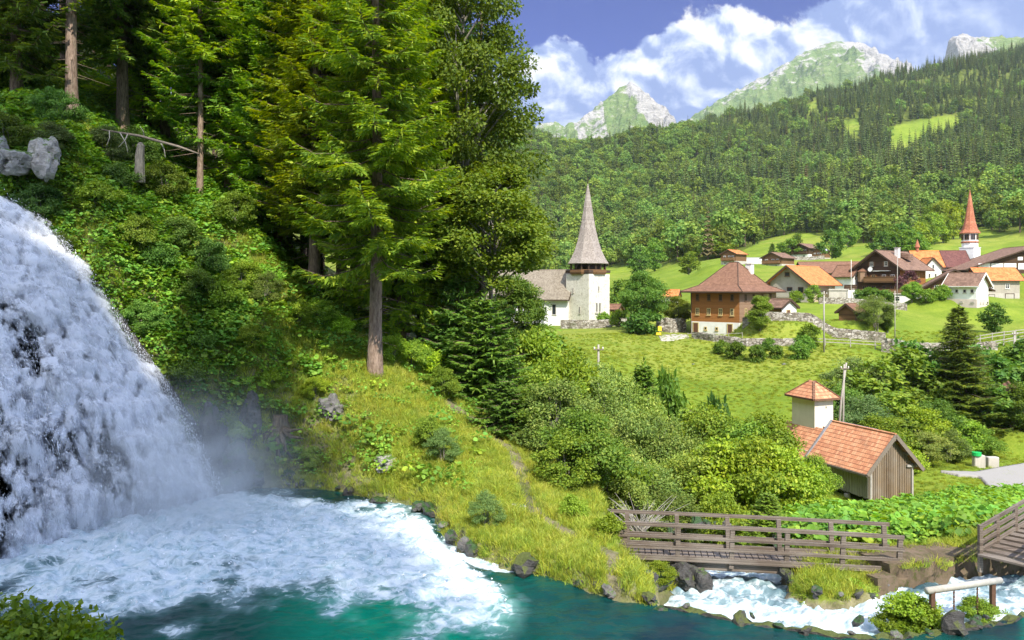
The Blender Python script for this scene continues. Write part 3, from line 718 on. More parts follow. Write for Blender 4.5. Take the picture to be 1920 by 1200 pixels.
# overlapping curtains and strands of falling water
def strands(nn, seed, rlo, rhi, wlo, whi, out):
    g = np.random.default_rng(seed); k = 22; c_ = 4
    r0 = g.uniform(rlo, rhi, nn)**.9; v0 = g.uniform(-.02, .9, nn); ln = g.uniform(.10, .42, nn); w_ = g.uniform(wlo, whi, nn)**1.3; o0 = g.uniform(.05, out, nn)
    rc = r0; vc = v0+ln*.6; hole = np.zeros(nn, bool)
    for a_, b_, c1, c2 in ((.735, .58, .040, .10), (.63, .86, .035, .16), (.745, .90, .03, .12), (.555, .72, .03, .2)): hole |= (((rc-a_)/c1)**2+((vc-b_)/c2)**2 < 1) & (g.random(nn) < .93)
    r0, v0, ln, w_, o0 = (q[~hole] for q in (r0, v0, ln, w_, o0)); nn = len(r0)
    t = np.linspace(0, 1, k)[None]; v = v0[:, None]+ln[:, None]*t
    wob = .004*fbm(v*14+seed, r0[:, None]*60+0*v, None, seed, 3)
    x, y, z = fall_pt(np.clip(r0[:, None]+wob, 0, 1.004), np.clip(v, 0, 1)); z = z-np.maximum(v-1, 0)*9
    o = (o0[:, None]+.5*np.sin(PI*np.clip(t*.9+.1, 0, 1))*ln[:, None]*2.0)
    eg = sstep(1.0, .84, r0)[:, None]; x = x+o*.06*eg-.10*(1-eg); y = y-o*(.3+.55*eg); z = z+o*.45*eg
    V = []; A = []
    for j in range(c_):
        a = j/(c_-1)-.5; wd = w_[:, None]*(0.55+.45*np.sin(PI*t**.7))*(1+.5*fbm(v*30, r0[:, None]*90+j*0, None, seed+2, 2))
        V.append(np.stack([x+a*wd*1.0, y-.35*wd*(1-4*a*a)+a*wd*.5, z+.25*wd*(1-4*a*a)], -1)); A.append(np.stack([0*v+a+.5, 0*v+t, 0*v+g.random(nn)[:, None]], -1))
    V = np.stack(V, 2).reshape(-1, 3); A = np.stack(A, 2).reshape(-1, 3)
    ii = np.arange(nn*k*c_).reshape(nn, k, c_)
    F = np.stack([ii[:, :-1, :-1], ii[:, :-1, 1:], ii[:, 1:, 1:], ii[:, 1:, :-1]], -1).reshape(-1, 4)
    rr_ = np.repeat(np.repeat((r0[:, None]+0*v)[:, :, None], c_, 2).reshape(-1, 1), 1, 1).ravel(); vv_ = np.repeat(v[:, :, None], c_, 2).ravel(); hl = 0*rr_
    for a_, b_, c1, c2 in ((.708, .58, .05, .11), (.545, .84, .06, .20), (.79, .91, .04, .13), (.68, .84, .03, .12), (.60, .5, .035, .09)): hl = np.maximum(hl, np.exp(-(((rr_-a_)/c1)**2+((vv_-b_)/c2)**2)*1.1))
    A[:, 2] = A[:, 2]*.5+.5*0; A = np.concatenate([A, np.zeros((len(A), 0))], 1); HOLE.append(hl)
    return V, F, A
HOLE = []
def strand_mat():
    m, n = new_mat('water_strands'); sp = n.n('ShaderNodeSeparateXYZ', i_0=n.attr('flow', 1)); a, t, q = sp.outputs
    g = n.n('ShaderNodeNewGeometry'); ns = n.noise(n.scalev(g.outputs['Position'], (1, 1, .45)), 2.6, 5, .62)
    fv = n.n('ShaderNodeCombineXYZ', i_0=n.math('MULTIPLY', a, 2.2), i_1=n.math('MULTIPLY', t, 2.4), i_2=n.math('MULTIPLY', q, 90)).outputs[0]
    st = n.noise(fv, 3.2, 7, .72)
    ed = n.math('MULTIPLY', n.math('MULTIPLY', a, n.math('SUBTRACT', 1.0, a)), 4.0); et = n.math('MULTIPLY', n.math('MULTIPLY', t, n.math('SUBTRACT', 1.0, t)), 4.0)
    f = n.math('ADD', n.math('MULTIPLY', n.math('MULTIPLY', ed, n.mapr(et, 0, .6, 0, 1)), .55), n.math('ADD', n.math('MULTIPLY', n.math('SUBTRACT', ns, .5), 1.5), n.math('MULTIPLY', n.math('SUBTRACT', st, .5), .9)))
    f = n.math('SUBTRACT', f, n.math('MULTIPLY', n.attr('hole', 2), n.mapr(ns, .35, .6, .75, .25))); al = n.mapr(f, .26, .66, 0, .85, True); al = n.math('MULTIPLY', al, n.mapr(ed, 0, .35, 0, 1))
    pr = n.principled((.93, .94, .97), .6, .3); tl = n.n('ShaderNodeBsdfTranslucent', i_0=(.85, .88, .93)).outputs[0]
    m1 = n.n('ShaderNodeMixShader', i_0=.35); n.set(m1, 1, pr); n.set(m1, 2, tl); m2 = n.n('ShaderNodeMixShader'); n.set(m2, 0, al); n.set(m2, 1, n.n('ShaderNodeBsdfTransparent').outputs[0]); n.set(m2, 2, m1.outputs[0])
    n.out(m2.outputs[0]); return m
V, F, A = strands(1100, 61, .42, .99, .25, 1.35, .8); V2, F2, A2 = strands(420, 62, .93, .995, .10, .45, .3)
tag(link('water_strands', mesh_np('water_strands', np.concatenate([V, V2]), np.concatenate([F, F2+len(V)]), [strand_mat()], True, attrs={'flow': np.concatenate([A, A2]), 'hole': np.concatenate(HOLE)[:, None].repeat(3, 1)})), kind='structure')
# flying drops and threads of water
def drops(nn, seed, rlo, rhi, vlo, vhi, off, size, stretch, edgebias=0):
    g = np.random.default_rng(seed)
    r = g.uniform(rlo, rhi, nn) if not edgebias else rhi-(rhi-rlo)*g.random(nn)**edgebias
    v = vlo+(vhi-vlo)*g.random(nn)**0.8
    x, y, z = fall_pt(r, v); x2, y2, z2 = fall_pt(r, np.minimum(v+0.02, 1.0))
    dx, dy, dz = x2-x, y2-y, z2-z; L = np.sqrt(dx*dx+dy*dy+dz*dz)+1e-6
    d = np.stack([dx/L*0.7, dy/L*0.7, dz/L-0.5], -1); d /= np.linalg.norm(d, axis=1)[:, None]
    o = off[0]+(off[1]-off[0])*g.random(nn)**1.6
    p = np.stack([x+g.normal(0, .12, nn), y-o*0.85, z+o*0.5+g.normal(0, .1, nn)], -1)
    s = size*g.lognormal(0, 0.45, nn)[:, None]; side = np.cross(d, g.normal(size=(nn, 3))); side /= np.linalg.norm(side, axis=1)[:, None]
    st = (stretch*g.uniform(0.6, 1.6, nn))[:, None]
    bi = np.cross(d, side)
    a = p-d*s*st; b = p+d*s*st; c1 = p+side*s; c2 = p-side*s*0.5+bi*s*0.87; c3 = p-side*s*0.5-bi*s*0.87
    V = np.stack([a, c1, c2, c3, b], 1).reshape(-1, 3); i = (np.arange(nn)*5)[:, None]
    F = np.concatenate([i+np.array(q)[None] for q in ((0,1,2),(0,2,3),(0,3,1),(4,2,1),(4,3,2),(4,1,3))])
    return V, F
m, n = new_mat('white_drops'); n.out(n.principled((0.88, 0.90, 0.94), 0.5, 0.4)); M_drop = m
Vs = []; Fs = []; off0 = 0
for args in ((9000, 1, 0.955, 1.016, 0.02, 1.0, (0.1, 0.8), 0.0075, 2.2, 2), (26000, 2, 0.46, 0.82, 0.30, 1.0, (0.2, 1.2), 0.010, 2.2), (4000, 3, 0.56, 0.70, 0.6, 1.0, (0.1, 1.2), 0.008, 8.0)):
    V, F = drops(*args); Vs.append(V); Fs.append(F+off0); off0 += len(V)
tag(link('water_drops', mesh_np('water_drops', np.concatenate(Vs), np.concatenate(Fs), [M_drop], True)), 'loose white drops thrown off the waterfall', 'water spray', None, 'stuff')
# splash crests over the boiling pool
gq = np.random.default_rng(5); nn = 2500
sx = gq.uniform(-14, 1, nn); sy = gq.uniform(19.5, 31.5, nn)
fmk = foam_mask(sx, sy); ok = (fmk > 0.55) & (sdist(pool, sx, sy) < -0.2); sx, sy = sx[ok], sy[ok]
sz = 0.02+np.abs(gq.normal(0, 0.10, len(sx)))*(1+2.2*sstep(6, 0, np.hypot(sx+12.5, sy-26)))
P = np.stack([sx, sy, sz], -1); s = (0.014*gq.lognormal(0, .5, len(sx)))[:, None]
q = gq.normal(size=(len(sx), 3)); q /= np.linalg.norm(q, axis=1)[:, None]; r2 = np.cross(q, gq.normal(size=(len(sx), 3))); r2 /= np.linalg.norm(r2, axis=1)[:, None]; r3 = np.cross(q, r2)
V = np.stack([P+q*s*1.5, P+r2*s, P+r3*s, P-r2*s, P-q*s*1.5], 1).reshape(-1, 3); i = (np.arange(len(sx))*5)[:, None]
F = np.concatenate([i+np.array(k)[None] for k in ((0,1,2),(0,2,3),(0,3,1),(4,2,1),(4,3,2),(4,1,3))])
tag(link('splash_drops', mesh_np('splash_drops', V, F, [M_drop])), 'white splashes over the churning pool', 'water spray', None, 'stuff')
# mist at the foot of the fall
def mist_box(loc, scl, dn):
    m, n = new_mat('mist')
    tc = n.n('ShaderNodeTexCoord'); p = tc.outputs['Object']
    ln_ = n.n('ShaderNodeVectorMath', operation='LENGTH'); n.set(ln_, 0, p)
    fall = n.mapr(ln_.outputs['Value'], 0.15, 1.0, 1, 0, True)
    g = n.n('ShaderNodeNewGeometry')
    f = n.math('MULTIPLY', n.math('MULTIPLY', fall, fall), n.mapr(n.noise(g.outputs['Position'], 0.9, 3, 0.55), 0.35, 0.7, 0.1, 1.0))
    pv = n.n('ShaderNodeVolumePrincipled'); n.set(pv, 'Color', (0.9, 0.93, 0.97)); n.set(pv, 'Density', n.math('MULTIPLY', f, dn)); n.set(pv, 'Anisotropy', 0.2)
    n.out(None, pv.outputs[0])
    b = MB(); b.lathe([(0.02, -0.999)]+[(math.sin(t)*1.0, -math.cos(t)*1.0) for t in np.linspace(0.25, PI-0.25, 9)]+[(0.02, 0.999)], 18)
    o = b.build('mist', m); o.location = loc; o.scale = scl
    tag(o, 'white mist rising where the waterfall meets the pool', 'mist', None, 'stuff')
MIST = True
if MIST:
    mist_box((-11.3, 27.2, 1.0), (6.4, 4.4, 5.2), 0.6)
# ================================================================ plants
def leaf_mat(name, c1, c2, c3=None, trans=0.3, rough=0.55, vary=0.3, spec=0.25, mul=1.45):
    """colour differs from leaf to leaf and from plant to plant"""
    m, n = new_mat(name)
    g = n.n('ShaderNodeNewGeometry'); oi = n.n('ShaderNodeObjectInfo')
    ri = g.outputs['Random Per Island']
    cl = n.noise(g.outputs['Position'], 0.8, 2, 0.5)
    f = n.math('ADD', n.math('MULTIPLY', ri, 0.6), n.math('MULTIPLY', cl, 0.5))
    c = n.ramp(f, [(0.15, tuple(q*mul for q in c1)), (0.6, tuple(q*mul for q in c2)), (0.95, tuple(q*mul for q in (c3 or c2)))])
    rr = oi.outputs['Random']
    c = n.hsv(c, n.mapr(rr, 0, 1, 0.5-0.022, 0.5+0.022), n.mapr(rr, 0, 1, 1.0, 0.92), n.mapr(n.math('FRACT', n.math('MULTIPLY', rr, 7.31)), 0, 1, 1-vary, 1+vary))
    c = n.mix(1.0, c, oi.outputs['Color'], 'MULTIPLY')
    p = n.principled(c, rough, spec)
    t = n.n('ShaderNodeBsdfTranslucent', i_0=n.hsv(c, 0.485, 1.1, 1.35)).outputs[0]
    mx = n.n('ShaderNodeMixShader', i_0=trans); n.set(mx, 1, p); n.set(mx, 2, t)
    n.out(mx.outputs[0]); return m
def bark_mat(name, c1, c2, sc=1.0):
    m, n = new_mat(name)
    g = n.n('ShaderNodeNewGeometry'); pos = g.outputs['Position']
    a = n.noise(n.scalev(pos, (6*sc, 6*sc, 1.4*sc)), 2.0, 6, 0.7); b = n.noise(pos, 1.3, 4, 0.6)
    c = n.ramp(a, [(0.35, c1), (0.62, c2)])
    c = n.mix(n.mapr(b, 0.55, 0.75, 0, 0.5), c, (0.10, 0.12, 0.06))
    n.out(n.principled(c, 0.9, 0.15, n.bump(a, 0.9, 0.05))); return m
M_needle = leaf_mat('spruce_needles', (0.03, 0.07, 0.012), (0.085, 0.145, 0.014), (0.17, 0.21, 0.016), 0.35, mul=1.9)
M_needle_y = leaf_mat('young_needles', (0.05, 0.11, 0.015), (0.11, 0.19, 0.02), (0.19, 0.25, 0.03), 0.30)
M_leaf = leaf_mat('broad_leaves', (0.055, 0.115, 0.012), (0.122, 0.19, 0.016), (0.20, 0.25, 0.028), 0.35)
M_leafo = leaf_mat('olive_leaves', (0.06, 0.11, 0.025), (0.12, 0.18, 0.035), (0.21, 0.25, 0.06), 0.3)
M_leafp = leaf_mat('purple_leaves', (0.035, 0.012, 0.016), (0.075, 0.028, 0.03), (0.11, 0.05, 0.04), 0.2)
M_under = leaf_mat('undergrowth_leaves', (0.05, 0.125, 0.012), (0.11, 0.215, 0.016), (0.19, 0.28, 0.024), 0.35, mul=1.75)
M_meadg = leaf_mat('meadow_blades', (0.14, 0.20, 0.014), (0.20, 0.255, 0.022), (0.32, 0.32, 0.055), 0.45, 0.6)
M_butter = leaf_mat('butterbur_leaves', (0.085, 0.16, 0.012), (0.145, 0.235, 0.016), (0.22, 0.30, 0.025), 0.35, 0.5)
M_grassb = leaf_mat('grass_blades', (0.10, 0.165, 0.012), (0.19, 0.235, 0.02), (0.31, 0.30, 0.05), 0.35, 0.6, mul=1.75)
M_bark = bark_mat('spruce_bark', (0.13, 0.085, 0.06), (0.34, 0.25, 0.19))
M_bark2 = bark_mat('grey_bark', (0.12, 0.11, 0.09), (0.32, 0.29, 0.24))
M_barkd = bark_mat('dark_bark', (0.05, 0.035, 0.025), (0.17, 0.12, 0.09))

def nrm(a): return a/np.maximum(np.linalg.norm(a, axis=-1, keepdims=True), 1e-9)
def kites(base, d, side, L, Wd, fold=0.0):
    """leaf quads: base point, direction, side vector, length, width"""
    L = np.asarray(L)[:, None]; Wd = np.asarray(Wd)[:, None]
    up = np.cross(side, d)
    V = np.stack([base, base+d*L*0.42+side*Wd*0.5+up*fold*Wd, base+d*L, base+d*L*0.42-side*Wd*0.5+up*fold*Wd], 1).reshape(-1, 3)
    i = (np.arange(len(base))*4)[:, None]
    return V, i+np.arange(4)[None]
def join(parts):
    Vs, Fs, o = [], [], 0
    for V, F in parts:
        Vs.append(V); Fs.append(F+o); o += len(V)
    return np.concatenate(Vs), np.concatenate(Fs)
def prism(p, q, r0, r1, k=5):
    """batch of tapered sticks"""
    d = nrm(q-p); a = nrm(np.cross(d, np.array([0.31, 0.2, 0.93]))); b = np.cross(d, a)
    t = np.arange(k)*2*PI/k
    ring = lambda o, r: o[:, None]+(a[:, None]*np.cos(t)[None, :, None]+b[:, None]*np.sin(t)[None, :, None])*np.asarray(r)[:, None, None]
    V = np.concatenate([ring(p, r0), ring(q, r1)], 1).reshape(-1, 3)
    i = (np.arange(len(p))*2*k)[:, None]
    F = np.concatenate([i+np.array([[m, (m+1) % k, k+(m+1) % k, k+m]]) for m in range(k)])
    return V, F
def trunk_parts(path, rad, k=10):
    P = np.array(path, float); r = np.asarray(rad, float)
    return prism(P[:-1], P[1:]+0.0, r[:-1], r[1:], k)

def spruce_meshes(name, seed, Ht, z0, Rm, whorl=0.42, per=6, detail=1.0, mat=None, bark=None, gap=0.0, one_side=None, dead=0, r0=0.3):
    g = np.random.default_rng(seed)
    bz, az = [], []
    z = z0
    while z < Ht-0.3:
        k = per+g.integers(-1, 2)
        a0 = g.uniform(0, 2*PI)
        for j in range(k):
            if g.random() < gap: continue
            bz.append(z+g.uniform(-.15, .15)); az.append(a0+j*2*PI/k+g.uniform(-.3, .3))
        z += whorl*g.uniform(0.7, 1.3)*(0.55+0.45*(Ht-z)/(Ht-z0))
    bz = np.array(bz); az = np.array(az); nb = len(bz)
    t = (bz-z0)/(Ht-z0)
    L = Rm*(1-t)**0.75*g.uniform(0.65, 1.15, nb)*(0.75+0.25*sstep(0, 0.12, t)) + 0.15
    L = L*(1+0.25*np.sin(az*2+seed))
    droop = g.uniform(0.25, 0.55, nb)*(1-t*0.9)
    dirh = np.stack([np.cos(az), np.sin(az), 0*az], -1)
    def pos(s):   # s (m,) param along bough i
        return None
    parts = []; wood = []
    ns = np.maximum((L/(0.17/detail)).astype(int), 4)
    bi = np.repeat(np.arange(nb), ns); k_ = np.concatenate([np.arange(m) for m in ns]); s = (k_+0.7)/(ns[bi]+0.2)
    s = 0.12+0.88*s
    def P(bi, s):
        r = L[bi]*s; zz = bz[bi] - droop[bi]*L[bi]*(s-0.55*s**3) + 0.10*L[bi]*s**4
        return dirh[bi]*r[:, None]+np.stack([0*r, 0*r, zz], -1)
    base = P(bi, s); ahead = nrm(P(bi, s+0.05)-base)
    lat = np.stack([-dirh[bi][:, 1], dirh[bi][:, 0], 0*s], -1)
    for sd in (-1, 1):
        tl = (0.12+0.40*L[bi]*np.sin(np.clip(s*1.02, 0, 1)*PI*0.80+0.25)*(1-s*0.55))*g.uniform(0.6, 1.15, len(s)); tl = np.minimum(tl, 1.15)
        d = nrm(lat*sd*0.85+ahead*0.75+np.stack([0*s, 0*s, -0.18-0.25*g.random(len(s))], -1)+g.normal(0, .12, (len(s), 3)))
        up = np.array([0, 0, 1.0])+g.normal(0, .3, (len(s), 3)); sv = nrm(np.cross(d, up))
        parts.append(kites(base, d, sv, tl, 0.12+0.06*tl, 0.1))
        # side twiglets along each twig: herring-bone
        for f, kk in ((0.25, .40), (0.5, .34), (0.72, .26)):
            if detail < 0.75 and f == 0.25: continue
            b2 = base+d*(tl*f)[:, None]
            for s2 in (-1, 1):
                d2 = nrm(d*0.8+sv*s2*0.75+np.array([0, 0, -0.22])+g.normal(0, .15, d.shape))
                sv2 = nrm(np.cross(d2, up))
                parts.append(kites(b2, d2, sv2, np.maximum(tl*kk, .12), np.full(len(s), 0.10)))
    # hanging tassels
    m = g.random(len(s)) < 0.5
    d = nrm(np.stack([g.normal(0, .2, m.sum()), g.normal(0, .2, m.sum()), -np.ones(m.sum())], -1)+ahead[m]*0.3)
    parts.append(kites(base[m], d, nrm(np.cross(d, g.normal(size=d.shape))), 0.2+0.22*g.random(m.sum()), np.full(m.sum(), .08)))
    # tips
    tb = np.arange(nb); tip = P(tb, np.full(nb, 0.93)); ta = nrm(P(tb, np.full(nb, 1.0))-tip)
    parts.append(kites(tip, ta, lat[np.searchsorted(bi, tb)], 0.3+0*L, 0.1+0*L))
    tz = g.uniform(Ht-1.2, Ht, 30); a = g.uniform(0, 2*PI, 30); d = nrm(np.stack([np.cos(a)*.5, np.sin(a)*.5, 0.8+0*a], -1))
    parts.append(kites(np.stack([0*a, 0*a, tz], -1), d, nrm(np.cross(d, g.normal(size=d.shape))), 0.3+0*a, 0.09+0*a))
    V, F = join(parts)
    crown = mesh_np(name+'_crown', V, F, [mat or M_needle])
    wd = [trunk_parts([(0.05*math.sin(h*0.3+seed), 0.05*math.cos(h*0.23), h) for h in np.linspace(-0.8, Ht-0.4, 12)], r0*(1-np.linspace(0, 1, 12)*0.93)*np.where(np.arange(12) == 0, 1.35, 1.0), 12)]
    for a_, b_ in ((0, .35), (.35, .7), (.7, .98)):
        wd.append(prism(P(tb, np.full(nb, a_)), P(tb, np.full(nb, b_)), 0.035*(1-a_)*(L/Rm)+0.006, 0.035*(1-b_)*(L/Rm)+0.005, 4))
    if dead:
        zz = g.uniform(z0*0.25, z0+2, dead); a = g.uniform(0, 2*PI, dead); l = g.uniform(.5, 1.8, dead)
        p = np.stack([0*a, 0*a, zz], -1); wd.append(prism(p, p+np.stack([np.cos(a)*l, np.sin(a)*l, -0.25*l], -1), .02+0*a, .006+0*a, 4))
    V, F = join(wd)
    trunk = mesh_np(name+'_trunk', V, F, [bark or M_bark], True)
    return trunk, crown

def broad_meshes(name, seed, Ht, Rm, zc0, nclump, nleaf, ls, mat, bark=None, r0=0.12, squash=0.8, stems=1, cr=0.34, shape=1.0, top=1.0, hang=0.0):
    """crown = leaf sprays hung on limb ends, open between them"""
    g = np.random.default_rng(seed)
    zc = (zc0+Ht)/2; hz = (Ht-zc0)/2
    d = nrm(g.normal(size=(nclump, 3))); r = g.uniform(0.25, 1.0, nclump)**0.45
    wz = d[:, 2]*r; wid = np.where(wz > 0, (1-np.abs(wz)**1.6*0.55*top), 1-0.25*np.abs(wz)**2)
    c = np.stack([d[:, 0]*r*Rm*wid, d[:, 1]*r*Rm*wid, zc+wz*hz], -1)
    c *= 1; c[:, :2] += 0.12*Rm*np.stack([np.sin(c[:, 2]*2.1+seed), np.cos(c[:, 2]*1.7+seed)], -1)
    crs = cr*Rm*g.uniform(0.55, 1.25, nclump)*shape
    ci = np.repeat(np.arange(nclump), nleaf)
    nl = len(ci); q = nrm(g.normal(size=(nl, 3))); q[:, 2] *= 0.65
    rad = g.random(nl)**0.4
    p = c[ci]+q*(crs[ci]*rad)[:, None]
    p[:, 2] -= hang*g.random(nl)*crs[ci]
    out = nrm(q+0.5*nrm(c[ci]-np.array([0, 0, zc]))+np.array([0, 0, 0.35]))
    dr = nrm(out*0.5+g.normal(0, .6, (nl, 3))+np.array([0, 0, -0.25-hang]))
    nn_ = nrm(out+np.array([0, 0, 0.6])+g.normal(0, .45, (nl, 3)))
    sv = nrm(np.cross(dr, nn_))
    sz = ls*g.uniform(0.6, 1.3, nl)
    V, F = kites(p, dr, sv, sz*1.5, sz, 0.12)
    crown = mesh_np(name+'_crown', V, F, [mat])
    wd = []
    for s in range(stems):
        lean = g.normal(0, 0.16 if stems > 1 else 0.04, 2)*Ht*0.5
        hs = np.linspace(-0.5, Ht*0.82, 7)
        path = [(lean[0]*(h/Ht)**1.2 if h > 0 else 0, lean[1]*(h/Ht)**1.2 if h > 0 else 0, h) for h in hs]
        if stems > 1: path = [(x+0.1*Rm*math.cos(s*2.4), y+0.1*Rm*math.sin(s*2.4), h) for x, y, h in path]
        rr = r0*(1-0.85*np.linspace(0, 1, 7)); rr[0] *= 1.3
        wd.append(trunk_parts(path, rr, 8))
    # limbs from the stem to each clump
    m = min(nclump, 46); cc = c[:m]; st = cc.copy(); st[:, :2] *= 0.05; st[:, 2] = np.clip(cc[:, 2]-np.hypot(cc[:, 0], cc[:, 1])*0.9, zc0*0.6, None)
    mid = st*0.45+cc*0.55; mid[:, 2] += 0.06*Rm
    wd.append(prism(st, mid, r0*0.30+0*cc[:, 0], r0*0.16+0*cc[:, 0], 5)); wd.append(prism(mid, cc, r0*0.16+0*cc[:, 0], r0*0.05+0*cc[:, 0], 4))
    V, F = join(wd)
    return mesh_np(name+'_trunk', V, F, [bark or M_bark2], True), crown

# ---- kinds
SP = [spruce_meshes('spruce', 101, 34, 9.0, 4.6, 0.42, 6, 0.85, dead=60, r0=.30),
      spruce_meshes('spruce', 102, 31, 4.5, 4.2, 0.40, 6, 0.85, dead=40, r0=.34),
      spruce_meshes('spruce', 103, 27, 2.0, 3.9, 0.38, 6, 0.85, r0=.30)]
SPthin = spruce_meshes('spruce', 104, 30, 8.0, 2.9, 0.52, 5, 0.8, dead=50, gap=.2, r0=.17)
SPfar = [spruce_meshes('spruce', 105+i, 29, (11, 6, 13)[i], 3.3, 0.8, 5, 0.42, M_needle, M_barkd, dead=40, gap=.15, r0=.26) for i in range(3)]
SPy = [spruce_meshes('young_spruce', 111, 6.5, 0.3, 2.3, 0.22, 7, 1.0, M_needle_y, r0=.09), spruce_meshes('young_spruce', 112, 4.2, 0.2, 1.9, 0.24, 6, 1.0, M_needle_y, r0=.07)]
SPmid = spruce_meshes('spruce', 113, 14, 0.8, 3.9, 0.30, 7, 0.7, M_needle, r0=.20)
BR = {
 'ash': broad_meshes('ash', 201, 17, 3.3, 8.0, 105, 300, 0.15, M_leaf, r0=.22, cr=.30, top=.9),
 'beech': broad_meshes('beech', 202, 24, 4.4, 7.0, 130, 300, 0.15, M_leaf, r0=.26, cr=.27),
 'shrub1': broad_meshes('shrub', 203, 3.2, 1.7, 0.1, 54, 230, 0.088, M_leaf, r0=.05, stems=4, cr=.30),
 'shrub2': broad_meshes('shrub', 204, 3.6, 1.6, 0.2, 56, 240, 0.068, M_leafo, r0=.04, stems=5, cr=.28),
 'shrub3': broad_meshes('shrub', 205, 2.4, 1.6, 0.0, 40, 120, 0.13, M_butter, r0=.04, stems=4, cr=.36),
 'column': broad_meshes('column', 206, 6.2, 1.45, 0.3, 90, 240, 0.10, M_leaf, r0=.07, stems=2, cr=.36, top=.5, hang=.5),
 'willow': broad_meshes('willow', 207, 5.2, 2.2, 0.4, 80, 260, 0.075, M_leafo, r0=.06, stems=5, cr=.30, hang=.3),
 'round': broad_meshes('round', 208, 8.6, 3.6, 1.4, 100, 220, 0.17, M_leaf, r0=.2, cr=.30, top=.8),
 'far1': broad_meshes('far', 209, 7.0, 2.8, 0.8, 46, 60, 0.34, M_leaf, r0=.16, cr=.34),
 'bush': broad_meshes('bush', 210, 2.2, 1.35, 0.0, 30, 90, 0.17, M_leaf, r0=.05, stems=3, cr=.40),
 'purple': broad_meshes('purple', 211, 5.2, 2.2, 0.8, 40, 110, 0.20, M_leafp, r0=.10, cr=.36),
}
TREE_NAMES = {'ash': 'ash_tree', 'beech': 'beech_tree', 'shrub1': 'shrub', 'shrub2': 'shrub', 'shrub3': 'shrub', 'column': 'hornbeam_tree', 'willow': 'willow_bush', 'round': 'maple_tree', 'far1': 'broadleaf_tree', 'bush': 'garden_bush', 'purple': 'purple_tree'}
def plant(ms, name, x, y, sc=1.0, rz=None, label=None, cat=None, group=None, col=None, z=None, tilt=0, sz=None):
    zz = Hs(x, y) if z is None else z
    e = empty(name, (x, y, zz-0.05), rnd.uniform(0, 6.28) if rz is None else rz, label, cat, group)
    s = sc if hasattr(sc, '__len__') else (sc, sc, sc if sz is None else sz)
    e.scale = s
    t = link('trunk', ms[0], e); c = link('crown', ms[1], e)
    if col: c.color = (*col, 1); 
    return e
def at(px, py, Yd): v = W(px, py, Yd); return v.x, v.y
def pxat(px, Yd): return (px-960)/FPX*Yd, Yd

ORD = ['first', 'second', 'third', 'fourth', 'fifth', 'sixth', 'seventh', 'eighth', 'ninth', 'tenth', 'eleventh', 'twelfth', 'thirteenth', 'fourteenth', 'fifteenth', 'sixteenth', 'seventeenth', 'eighteenth', 'nineteenth', 'twentieth']
KW = {'shrub1': 'leafy shrub', 'shrub2': 'olive small-leaved shrub', 'shrub3': 'low large-leaved shrub', 'column': 'upright bright hornbeam', 'willow': 'loose grey-green willow bush', 'far1': 'rounded dark tree', 'bush': 'round dark bush'}
def rows(items, where, rows_=('front', 'middle', 'back')):
    """labels that count along each row; items: (px, Y, kind)"""
    o = sorted(range(len(items)), key=lambda i: items[i][1]); k = -(-len(o)//len(rows_)); out = [None]*len(items)
    for r in range(len(rows_)):
        for j, i in enumerate(sorted(o[r*k:(r+1)*k], key=lambda i: items[i][0])):
            out[i] = '%s %s, %s from left, %s row' % (KW[items[i][2]], where, ORD[j], rows_[r])
    return out
# ---- forest on the left slope
G1 = 'spruces of the wood on the left slope'  # tints below put sunlight into crown colours, brighter for the sunlit spruces
SPf = spruce_meshes('spruce', 131, 33, 5.2, 4.6, 0.50, 6, 0.9, dead=35, gap=.10, r0=.31)
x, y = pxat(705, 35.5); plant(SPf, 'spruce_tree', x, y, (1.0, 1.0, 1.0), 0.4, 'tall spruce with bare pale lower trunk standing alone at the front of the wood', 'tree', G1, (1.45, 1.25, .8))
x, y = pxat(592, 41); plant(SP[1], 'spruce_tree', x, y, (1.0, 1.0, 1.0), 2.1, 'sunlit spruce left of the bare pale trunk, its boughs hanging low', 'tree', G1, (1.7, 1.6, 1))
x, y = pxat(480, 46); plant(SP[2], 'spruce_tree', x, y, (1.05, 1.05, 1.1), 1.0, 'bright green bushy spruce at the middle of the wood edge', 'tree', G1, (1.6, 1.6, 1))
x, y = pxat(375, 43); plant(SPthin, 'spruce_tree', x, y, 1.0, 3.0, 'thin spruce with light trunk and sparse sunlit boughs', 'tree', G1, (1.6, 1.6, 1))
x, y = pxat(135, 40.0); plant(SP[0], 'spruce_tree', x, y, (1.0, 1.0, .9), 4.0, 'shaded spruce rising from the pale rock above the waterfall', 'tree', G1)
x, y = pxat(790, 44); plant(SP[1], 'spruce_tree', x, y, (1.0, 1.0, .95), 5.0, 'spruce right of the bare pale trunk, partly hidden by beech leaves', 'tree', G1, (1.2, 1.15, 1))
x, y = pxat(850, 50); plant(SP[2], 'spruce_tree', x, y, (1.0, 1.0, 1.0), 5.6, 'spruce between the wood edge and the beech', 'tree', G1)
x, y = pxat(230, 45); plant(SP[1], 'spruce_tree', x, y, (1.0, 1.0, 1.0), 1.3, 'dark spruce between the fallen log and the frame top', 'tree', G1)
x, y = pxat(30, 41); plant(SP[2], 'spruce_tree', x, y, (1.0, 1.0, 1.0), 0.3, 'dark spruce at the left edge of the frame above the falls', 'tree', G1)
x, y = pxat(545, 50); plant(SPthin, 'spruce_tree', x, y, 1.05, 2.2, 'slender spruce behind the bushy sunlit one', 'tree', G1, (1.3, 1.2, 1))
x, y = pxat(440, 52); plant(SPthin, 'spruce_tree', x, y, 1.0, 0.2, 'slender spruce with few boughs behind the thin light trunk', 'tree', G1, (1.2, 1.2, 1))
x, y = pxat(665, 52); plant(SP[1], 'spruce_tree', x, y, 1.0, 3.9, 'spruce just behind the tall bare trunk', 'tree', G1, (1.0, 1.0, 1))
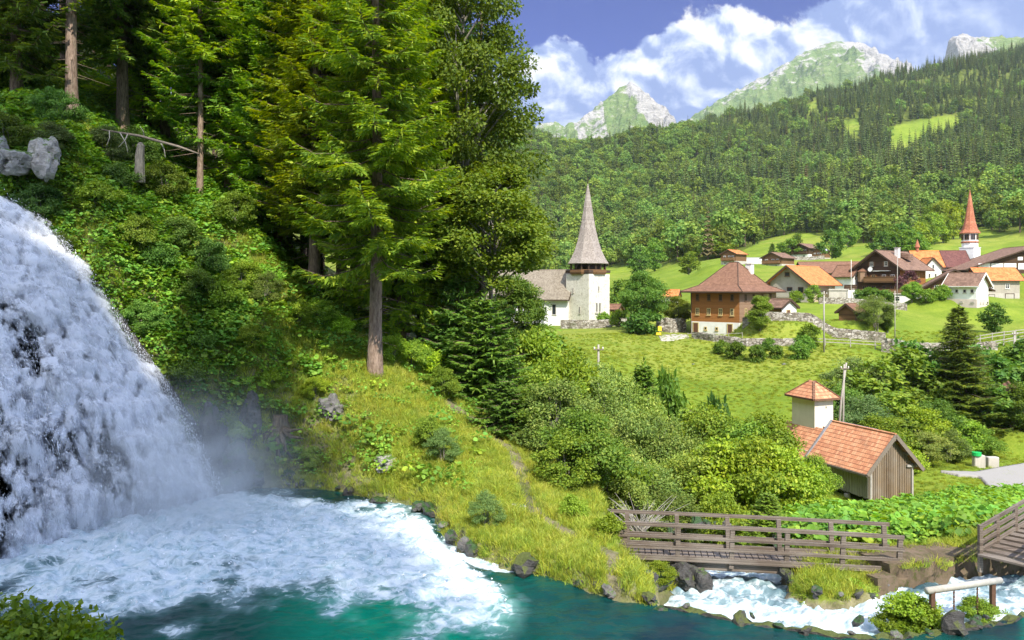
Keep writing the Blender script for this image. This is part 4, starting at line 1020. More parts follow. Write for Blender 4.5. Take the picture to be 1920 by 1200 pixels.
for px, Yd, k, s, lb in ((520,44.5,2,.9,'low-branched spruce left of the tall bare trunk, lit on its tips'),(640,45,1,1.0,'spruce filling the gap behind the bare trunk with bright boughs'),(750,41.5,2,1.0,'bushy spruce immediately right of the bare trunk'),(430,45,1,.95,'spruce with bright hanging boughs at the left of the lit wood edge'),(310,48,2,1.0,'spruce half in shade left of the thin light trunk')):
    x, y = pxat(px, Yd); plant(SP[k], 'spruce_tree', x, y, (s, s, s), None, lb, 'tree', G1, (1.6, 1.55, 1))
gg = np.random.default_rng(33); spots = []; k = 0
while len(spots) < 105 and k < 9000:
    k += 1
    px = gg.uniform(-420, 935); Yd = 46+70*gg.random()**1.5
    if px > 860 and Yd > 62: continue
    if Yd < 50 and 330 < px < 700: continue
    x, y = pxat(px, Yd)
    if all((x-a)**2+(y-b)**2 > 3.6**2 for a, b in spots): spots.append((x, y))
for i, (x, y) in enumerate(spots):
    s = gg.uniform(.85, 1.12)
    plant(SPfar[i % 3], 'spruce_tree', x, y, (s, s, s*gg.uniform(.9, 1.1)), None, 'spruce among the shaded trunks deep in the wood', 'tree', 'spruces deep in the wood')
# unseen trees placed behind the camera to shade the fall and the slope
gb = np.random.default_rng(8)
bt = 0
for i in range(52):
    x = gb.uniform(-26, 14); y = gb.uniform(-34, -12)
    if i > 36: x = gb.uniform(4, 15); y = gb.uniform(-26, -12)
    zz = float(Hb(np.array([x]), np.array([y]))[0]); s = gb.uniform(.75, .98)
    plant(SPfar[i % 3], 'spruce_tree', x, y, (s*1.25, s*1.25, s), None, 'unseen spruce behind the viewer, shading the waterfall', 'tree', 'unseen spruces shading the fall', None, zz)
# beech and ash at the right end of the wood
x, y = pxat(868, 43); plant(BR['beech'], 'beech_tree', x, y, (0.86, .86, 1.0), 1.0, 'tall beech with dark leaves against the sky at the wood end', 'tree', None, (.85, .95, .9))
x, y = pxat(925, 41); plant(BR['ash'], 'ash_tree', x, y, (.95, .95, .74), 2.0, 'yellow-green ash whose branches reach towards the grey spire', 'tree', None, (1.15, 1.1, .85))
x, y = pxat(800, 47); plant(BR['beech'], 'beech_tree', x, y, (.8, .8, .85), 3.0, 'beech with dense mid green leaves behind the yellow-green ash', 'tree')
x, y = pxat(962, 50); plant(BR['ash'], 'ash_tree', x, y, (.62, .62, .50), 5.0, 'ash with drooping sprays in front of the old church nave', 'tree', None, (1.15, 1.1, .9))
x, y = pxat(908, 38.5); plant(SPy[0], 'young_spruce', x, y, (1.05, 1.05, .85), 1.0, 'young spruce with drooping boughs at the foot of the ash', 'tree', None, (1.2, 1.2, 1))
x, y = pxat(860, 41); plant(SPy[0], 'young_spruce', x, y, (1.0, 1.0, 1.0), 2.0, 'darker young spruce left behind the drooping one', 'tree', None, (.9, .9, .9))
x, y = pxat(945, 35.0); plant(SPy[1], 'young_spruce', x, y, (.8, .8, .62), 2.4, 'small spruce low on the grassy spur', 'tree', None, (1.1, 1.1, .9))

# ---- shrubs on the shaded left slope
G2 = 'shrubs on the slope beside the waterfall'
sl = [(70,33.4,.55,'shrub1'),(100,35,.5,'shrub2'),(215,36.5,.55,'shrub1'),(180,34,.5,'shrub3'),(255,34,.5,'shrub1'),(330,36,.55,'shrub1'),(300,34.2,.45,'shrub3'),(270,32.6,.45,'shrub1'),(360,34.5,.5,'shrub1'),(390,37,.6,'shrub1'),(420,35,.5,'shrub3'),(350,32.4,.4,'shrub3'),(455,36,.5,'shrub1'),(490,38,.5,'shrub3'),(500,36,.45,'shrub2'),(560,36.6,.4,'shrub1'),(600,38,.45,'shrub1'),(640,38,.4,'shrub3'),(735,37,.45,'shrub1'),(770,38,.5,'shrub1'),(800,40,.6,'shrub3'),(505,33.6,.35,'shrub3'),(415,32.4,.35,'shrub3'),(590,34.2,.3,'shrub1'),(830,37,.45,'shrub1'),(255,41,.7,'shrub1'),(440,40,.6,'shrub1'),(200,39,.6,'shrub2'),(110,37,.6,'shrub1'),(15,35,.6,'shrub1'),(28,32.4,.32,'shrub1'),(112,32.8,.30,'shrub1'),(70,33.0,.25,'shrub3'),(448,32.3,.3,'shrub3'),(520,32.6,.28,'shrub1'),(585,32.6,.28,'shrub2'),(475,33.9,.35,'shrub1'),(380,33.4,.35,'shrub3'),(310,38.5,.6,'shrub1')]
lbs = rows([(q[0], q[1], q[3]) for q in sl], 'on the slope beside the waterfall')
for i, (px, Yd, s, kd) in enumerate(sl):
    x, y = pxat(px, Yd); b = .8+0.55*sstep(380, 600, px)  # crowns darker to the left: shade of the slope put into the colour
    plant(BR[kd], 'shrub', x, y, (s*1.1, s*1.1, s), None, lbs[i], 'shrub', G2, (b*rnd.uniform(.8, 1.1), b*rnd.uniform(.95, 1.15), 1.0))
# shrubs on the spur
for px, Yd, s, lb, kd in ((805,31.6,.42,'small dark shrub near the top of the grassy spur','shrub1'),(830,30.6,.38,'low grey-green shrub on the grassy spur','shrub2'),(912,25.2,.34,'round low shrub near the tip of the grassy spur','shrub2'),(1075,25.8,.30,'bright low shrub at the right foot of the spur','shrub3'),(1140,24.4,.30,'butterbur clump before the bridge end','shrub3')):
    x, y = pxat(px, Yd); plant(BR[kd], 'shrub', x, y, s, None, lb, 'shrub')

# ---- thicket in the gully, middle of the picture
G3 = 'trees and shrubs of the gully thicket'
th = [  # px, Y, kind, scale xy, scale z, colour
 (1010,40,'shrub1',1.3,1.2,(1,1,1)),(1050,43,'shrub1',1.4,1.4,(.9,1,.9)),(1010,50,'far1',1.0,.55,(.9,.95,.9)),(1060,54,'far1',1.1,.6,(.8,.9,.9)),(1000,36,'shrub1',1.0,.9,(1.2,1.1,1)),(985,45,'shrub1',1.3,1.3,(.9,1,1)),
 (1085,46,'willow',1.1,1.05,(1,1,1)),(1040,35,'shrub2',1.2,1.0,(.9,.85,.8)),(1090,37,'willow',1.0,.9,(1,1,1)),(1125,41,'willow',1.1,1.0,(.9,.9,.9)),(1160,44,'willow',1.1,1.15,(1,1,.9)),(1100,31,'shrub1',1.0,.9,(1,1,1)),(1060,30,'shrub1',.8,.7,(1.1,1.1,1)),
 (1130,33,'shrub1',1.2,1.2,(1,1.1,1)),(1175,35,'willow',.9,.85,(1.2,1.2,1.3)),(1185,38,'shrub1',1.3,1.2,(.9,1,.9)),(1210,46,'willow',1.1,1.1,(1.1,1.1,.9)),(1240,41,'willow',1.0,1.0,(1,1,.9)),(1215,33,'shrub2',1.2,1.1,(1.2,1.25,1.3)),
 (1265,36,'shrub2',1.3,1.3,(1,.95,.8)),(1280,45,'shrub1',1.5,1.4,(1.2,1.1,.9)),(1300,40,'willow',1.0,.95,(1.1,1,.8)),(1320,34,'shrub2',1.3,1.3,(.9,.9,.7)),(1345,38,'column',1.0,.85,(1,1.05,1)),(1330,44,'column',1.1,.95,(1,1,1)),
 (1375,42,'column',1.1,1.05,(1,1.05,1)),(1405,38.5,'column',1.1,.95,(1.05,1.1,1)),(1435,42.5,'column',1.15,1.05,(1,1.1,1)),(1450,38,'column',1.0,.8,(1.05,1.1,1)),(1375,34,'shrub1',1.3,1.4,(1,1.1,1)),(1420,34,'shrub1',1.2,1.3,(1.1,1.1,1)),(1290,50,'shrub1',1.3,1.1,(1,1,1)),
 (1150,50,'far1',.8,.6,(1,1,1)),(1120,52,'far1',.9,.7,(.9,.95,1)),(1260,31,'shrub2',.9,.8,(1,.9,.7)),(1180,31,'shrub2',.8,.8,(1.1,1.1,1.1)),(1355,31,'shrub1',.7,.8,(1,1,1)),(1465,34,'shrub1',1.1,1.1,(1.1,1.1,1)),(1030,60,'far1',1.0,.55,(.8,.9,.9)),(1000,66,'far1',1.2,.55,(.8,.9,.9)),(1070,68,'far1',1.0,.5,(.9,.95,.9)),(985,58,'far1',1.0,.75,(.95,1,.9)),(1015,55,'far1',.9,.72,(1,1,.9)),(1045,58,'far1',.95,.78,(.95,1,.9)),(1075,56,'far1',.9,.66,(1.05,1,.9)),(1000,62,'far1',1.1,.85,(.9,.95,.9)),(1040,64,'far1',1.0,.82,(.85,.95,.9)),(1090,64,'far1',.8,.62,(1,1,.9)),(1110,50,'willow',1.1,1.1,(1,1,.9)),(1165,54,'shrub1',1.3,1.2,(.95,1,.9)),(1230,53,'shrub1',1.3,1.2,(1,1,.9)),(1275,55,'shrub1',1.2,1.0,(1.05,1,.9)),(1320,52,'shrub1',1.3,1.2,(1,1.05,.9)),(1365,52,'shrub1',1.3,1.4,(.95,1,.9)),(1410,52,'shrub1',1.2,1.5,(1,1.05,.9)),(1450,52,'column',.9,.75,(1,1.05,.9)),(1090,58,'far1',.9,.6,(.9,1,.9))]
lbs = rows([q[:3] for q in th], 'in the gully thicket')
for i, (px, Yd, kd, s, sz, cl) in enumerate(th):
    if Yd > 40 and px < 1340 and kd != 'far1': sz *= 1.3; s *= 1.1
    x, y = pxat(px, Yd); plant(BR[kd], TREE_NAMES[kd], x, y, (s, s, sz), None, lbs[i], 'shrub' if 'shrub' in kd or kd == 'willow' else 'tree', G3, tuple(q*k_ for q, k_ in zip(cl, (1.3, 1.2, .95))))
for px, Yd, s, sz, lb in ((1207,53,1.25,1.4,'small spruce with a clear leader left in the gully thicket'),(1296,48,1.1,1.1,'small spruce with a clear leader right in the gully thicket'),(1440,28.5,.42,.36,'little pale spruce directly behind the bridge')):
    x, y = pxat(px, Yd); plant(SPy[0], 'young_spruce', x, y, (s, s, sz), None, lb, 'tree', None, (1.1, 1.1, 1))
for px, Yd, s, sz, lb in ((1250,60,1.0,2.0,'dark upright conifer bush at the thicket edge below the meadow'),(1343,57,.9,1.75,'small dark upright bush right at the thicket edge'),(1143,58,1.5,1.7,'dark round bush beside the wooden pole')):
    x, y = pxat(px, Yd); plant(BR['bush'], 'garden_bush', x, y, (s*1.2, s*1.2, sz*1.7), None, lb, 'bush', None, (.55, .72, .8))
x, y = pxat(1520, 50.5); plant(BR['round'], 'hazel_bush', x, y, (.40, .40, .42), None, 'rounded light green hazel in front of the barn wall', 'bush', None, (1.25, 1.2, .9))
x, y = pxat(1492, 49); plant(BR['shrub1'], 'shrub', x, y, (1.0, 1.0, .9), None, 'shrub beside the hazel at the barn corner', 'shrub', None, (1.1, 1.1, 1))
# ---- belt right of the barn
x, y = pxat(1797, 77); plant(SPmid, 'spruce_tree', x, y, (1.3, 1.3, .86), 0.5, 'lone tall dark spruce rising above the bushes right of the barn', 'tree', None, (.75, .75, .85))
G4 = 'trees and shrubs of the belt behind the barn'
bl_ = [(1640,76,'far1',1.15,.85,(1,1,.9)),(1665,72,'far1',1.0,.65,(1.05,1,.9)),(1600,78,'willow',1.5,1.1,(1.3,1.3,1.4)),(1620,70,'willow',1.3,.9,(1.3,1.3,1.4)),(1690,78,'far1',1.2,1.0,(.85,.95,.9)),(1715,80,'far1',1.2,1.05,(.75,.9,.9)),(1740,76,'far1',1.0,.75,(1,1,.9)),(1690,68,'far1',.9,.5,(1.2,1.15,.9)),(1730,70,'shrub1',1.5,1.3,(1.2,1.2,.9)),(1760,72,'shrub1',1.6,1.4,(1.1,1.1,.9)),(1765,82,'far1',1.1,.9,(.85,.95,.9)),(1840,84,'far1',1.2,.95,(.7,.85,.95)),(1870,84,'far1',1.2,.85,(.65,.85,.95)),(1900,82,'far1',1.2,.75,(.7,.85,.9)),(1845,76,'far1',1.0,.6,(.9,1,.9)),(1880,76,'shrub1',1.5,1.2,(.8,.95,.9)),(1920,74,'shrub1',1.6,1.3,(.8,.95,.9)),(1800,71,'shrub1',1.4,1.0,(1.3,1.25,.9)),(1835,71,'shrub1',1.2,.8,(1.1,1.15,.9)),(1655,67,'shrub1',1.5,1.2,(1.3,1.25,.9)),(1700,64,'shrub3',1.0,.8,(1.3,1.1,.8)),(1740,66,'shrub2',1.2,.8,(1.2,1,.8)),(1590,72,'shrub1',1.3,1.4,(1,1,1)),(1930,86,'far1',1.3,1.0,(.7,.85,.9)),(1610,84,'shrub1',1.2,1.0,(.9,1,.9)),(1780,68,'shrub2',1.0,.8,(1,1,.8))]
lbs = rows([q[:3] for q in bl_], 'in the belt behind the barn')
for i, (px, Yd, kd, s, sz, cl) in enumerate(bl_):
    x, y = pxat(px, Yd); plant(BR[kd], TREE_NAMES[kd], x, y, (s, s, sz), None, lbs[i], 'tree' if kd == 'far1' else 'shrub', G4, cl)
# ---- village trees
vt = [(1210,124,'round',1.0,1.05,'big round maple between the old church and the brown house',(.85,.95,.8)),(1207,121,'bush',2.0,1.7,'dark hedge bush at the foot of the round maple',(.6,.75,.7)),(1272,128,'round',.62,.62,'small olive tree left of the brown house',(1,.9,.7)),(1425,109,'column',1.05,.82,'young tree before the right wall of the brown house',(1,1.05,.9)),(1130,136,'bush',.9,1.2,'small bush by the old tower wall',(1.1,1.1,.8)),(1160,130,'bush',1.0,1.2,'small bush right of the old tower',(1,1,.8)),(1710,143,'round',.50,.42,'round bright green tree before the big chalet terrace',(1.1,1.1,.8)),(1703,151,'purple',.95,1.0,'purple-leaved tree beside the big chalet',(1,1,1)),(1632,146,'bush',1.9,1.35,'broad clipped bush below the big chalet terrace',(.85,.95,.8)),(1662,145,'bush',1.3,1.2,'wide bush joined to the clipped one below the terrace',(.9,1,.8)),(1765,141,'bush',1.0,1.15,'rounded bush at the left corner of the white house',(.85,.95,.7)),(1738,141,'bush',1.1,1.0,'pale bush between round tree and white house',(1.2,1.2,.9)),(1525,143,'far1',.5,.46,'small tree before the beige wall of the orange-roofed house',(1,1,.8)),(1490,147,'bush',1.0,1.0,'bush by the grey balcony',(1.1,1.1,.8)),(1642,113,'willow',1.25,.95,'olive bush right of the small wooden hut',(1,1,.7)),(1664,114,'column',.7,.72,'upright dark shrub beside the olive bush',(.8,.95,.8)),(1865,120,'far1',.68,.62,'dark bush on the slope below the white house',(.8,.95,.8)),(1560,270,'far1',1.5,1.35,'dark round tree by the hillside chalets',(.6,.7,.7)),(1480,300,'far1',1.5,1.0,'tree left of the dark hillside chalet',(.7,.8,.8)),(1492,305,'far1',1.2,1.3,'taller tree left of the dark hillside chalet',(.75,.85,.8)),(1448,262,'young',1,1,'small spruce before the low hillside chalet',None),(1590,330,'far1',1.5,1.5,'pale tree right of the top chalet',(1,1.05,.9)),(1165,165,'far1',1.0,1.0,'tree in the meadow behind the old tower',(.8,.9,.8)),(1228,330,'far1',1.6,1.9,'tree standing on the far meadow edge',(.8,.95,.8)),(1258,420,'far1',2.2,2.6,'lone tall tree at the foot of the wooded hill',(1,1.05,.9)),(1200,300,'far1',1.5,1.3,'left tree of the far meadow row',(.75,.85,.8)),(1292,250,'far1',1.2,1.0,'tree above the brown house roof left slope',(.85,.9,.8)),(1345,320,'far1',2.6,.9,'bush row on the far slope',(1,1,.8)),(1430,540,'far1',1.4,1.4,'tree beside the topmost small chalet',(1,1,.8))]
for px, Yd, kd, s, sz, lb, cl in vt:
    x, y = pxat(px, Yd)
    if kd == 'young': plant(SPy[0], 'young_spruce', x, y, (.9, .9, 1.1), None, lb, 'tree', None, (.7, .75, .8)); continue
    plant(BR[kd], TREE_NAMES[kd], x, y, (s, s, sz), None, lb, 'bush' if kd == 'bush' else 'tree', None, cl)
G5 = 'round bushes in the meadow below the wall'
bm_ = ((1382,662,100,1.0),(1422,672,98,.95),(1458,672,99,.75),(1497,675,98,.95),(1515,648,104,1.25),(1352,650,103,.8),(1440,655,103,.7),(1505,655,101,1.0))
lbs = rows([(q[0], q[2], 'bush') for q in bm_], 'in the meadow below the long stone wall', ('lower', 'upper'))
for i, (px, py, Yd, s) in enumerate(bm_):
    x, y = pxat(px, Yd); plant(BR['bush'], 'garden_bush', x, y, (s*.9, s*.9, s), None, lbs[i], 'bush', G5, (.75, .9, .8))
x, y = pxat(1192, 118); 
# trees on the shrubby strip right of the far hill meadow
G6 = 'trees of the strip between the two bright pastures'
g6 = ((1745,330,1.5),(1760,330,1.6),(1775,335,1.7),(1788,340,1.7),(1752,310,1.3),(1735,300,1.3),(1800,350,1.5),(1725,285,1.1),(1768,315,1.2))
for i, (px, Yd, s) in enumerate(g6):
    x, y = pxat(px, Yd); plant(BR['far1'], 'broadleaf_tree', x, y, (s*1.1, s*1.1, s*1.3), None, 'light green tree in the strip between two bright pastures, %s from the left' % ORD[sorted(range(9), key=lambda q: g6[q][0]).index(i)], 'tree', G6, (1.15, 1.1, .8))
for i, (px, Yd, s) in enumerate(((1660,270,1.2),(1675,275,1.3),(1690,280,1.4),(1705,268,1.2),(1718,262,1.0))):
    x, y = pxat(px, Yd); plant(BR['far1'], 'broadleaf_tree', x, y, (s*1.3, s*1.3, s), None, 'dark tree in the hedge behind the big chalet roof, %s from the left' % ORD[i], 'tree', 'hedge trees behind the big chalet', (.7, .85, .8))

# ---- wooded hillside
def far_conifer(seed, Ht, Rb, lay, sp, tint=0):
    g = np.random.default_rng(seed); P = []
    for i in range(lay):
        t = i/lay; z = Ht*(0.10+0.90*t); r = Rb*(1-t)**0.85*g.uniform(.85, 1.1)+0.15
        n_ = max(5, int(sp*(1-t*0.6))); a = np.arange(n_)*2*PI/n_+g.uniform(0, 6)+g.normal(0, .15, n_)
        d = nrm(np.stack([np.cos(a), np.sin(a), -0.45-0.2*g.random(n_)], -1)); sv = np.stack([-np.sin(a), np.cos(a), 0*a], -1)
        b = np.stack([0*a, 0*a, z+Ht/lay*0.9+g.normal(0, .1, n_)], -1)
        rr = r*g.uniform(.75, 1.15, n_)
        P.append(kites(b, d, sv, rr, rr*0.95, -0.12))
    V, F = join(P); V2, F2 = trunk_parts([(0, 0, -1), (0, 0, Ht*0.3), (0, 0, Ht*.98)], [.3, .22, .03], 5)
    return V, F, V2, F2
def far_broad(seed, Ht, Rb, ncl, nl, ls):
    g = np.random.default_rng(seed)
    d = nrm(g.normal(size=(ncl, 3))); r = g.uniform(.4, 1, ncl)**.5; c = d*r[:, None]*np.array([Rb, Rb, Ht*.36]); c[:, 2] += Ht*.58
    ci = np.repeat(np.arange(ncl), nl); q = nrm(g.normal(size=(len(ci), 3))); p = c[ci]+q*(Rb*.42)*np.array([1, 1, .8])*g.random(len(ci))[:, None]**.33
    o = nrm(q+np.array([0, 0, .5])+g.normal(0, .35, q.shape)); dr = nrm(np.cross(o, g.normal(size=q.shape))); sv = np.cross(dr, o); s = ls*g.uniform(.7, 1.3, len(ci))
    V, F = kites(p, dr, sv, s*1.3, s, .1); V2, F2 = trunk_parts([(0, 0, -1), (0, 0, Ht*.5), (0.2, 0, Ht*.8)], [.3, .22, .05], 5)
    return V, F, V2, F2
def pmesh(name, q, m1, m2):
    V, F, V2, F2 = q
    return mesh_np(name, np.concatenate([V, V2]), np.concatenate([F, F2+len(V)]), [m1, m2], False, np.concatenate([np.zeros(len(F), int), np.ones(len(F2), int)]))
M_hillc = leaf_mat('hill_conifers', (0.046, 0.079, 0.022), (0.09, 0.13, 0.03), (0.145, 0.17, 0.045), 0.25, 0.7, 0.4, 0.1)
M_hillb = leaf_mat('hill_broadleaves', (0.056, 0.112, 0.018), (0.115, 0.18, 0.024), (0.185, 0.225, 0.036), 0.3, 0.7, 0.4, 0.1)
M_hillbr = leaf_mat('hill_brown', (0.07, 0.055, 0.02), (0.12, 0.09, 0.035), (0.16, 0.12, 0.06), 0.1, 0.8, 0.3, 0.1)
HC = [far_conifer(301+i, (21, 17, 24, 13)[i], (3.3, 3.0, 3.2, 2.6)[i], (13, 11, 15, 9)[i], 11) for i in range(4)]
HB = [far_broad(311+i, (14, 11, 16)[i], (4.6, 4.0, 4.4)[i], 22, 30, 1.05) for i in range(3)]
protos = [pmesh('conifer_%d' % i, q, M_hillc, M_barkd) for i, q in enumerate(HC)] + [pmesh('broadleaf_%d' % i, q, M_hillb, M_barkd) for i, q in enumerate(HB)] + [pmesh('withered_0', HC[1], M_hillbr, M_barkd)]
g = np.random.default_rng(91)
cand = 200000
cu = g.uniform(-0.12, 0.72, cand); cy2 = np.sqrt(g.uniform(285**2, 1750**2, cand)); cx2 = cu*cy2
# thin to one tree per cell
cell = 7.6; key = (np.floor(cx2/cell).astype(np.int64)*100003+np.floor(cy2/cell).astype(np.int64))
_, fi = np.unique(key, return_index=True); cx2, cy2 = cx2[fi], cy2[fi]
cz2 = H(cx2, cy2); px = 960+cx2/cy2*FPX; py = HZ-(cz2-CAMZ)/cy2*FPX
ok = forest_mask(px, py, cy2) & (clear_hill(px, py) < .4)
# hide-test: keep only trees that can be seen over the ground in front of them
cx2, cy2, cz2, px, py = (a[ok] for a in (cx2, cy2, cz2, px, py))
Hm = 18
vis = np.ones(len(cx2), bool)
for t in np.linspace(0.5, 0.985, 14):
    zz = H(cx2*t, cy2*t); vis &= (zz-CAMZ)/(t) < (cz2+Hm+25-CAMZ)+4
cx2, cy2, cz2, px, py = (a[vis] for a in (cx2, cy2, cz2, px, py))
print('hill trees', len(cx2))
zone = fbm(cx2*0.012, cy2*0.008, None, 93, 4)
el = (520-py)/400
pcon = np.clip(0.20+0.9*el*(px > 1300)+0.55*zone + 0.35*(px > 1600)*(py < 330) + 0.3*(px < 1250)*(py < 330), 0.05, 0.97)
isc = g.random(len(cx2)) < pcon
brown = g.random(len(cx2)) < 0.012
kind = np.where(isc, g.integers(0, 4, len(cx2)), 4+g.integers(0, 3, len(cx2))); kind = np.where(brown, 7, kind)
scl = 1.12*g.uniform(0.5, 1.25, len(cx2))*(1-.25*sstep(800, 1200, cy2)*isc)*(1+0.12*zone)*np.where(isc, 1.0, 0.95)
rot = np.stack([g.normal(0, .03, len(cx2)), g.normal(0, .03, len(cx2)), g.uniform(0, 6.28, len(cx2))], -1)
# the nearest trees of the wood's foot are things of their own
dvis = cy2/np.maximum(scl, .1); near_i = np.argsort(dvis)[:150]; far_i = np.setdiff1d(np.arange(len(cx2)), near_i)
scatter('hill_forest', np.stack([cx2, cy2, cz2-.3], -1)[far_i], rot[far_i], scl[far_i], kind[far_i], protos, 'mixed forest of dark spruces and green broadleaves covering the hillside', 'forest')
hm = [(mesh_np('hc_t', q[2], q[3], [M_barkd], True), mesh_np('hc_c', q[0], q[1], [M_hillc])) for q in HC]+[(mesh_np('hb_t', q[2], q[3], [M_barkd], True), mesh_np('hb_c', q[0], q[1], [M_hillb])) for q in HB]+[(mesh_np('hw_t', HC[1][2], HC[1][3], [M_barkd], True), mesh_np('hw_c', HC[1][0], HC[1][1], [M_hillbr]))]
for i in near_i:
    k = int(kind[i]); nm, lb = (('spruce_tree', 'dark conifer at the lower edge of the wooded hillside') if k < 4 else ('broadleaf_tree', 'rounded broadleaf at the lower edge of the wooded hillside') if k < 7 else ('withered_spruce', 'brown withered conifer at the lower edge of the wooded hillside'))
    s = float(scl[i]); plant(hm[k], nm, float(cx2[i]), float(cy2[i]), s, float(rot[i, 2]), lb, 'tree', {'spruce_tree': 'conifers at the foot of the hill', 'broadleaf_tree': 'broadleaves at the foot of the hill'}.get(nm, 'withered conifers at the foot of the hill'), None, float(cz2[i])-.2)

# ---- grasses and ground leaves
def tuft(seed, nb, h, r, wd, lean=0.5, mat=None):
    g = np.random.default_rng(seed); a = g.uniform(0, 6.28, nb); b = np.stack([np.cos(a)*r*g.random(nb), np.sin(a)*r*g.random(nb), -0.02+0*a], -1)
    a2 = g.uniform(0, 6.28, nb); l = g.uniform(.1, lean, nb); hh = h*g.uniform(.5, 1.15, nb)
    d = nrm(np.stack([np.cos(a2)*l, np.sin(a2)*l, 0*a+1], -1)); d2 = nrm(d+np.stack([np.cos(a2)*.7, np.sin(a2)*.7, -.3+0*a], -1))
    sv = nrm(np.cross(d, g.normal(size=d.shape)))
    m = b+d*(hh*.6)[:, None]; t = m+d2*(hh*.5)[:, None]; w_ = sv*wd
    V = np.stack([b-w_, b+w_, m+w_*.8, m-w_*.8, t], 1).reshape(-1, 3); i = (np.arange(nb)*5)[:, None]
    return mesh_np('tuft', V, [i+np.array([0, 1, 2, 3])[None], i+np.array([3, 2, 4])[None]], [mat or M_grassb])
def leafclump(seed, nl, h, r, ls, mat):
    """big round leaves on stalks"""
    g = np.random.default_rng(seed); a = g.uniform(0, 6.28, nl); rr = r*g.random(nl)**.5
    c = np.stack([np.cos(a)*rr, np.sin(a)*rr, h*g.uniform(.35, 1, nl)*(1-.3*rr/r)], -1); s = ls*g.uniform(.6, 1.2, nl)
    nn_ = nrm(np.stack([np.cos(a)*.45, np.sin(a)*.45, 0*a+1], -1)+g.normal(0, .35, (nl, 3))); e1 = nrm(np.cross(nn_, g.normal(size=nn_.shape))); e2 = np.cross(nn_, e1)
    ring = [c-nn_*(s*.12)[:, None]]
    k = 7
    for j in range(k):
        t = 2*PI*j/k; q = 0.5*(1-0.25*(j == 0)); ring.append(c+(e1*math.cos(t)+e2*math.sin(t))*(s*q)[:, None]+nn_*(s*.06)[:, None]*g.normal(0, 1, (nl, 1)))
    V = np.stack(ring, 1).reshape(-1, 3); i = (np.arange(nl)*(k+1))[:, None]
    F = np.concatenate([i+np.array([[0, 1+j, 1+(j+1) % k]]) for j in range(k)])
    return mesh_np('leafclump', V, F, [mat])
def sample(nn, x0, x1, y0, y1, seed, cond, sz=(.7, 1.3), align=.6):
    g = np.random.default_rng(seed); yd = np.sqrt(g.uniform(y0**2, y1**2, nn)); x = g.uniform(x0, x1, nn)*yd
    x = x; y = yd; z = H(x, y); px = 960+x/y*FPX; py = HZ-(z-CAMZ)/y*FPX
    m = cond(x, y, z, px, py, g); x, y, z = x[m], y[m], z[m]; e_ = .15
    nx = -(H(x+e_, y)-z)/e_; ny = -(H(x, y+e_)-z)/e_
    rot = np.stack([np.clip(-np.arctan(ny)*align, -1.2, 1.2)*1.0, np.clip(np.arctan(nx)*align, -1.2, 1.2), g.uniform(0, 6.28, len(x))], -1)
    # tilt first then spin is not needed: tufts are round, keep only the lean
    return np.stack([x, y, z], -1), rot, g.uniform(*sz, len(x)), g
tufts = [tuft(1, 26, .20, .16, .006), tuft(2, 22, .30, .18, .007, .8), tuft(3, 18, .14, .15, .007, 1.0), tuft(4, 16, .42, .14, .007, .5)]
def nearc(x, y, z, px, py, g):
    dp = sdist(pool, x, y); d2 = sdist(low2, x, y)
    nzz = fbm(x*.6, y*.6, None, 77, 4)
    pathm = np.abs(px-np.interp(py, [750, 850, 960, 1010, 1040], [835, 965, 1000, 1080, 1150]))
    return (dp > .02) & (d2 > .1) & (g.random(len(x)) > .75*sstep(.35, .7, nzz)) & (g.random(len(x)) > .97*sstep(20, 9, pathm+5*vnoise(x, y))*(py > 740)) & ~((px > 1140) & (y > 28))
P, rot, s, g = sample(120000, -0.62, 0.66, 19.5, 42, 401, nearc, (.55, 1.25))
rot[:, 0] *= .5; rot[:, 1] *= .5
scatter('grass', P, rot, s, g.integers(0, 4, len(P)), tufts, 'rough green grass on the spur and the slope by the pool', 'grass')
# long yellow-green grass hanging on the spur banks
bigt = [tuft(11, 60, .6, .5, .016, .9, M_meadg), tuft(12, 50, .42, .5, .018, 1.1, M_meadg)]
P, rot, s, g = sample(26000, -0.02, 0.66, 50, 120, 402, lambda x, y, z, px, py, g: (py > 545) & ~((px > 1000) & (px < 1480) & (y < 56)) & (g.random(len(x)) < .5+.5*vnoise(x*.12, y*.12)), (.25, .6))
rot *= .3
scatter('meadow_grass', P, rot, s, g.integers(0, 2, len(P)), bigt, 'taller grass tussocks scattered over the village meadow', 'grass')
# butterbur and undergrowth
clumps = [leafclump(21, 16, .55, .5, .30, M_butter), leafclump(22, 12, .42, .42, .36, M_butter), leafclump(23, 20, .8, .6, .24, M_under), leafclump(24, 26, .7, .6, .16, M_under), leafclump(25, 30, .5, .6, .12, M_under)]
def butc(x, y, z, px, py, g):
    k = fbm(x*.35, y*.35, None, 88, 3)
    a = (px > 1240) & (px < 1935) & (y > 26.5) & (y < 54) & (sdist(low2, x, y) > .35)
    rd = sdist([(p.x, p.y) for p in road], x, y)
    bn = ~((np.abs(px-1610) < 80) & (y > 53))
    return a & bn & (rd > 1.2) & (g.random(len(x)) < .78+.3*k)
P, rot, s, g = sample(30000, .16, .67, 26, 54, 403, butc, (.6, 1.35), .3); rot *= .5
ki = np.where(g.random(len(P)) < .62, g.integers(0, 2, len(P)), g.integers(2, 5, len(P)))
scatter('butterbur_cover', P, rot, s*.95, ki, clumps, 'dense carpet of big light green butterbur leaves behind the bridge', 'ground cover')
def undc(x, y, z, px, py, g):
    k = fbm(x*.5, y*.5, None, 89, 3); dp = sdist(pool, x, y)
    w_ = sstep(560, 430, px)*.9+.25*sstep(760, 640, px)+.05
    top = (py < 720)
    return (px < 900) & (dp > .5) & (g.random(len(x)) < w_*(.6+.5*k)*np.where(top, .9, .6))
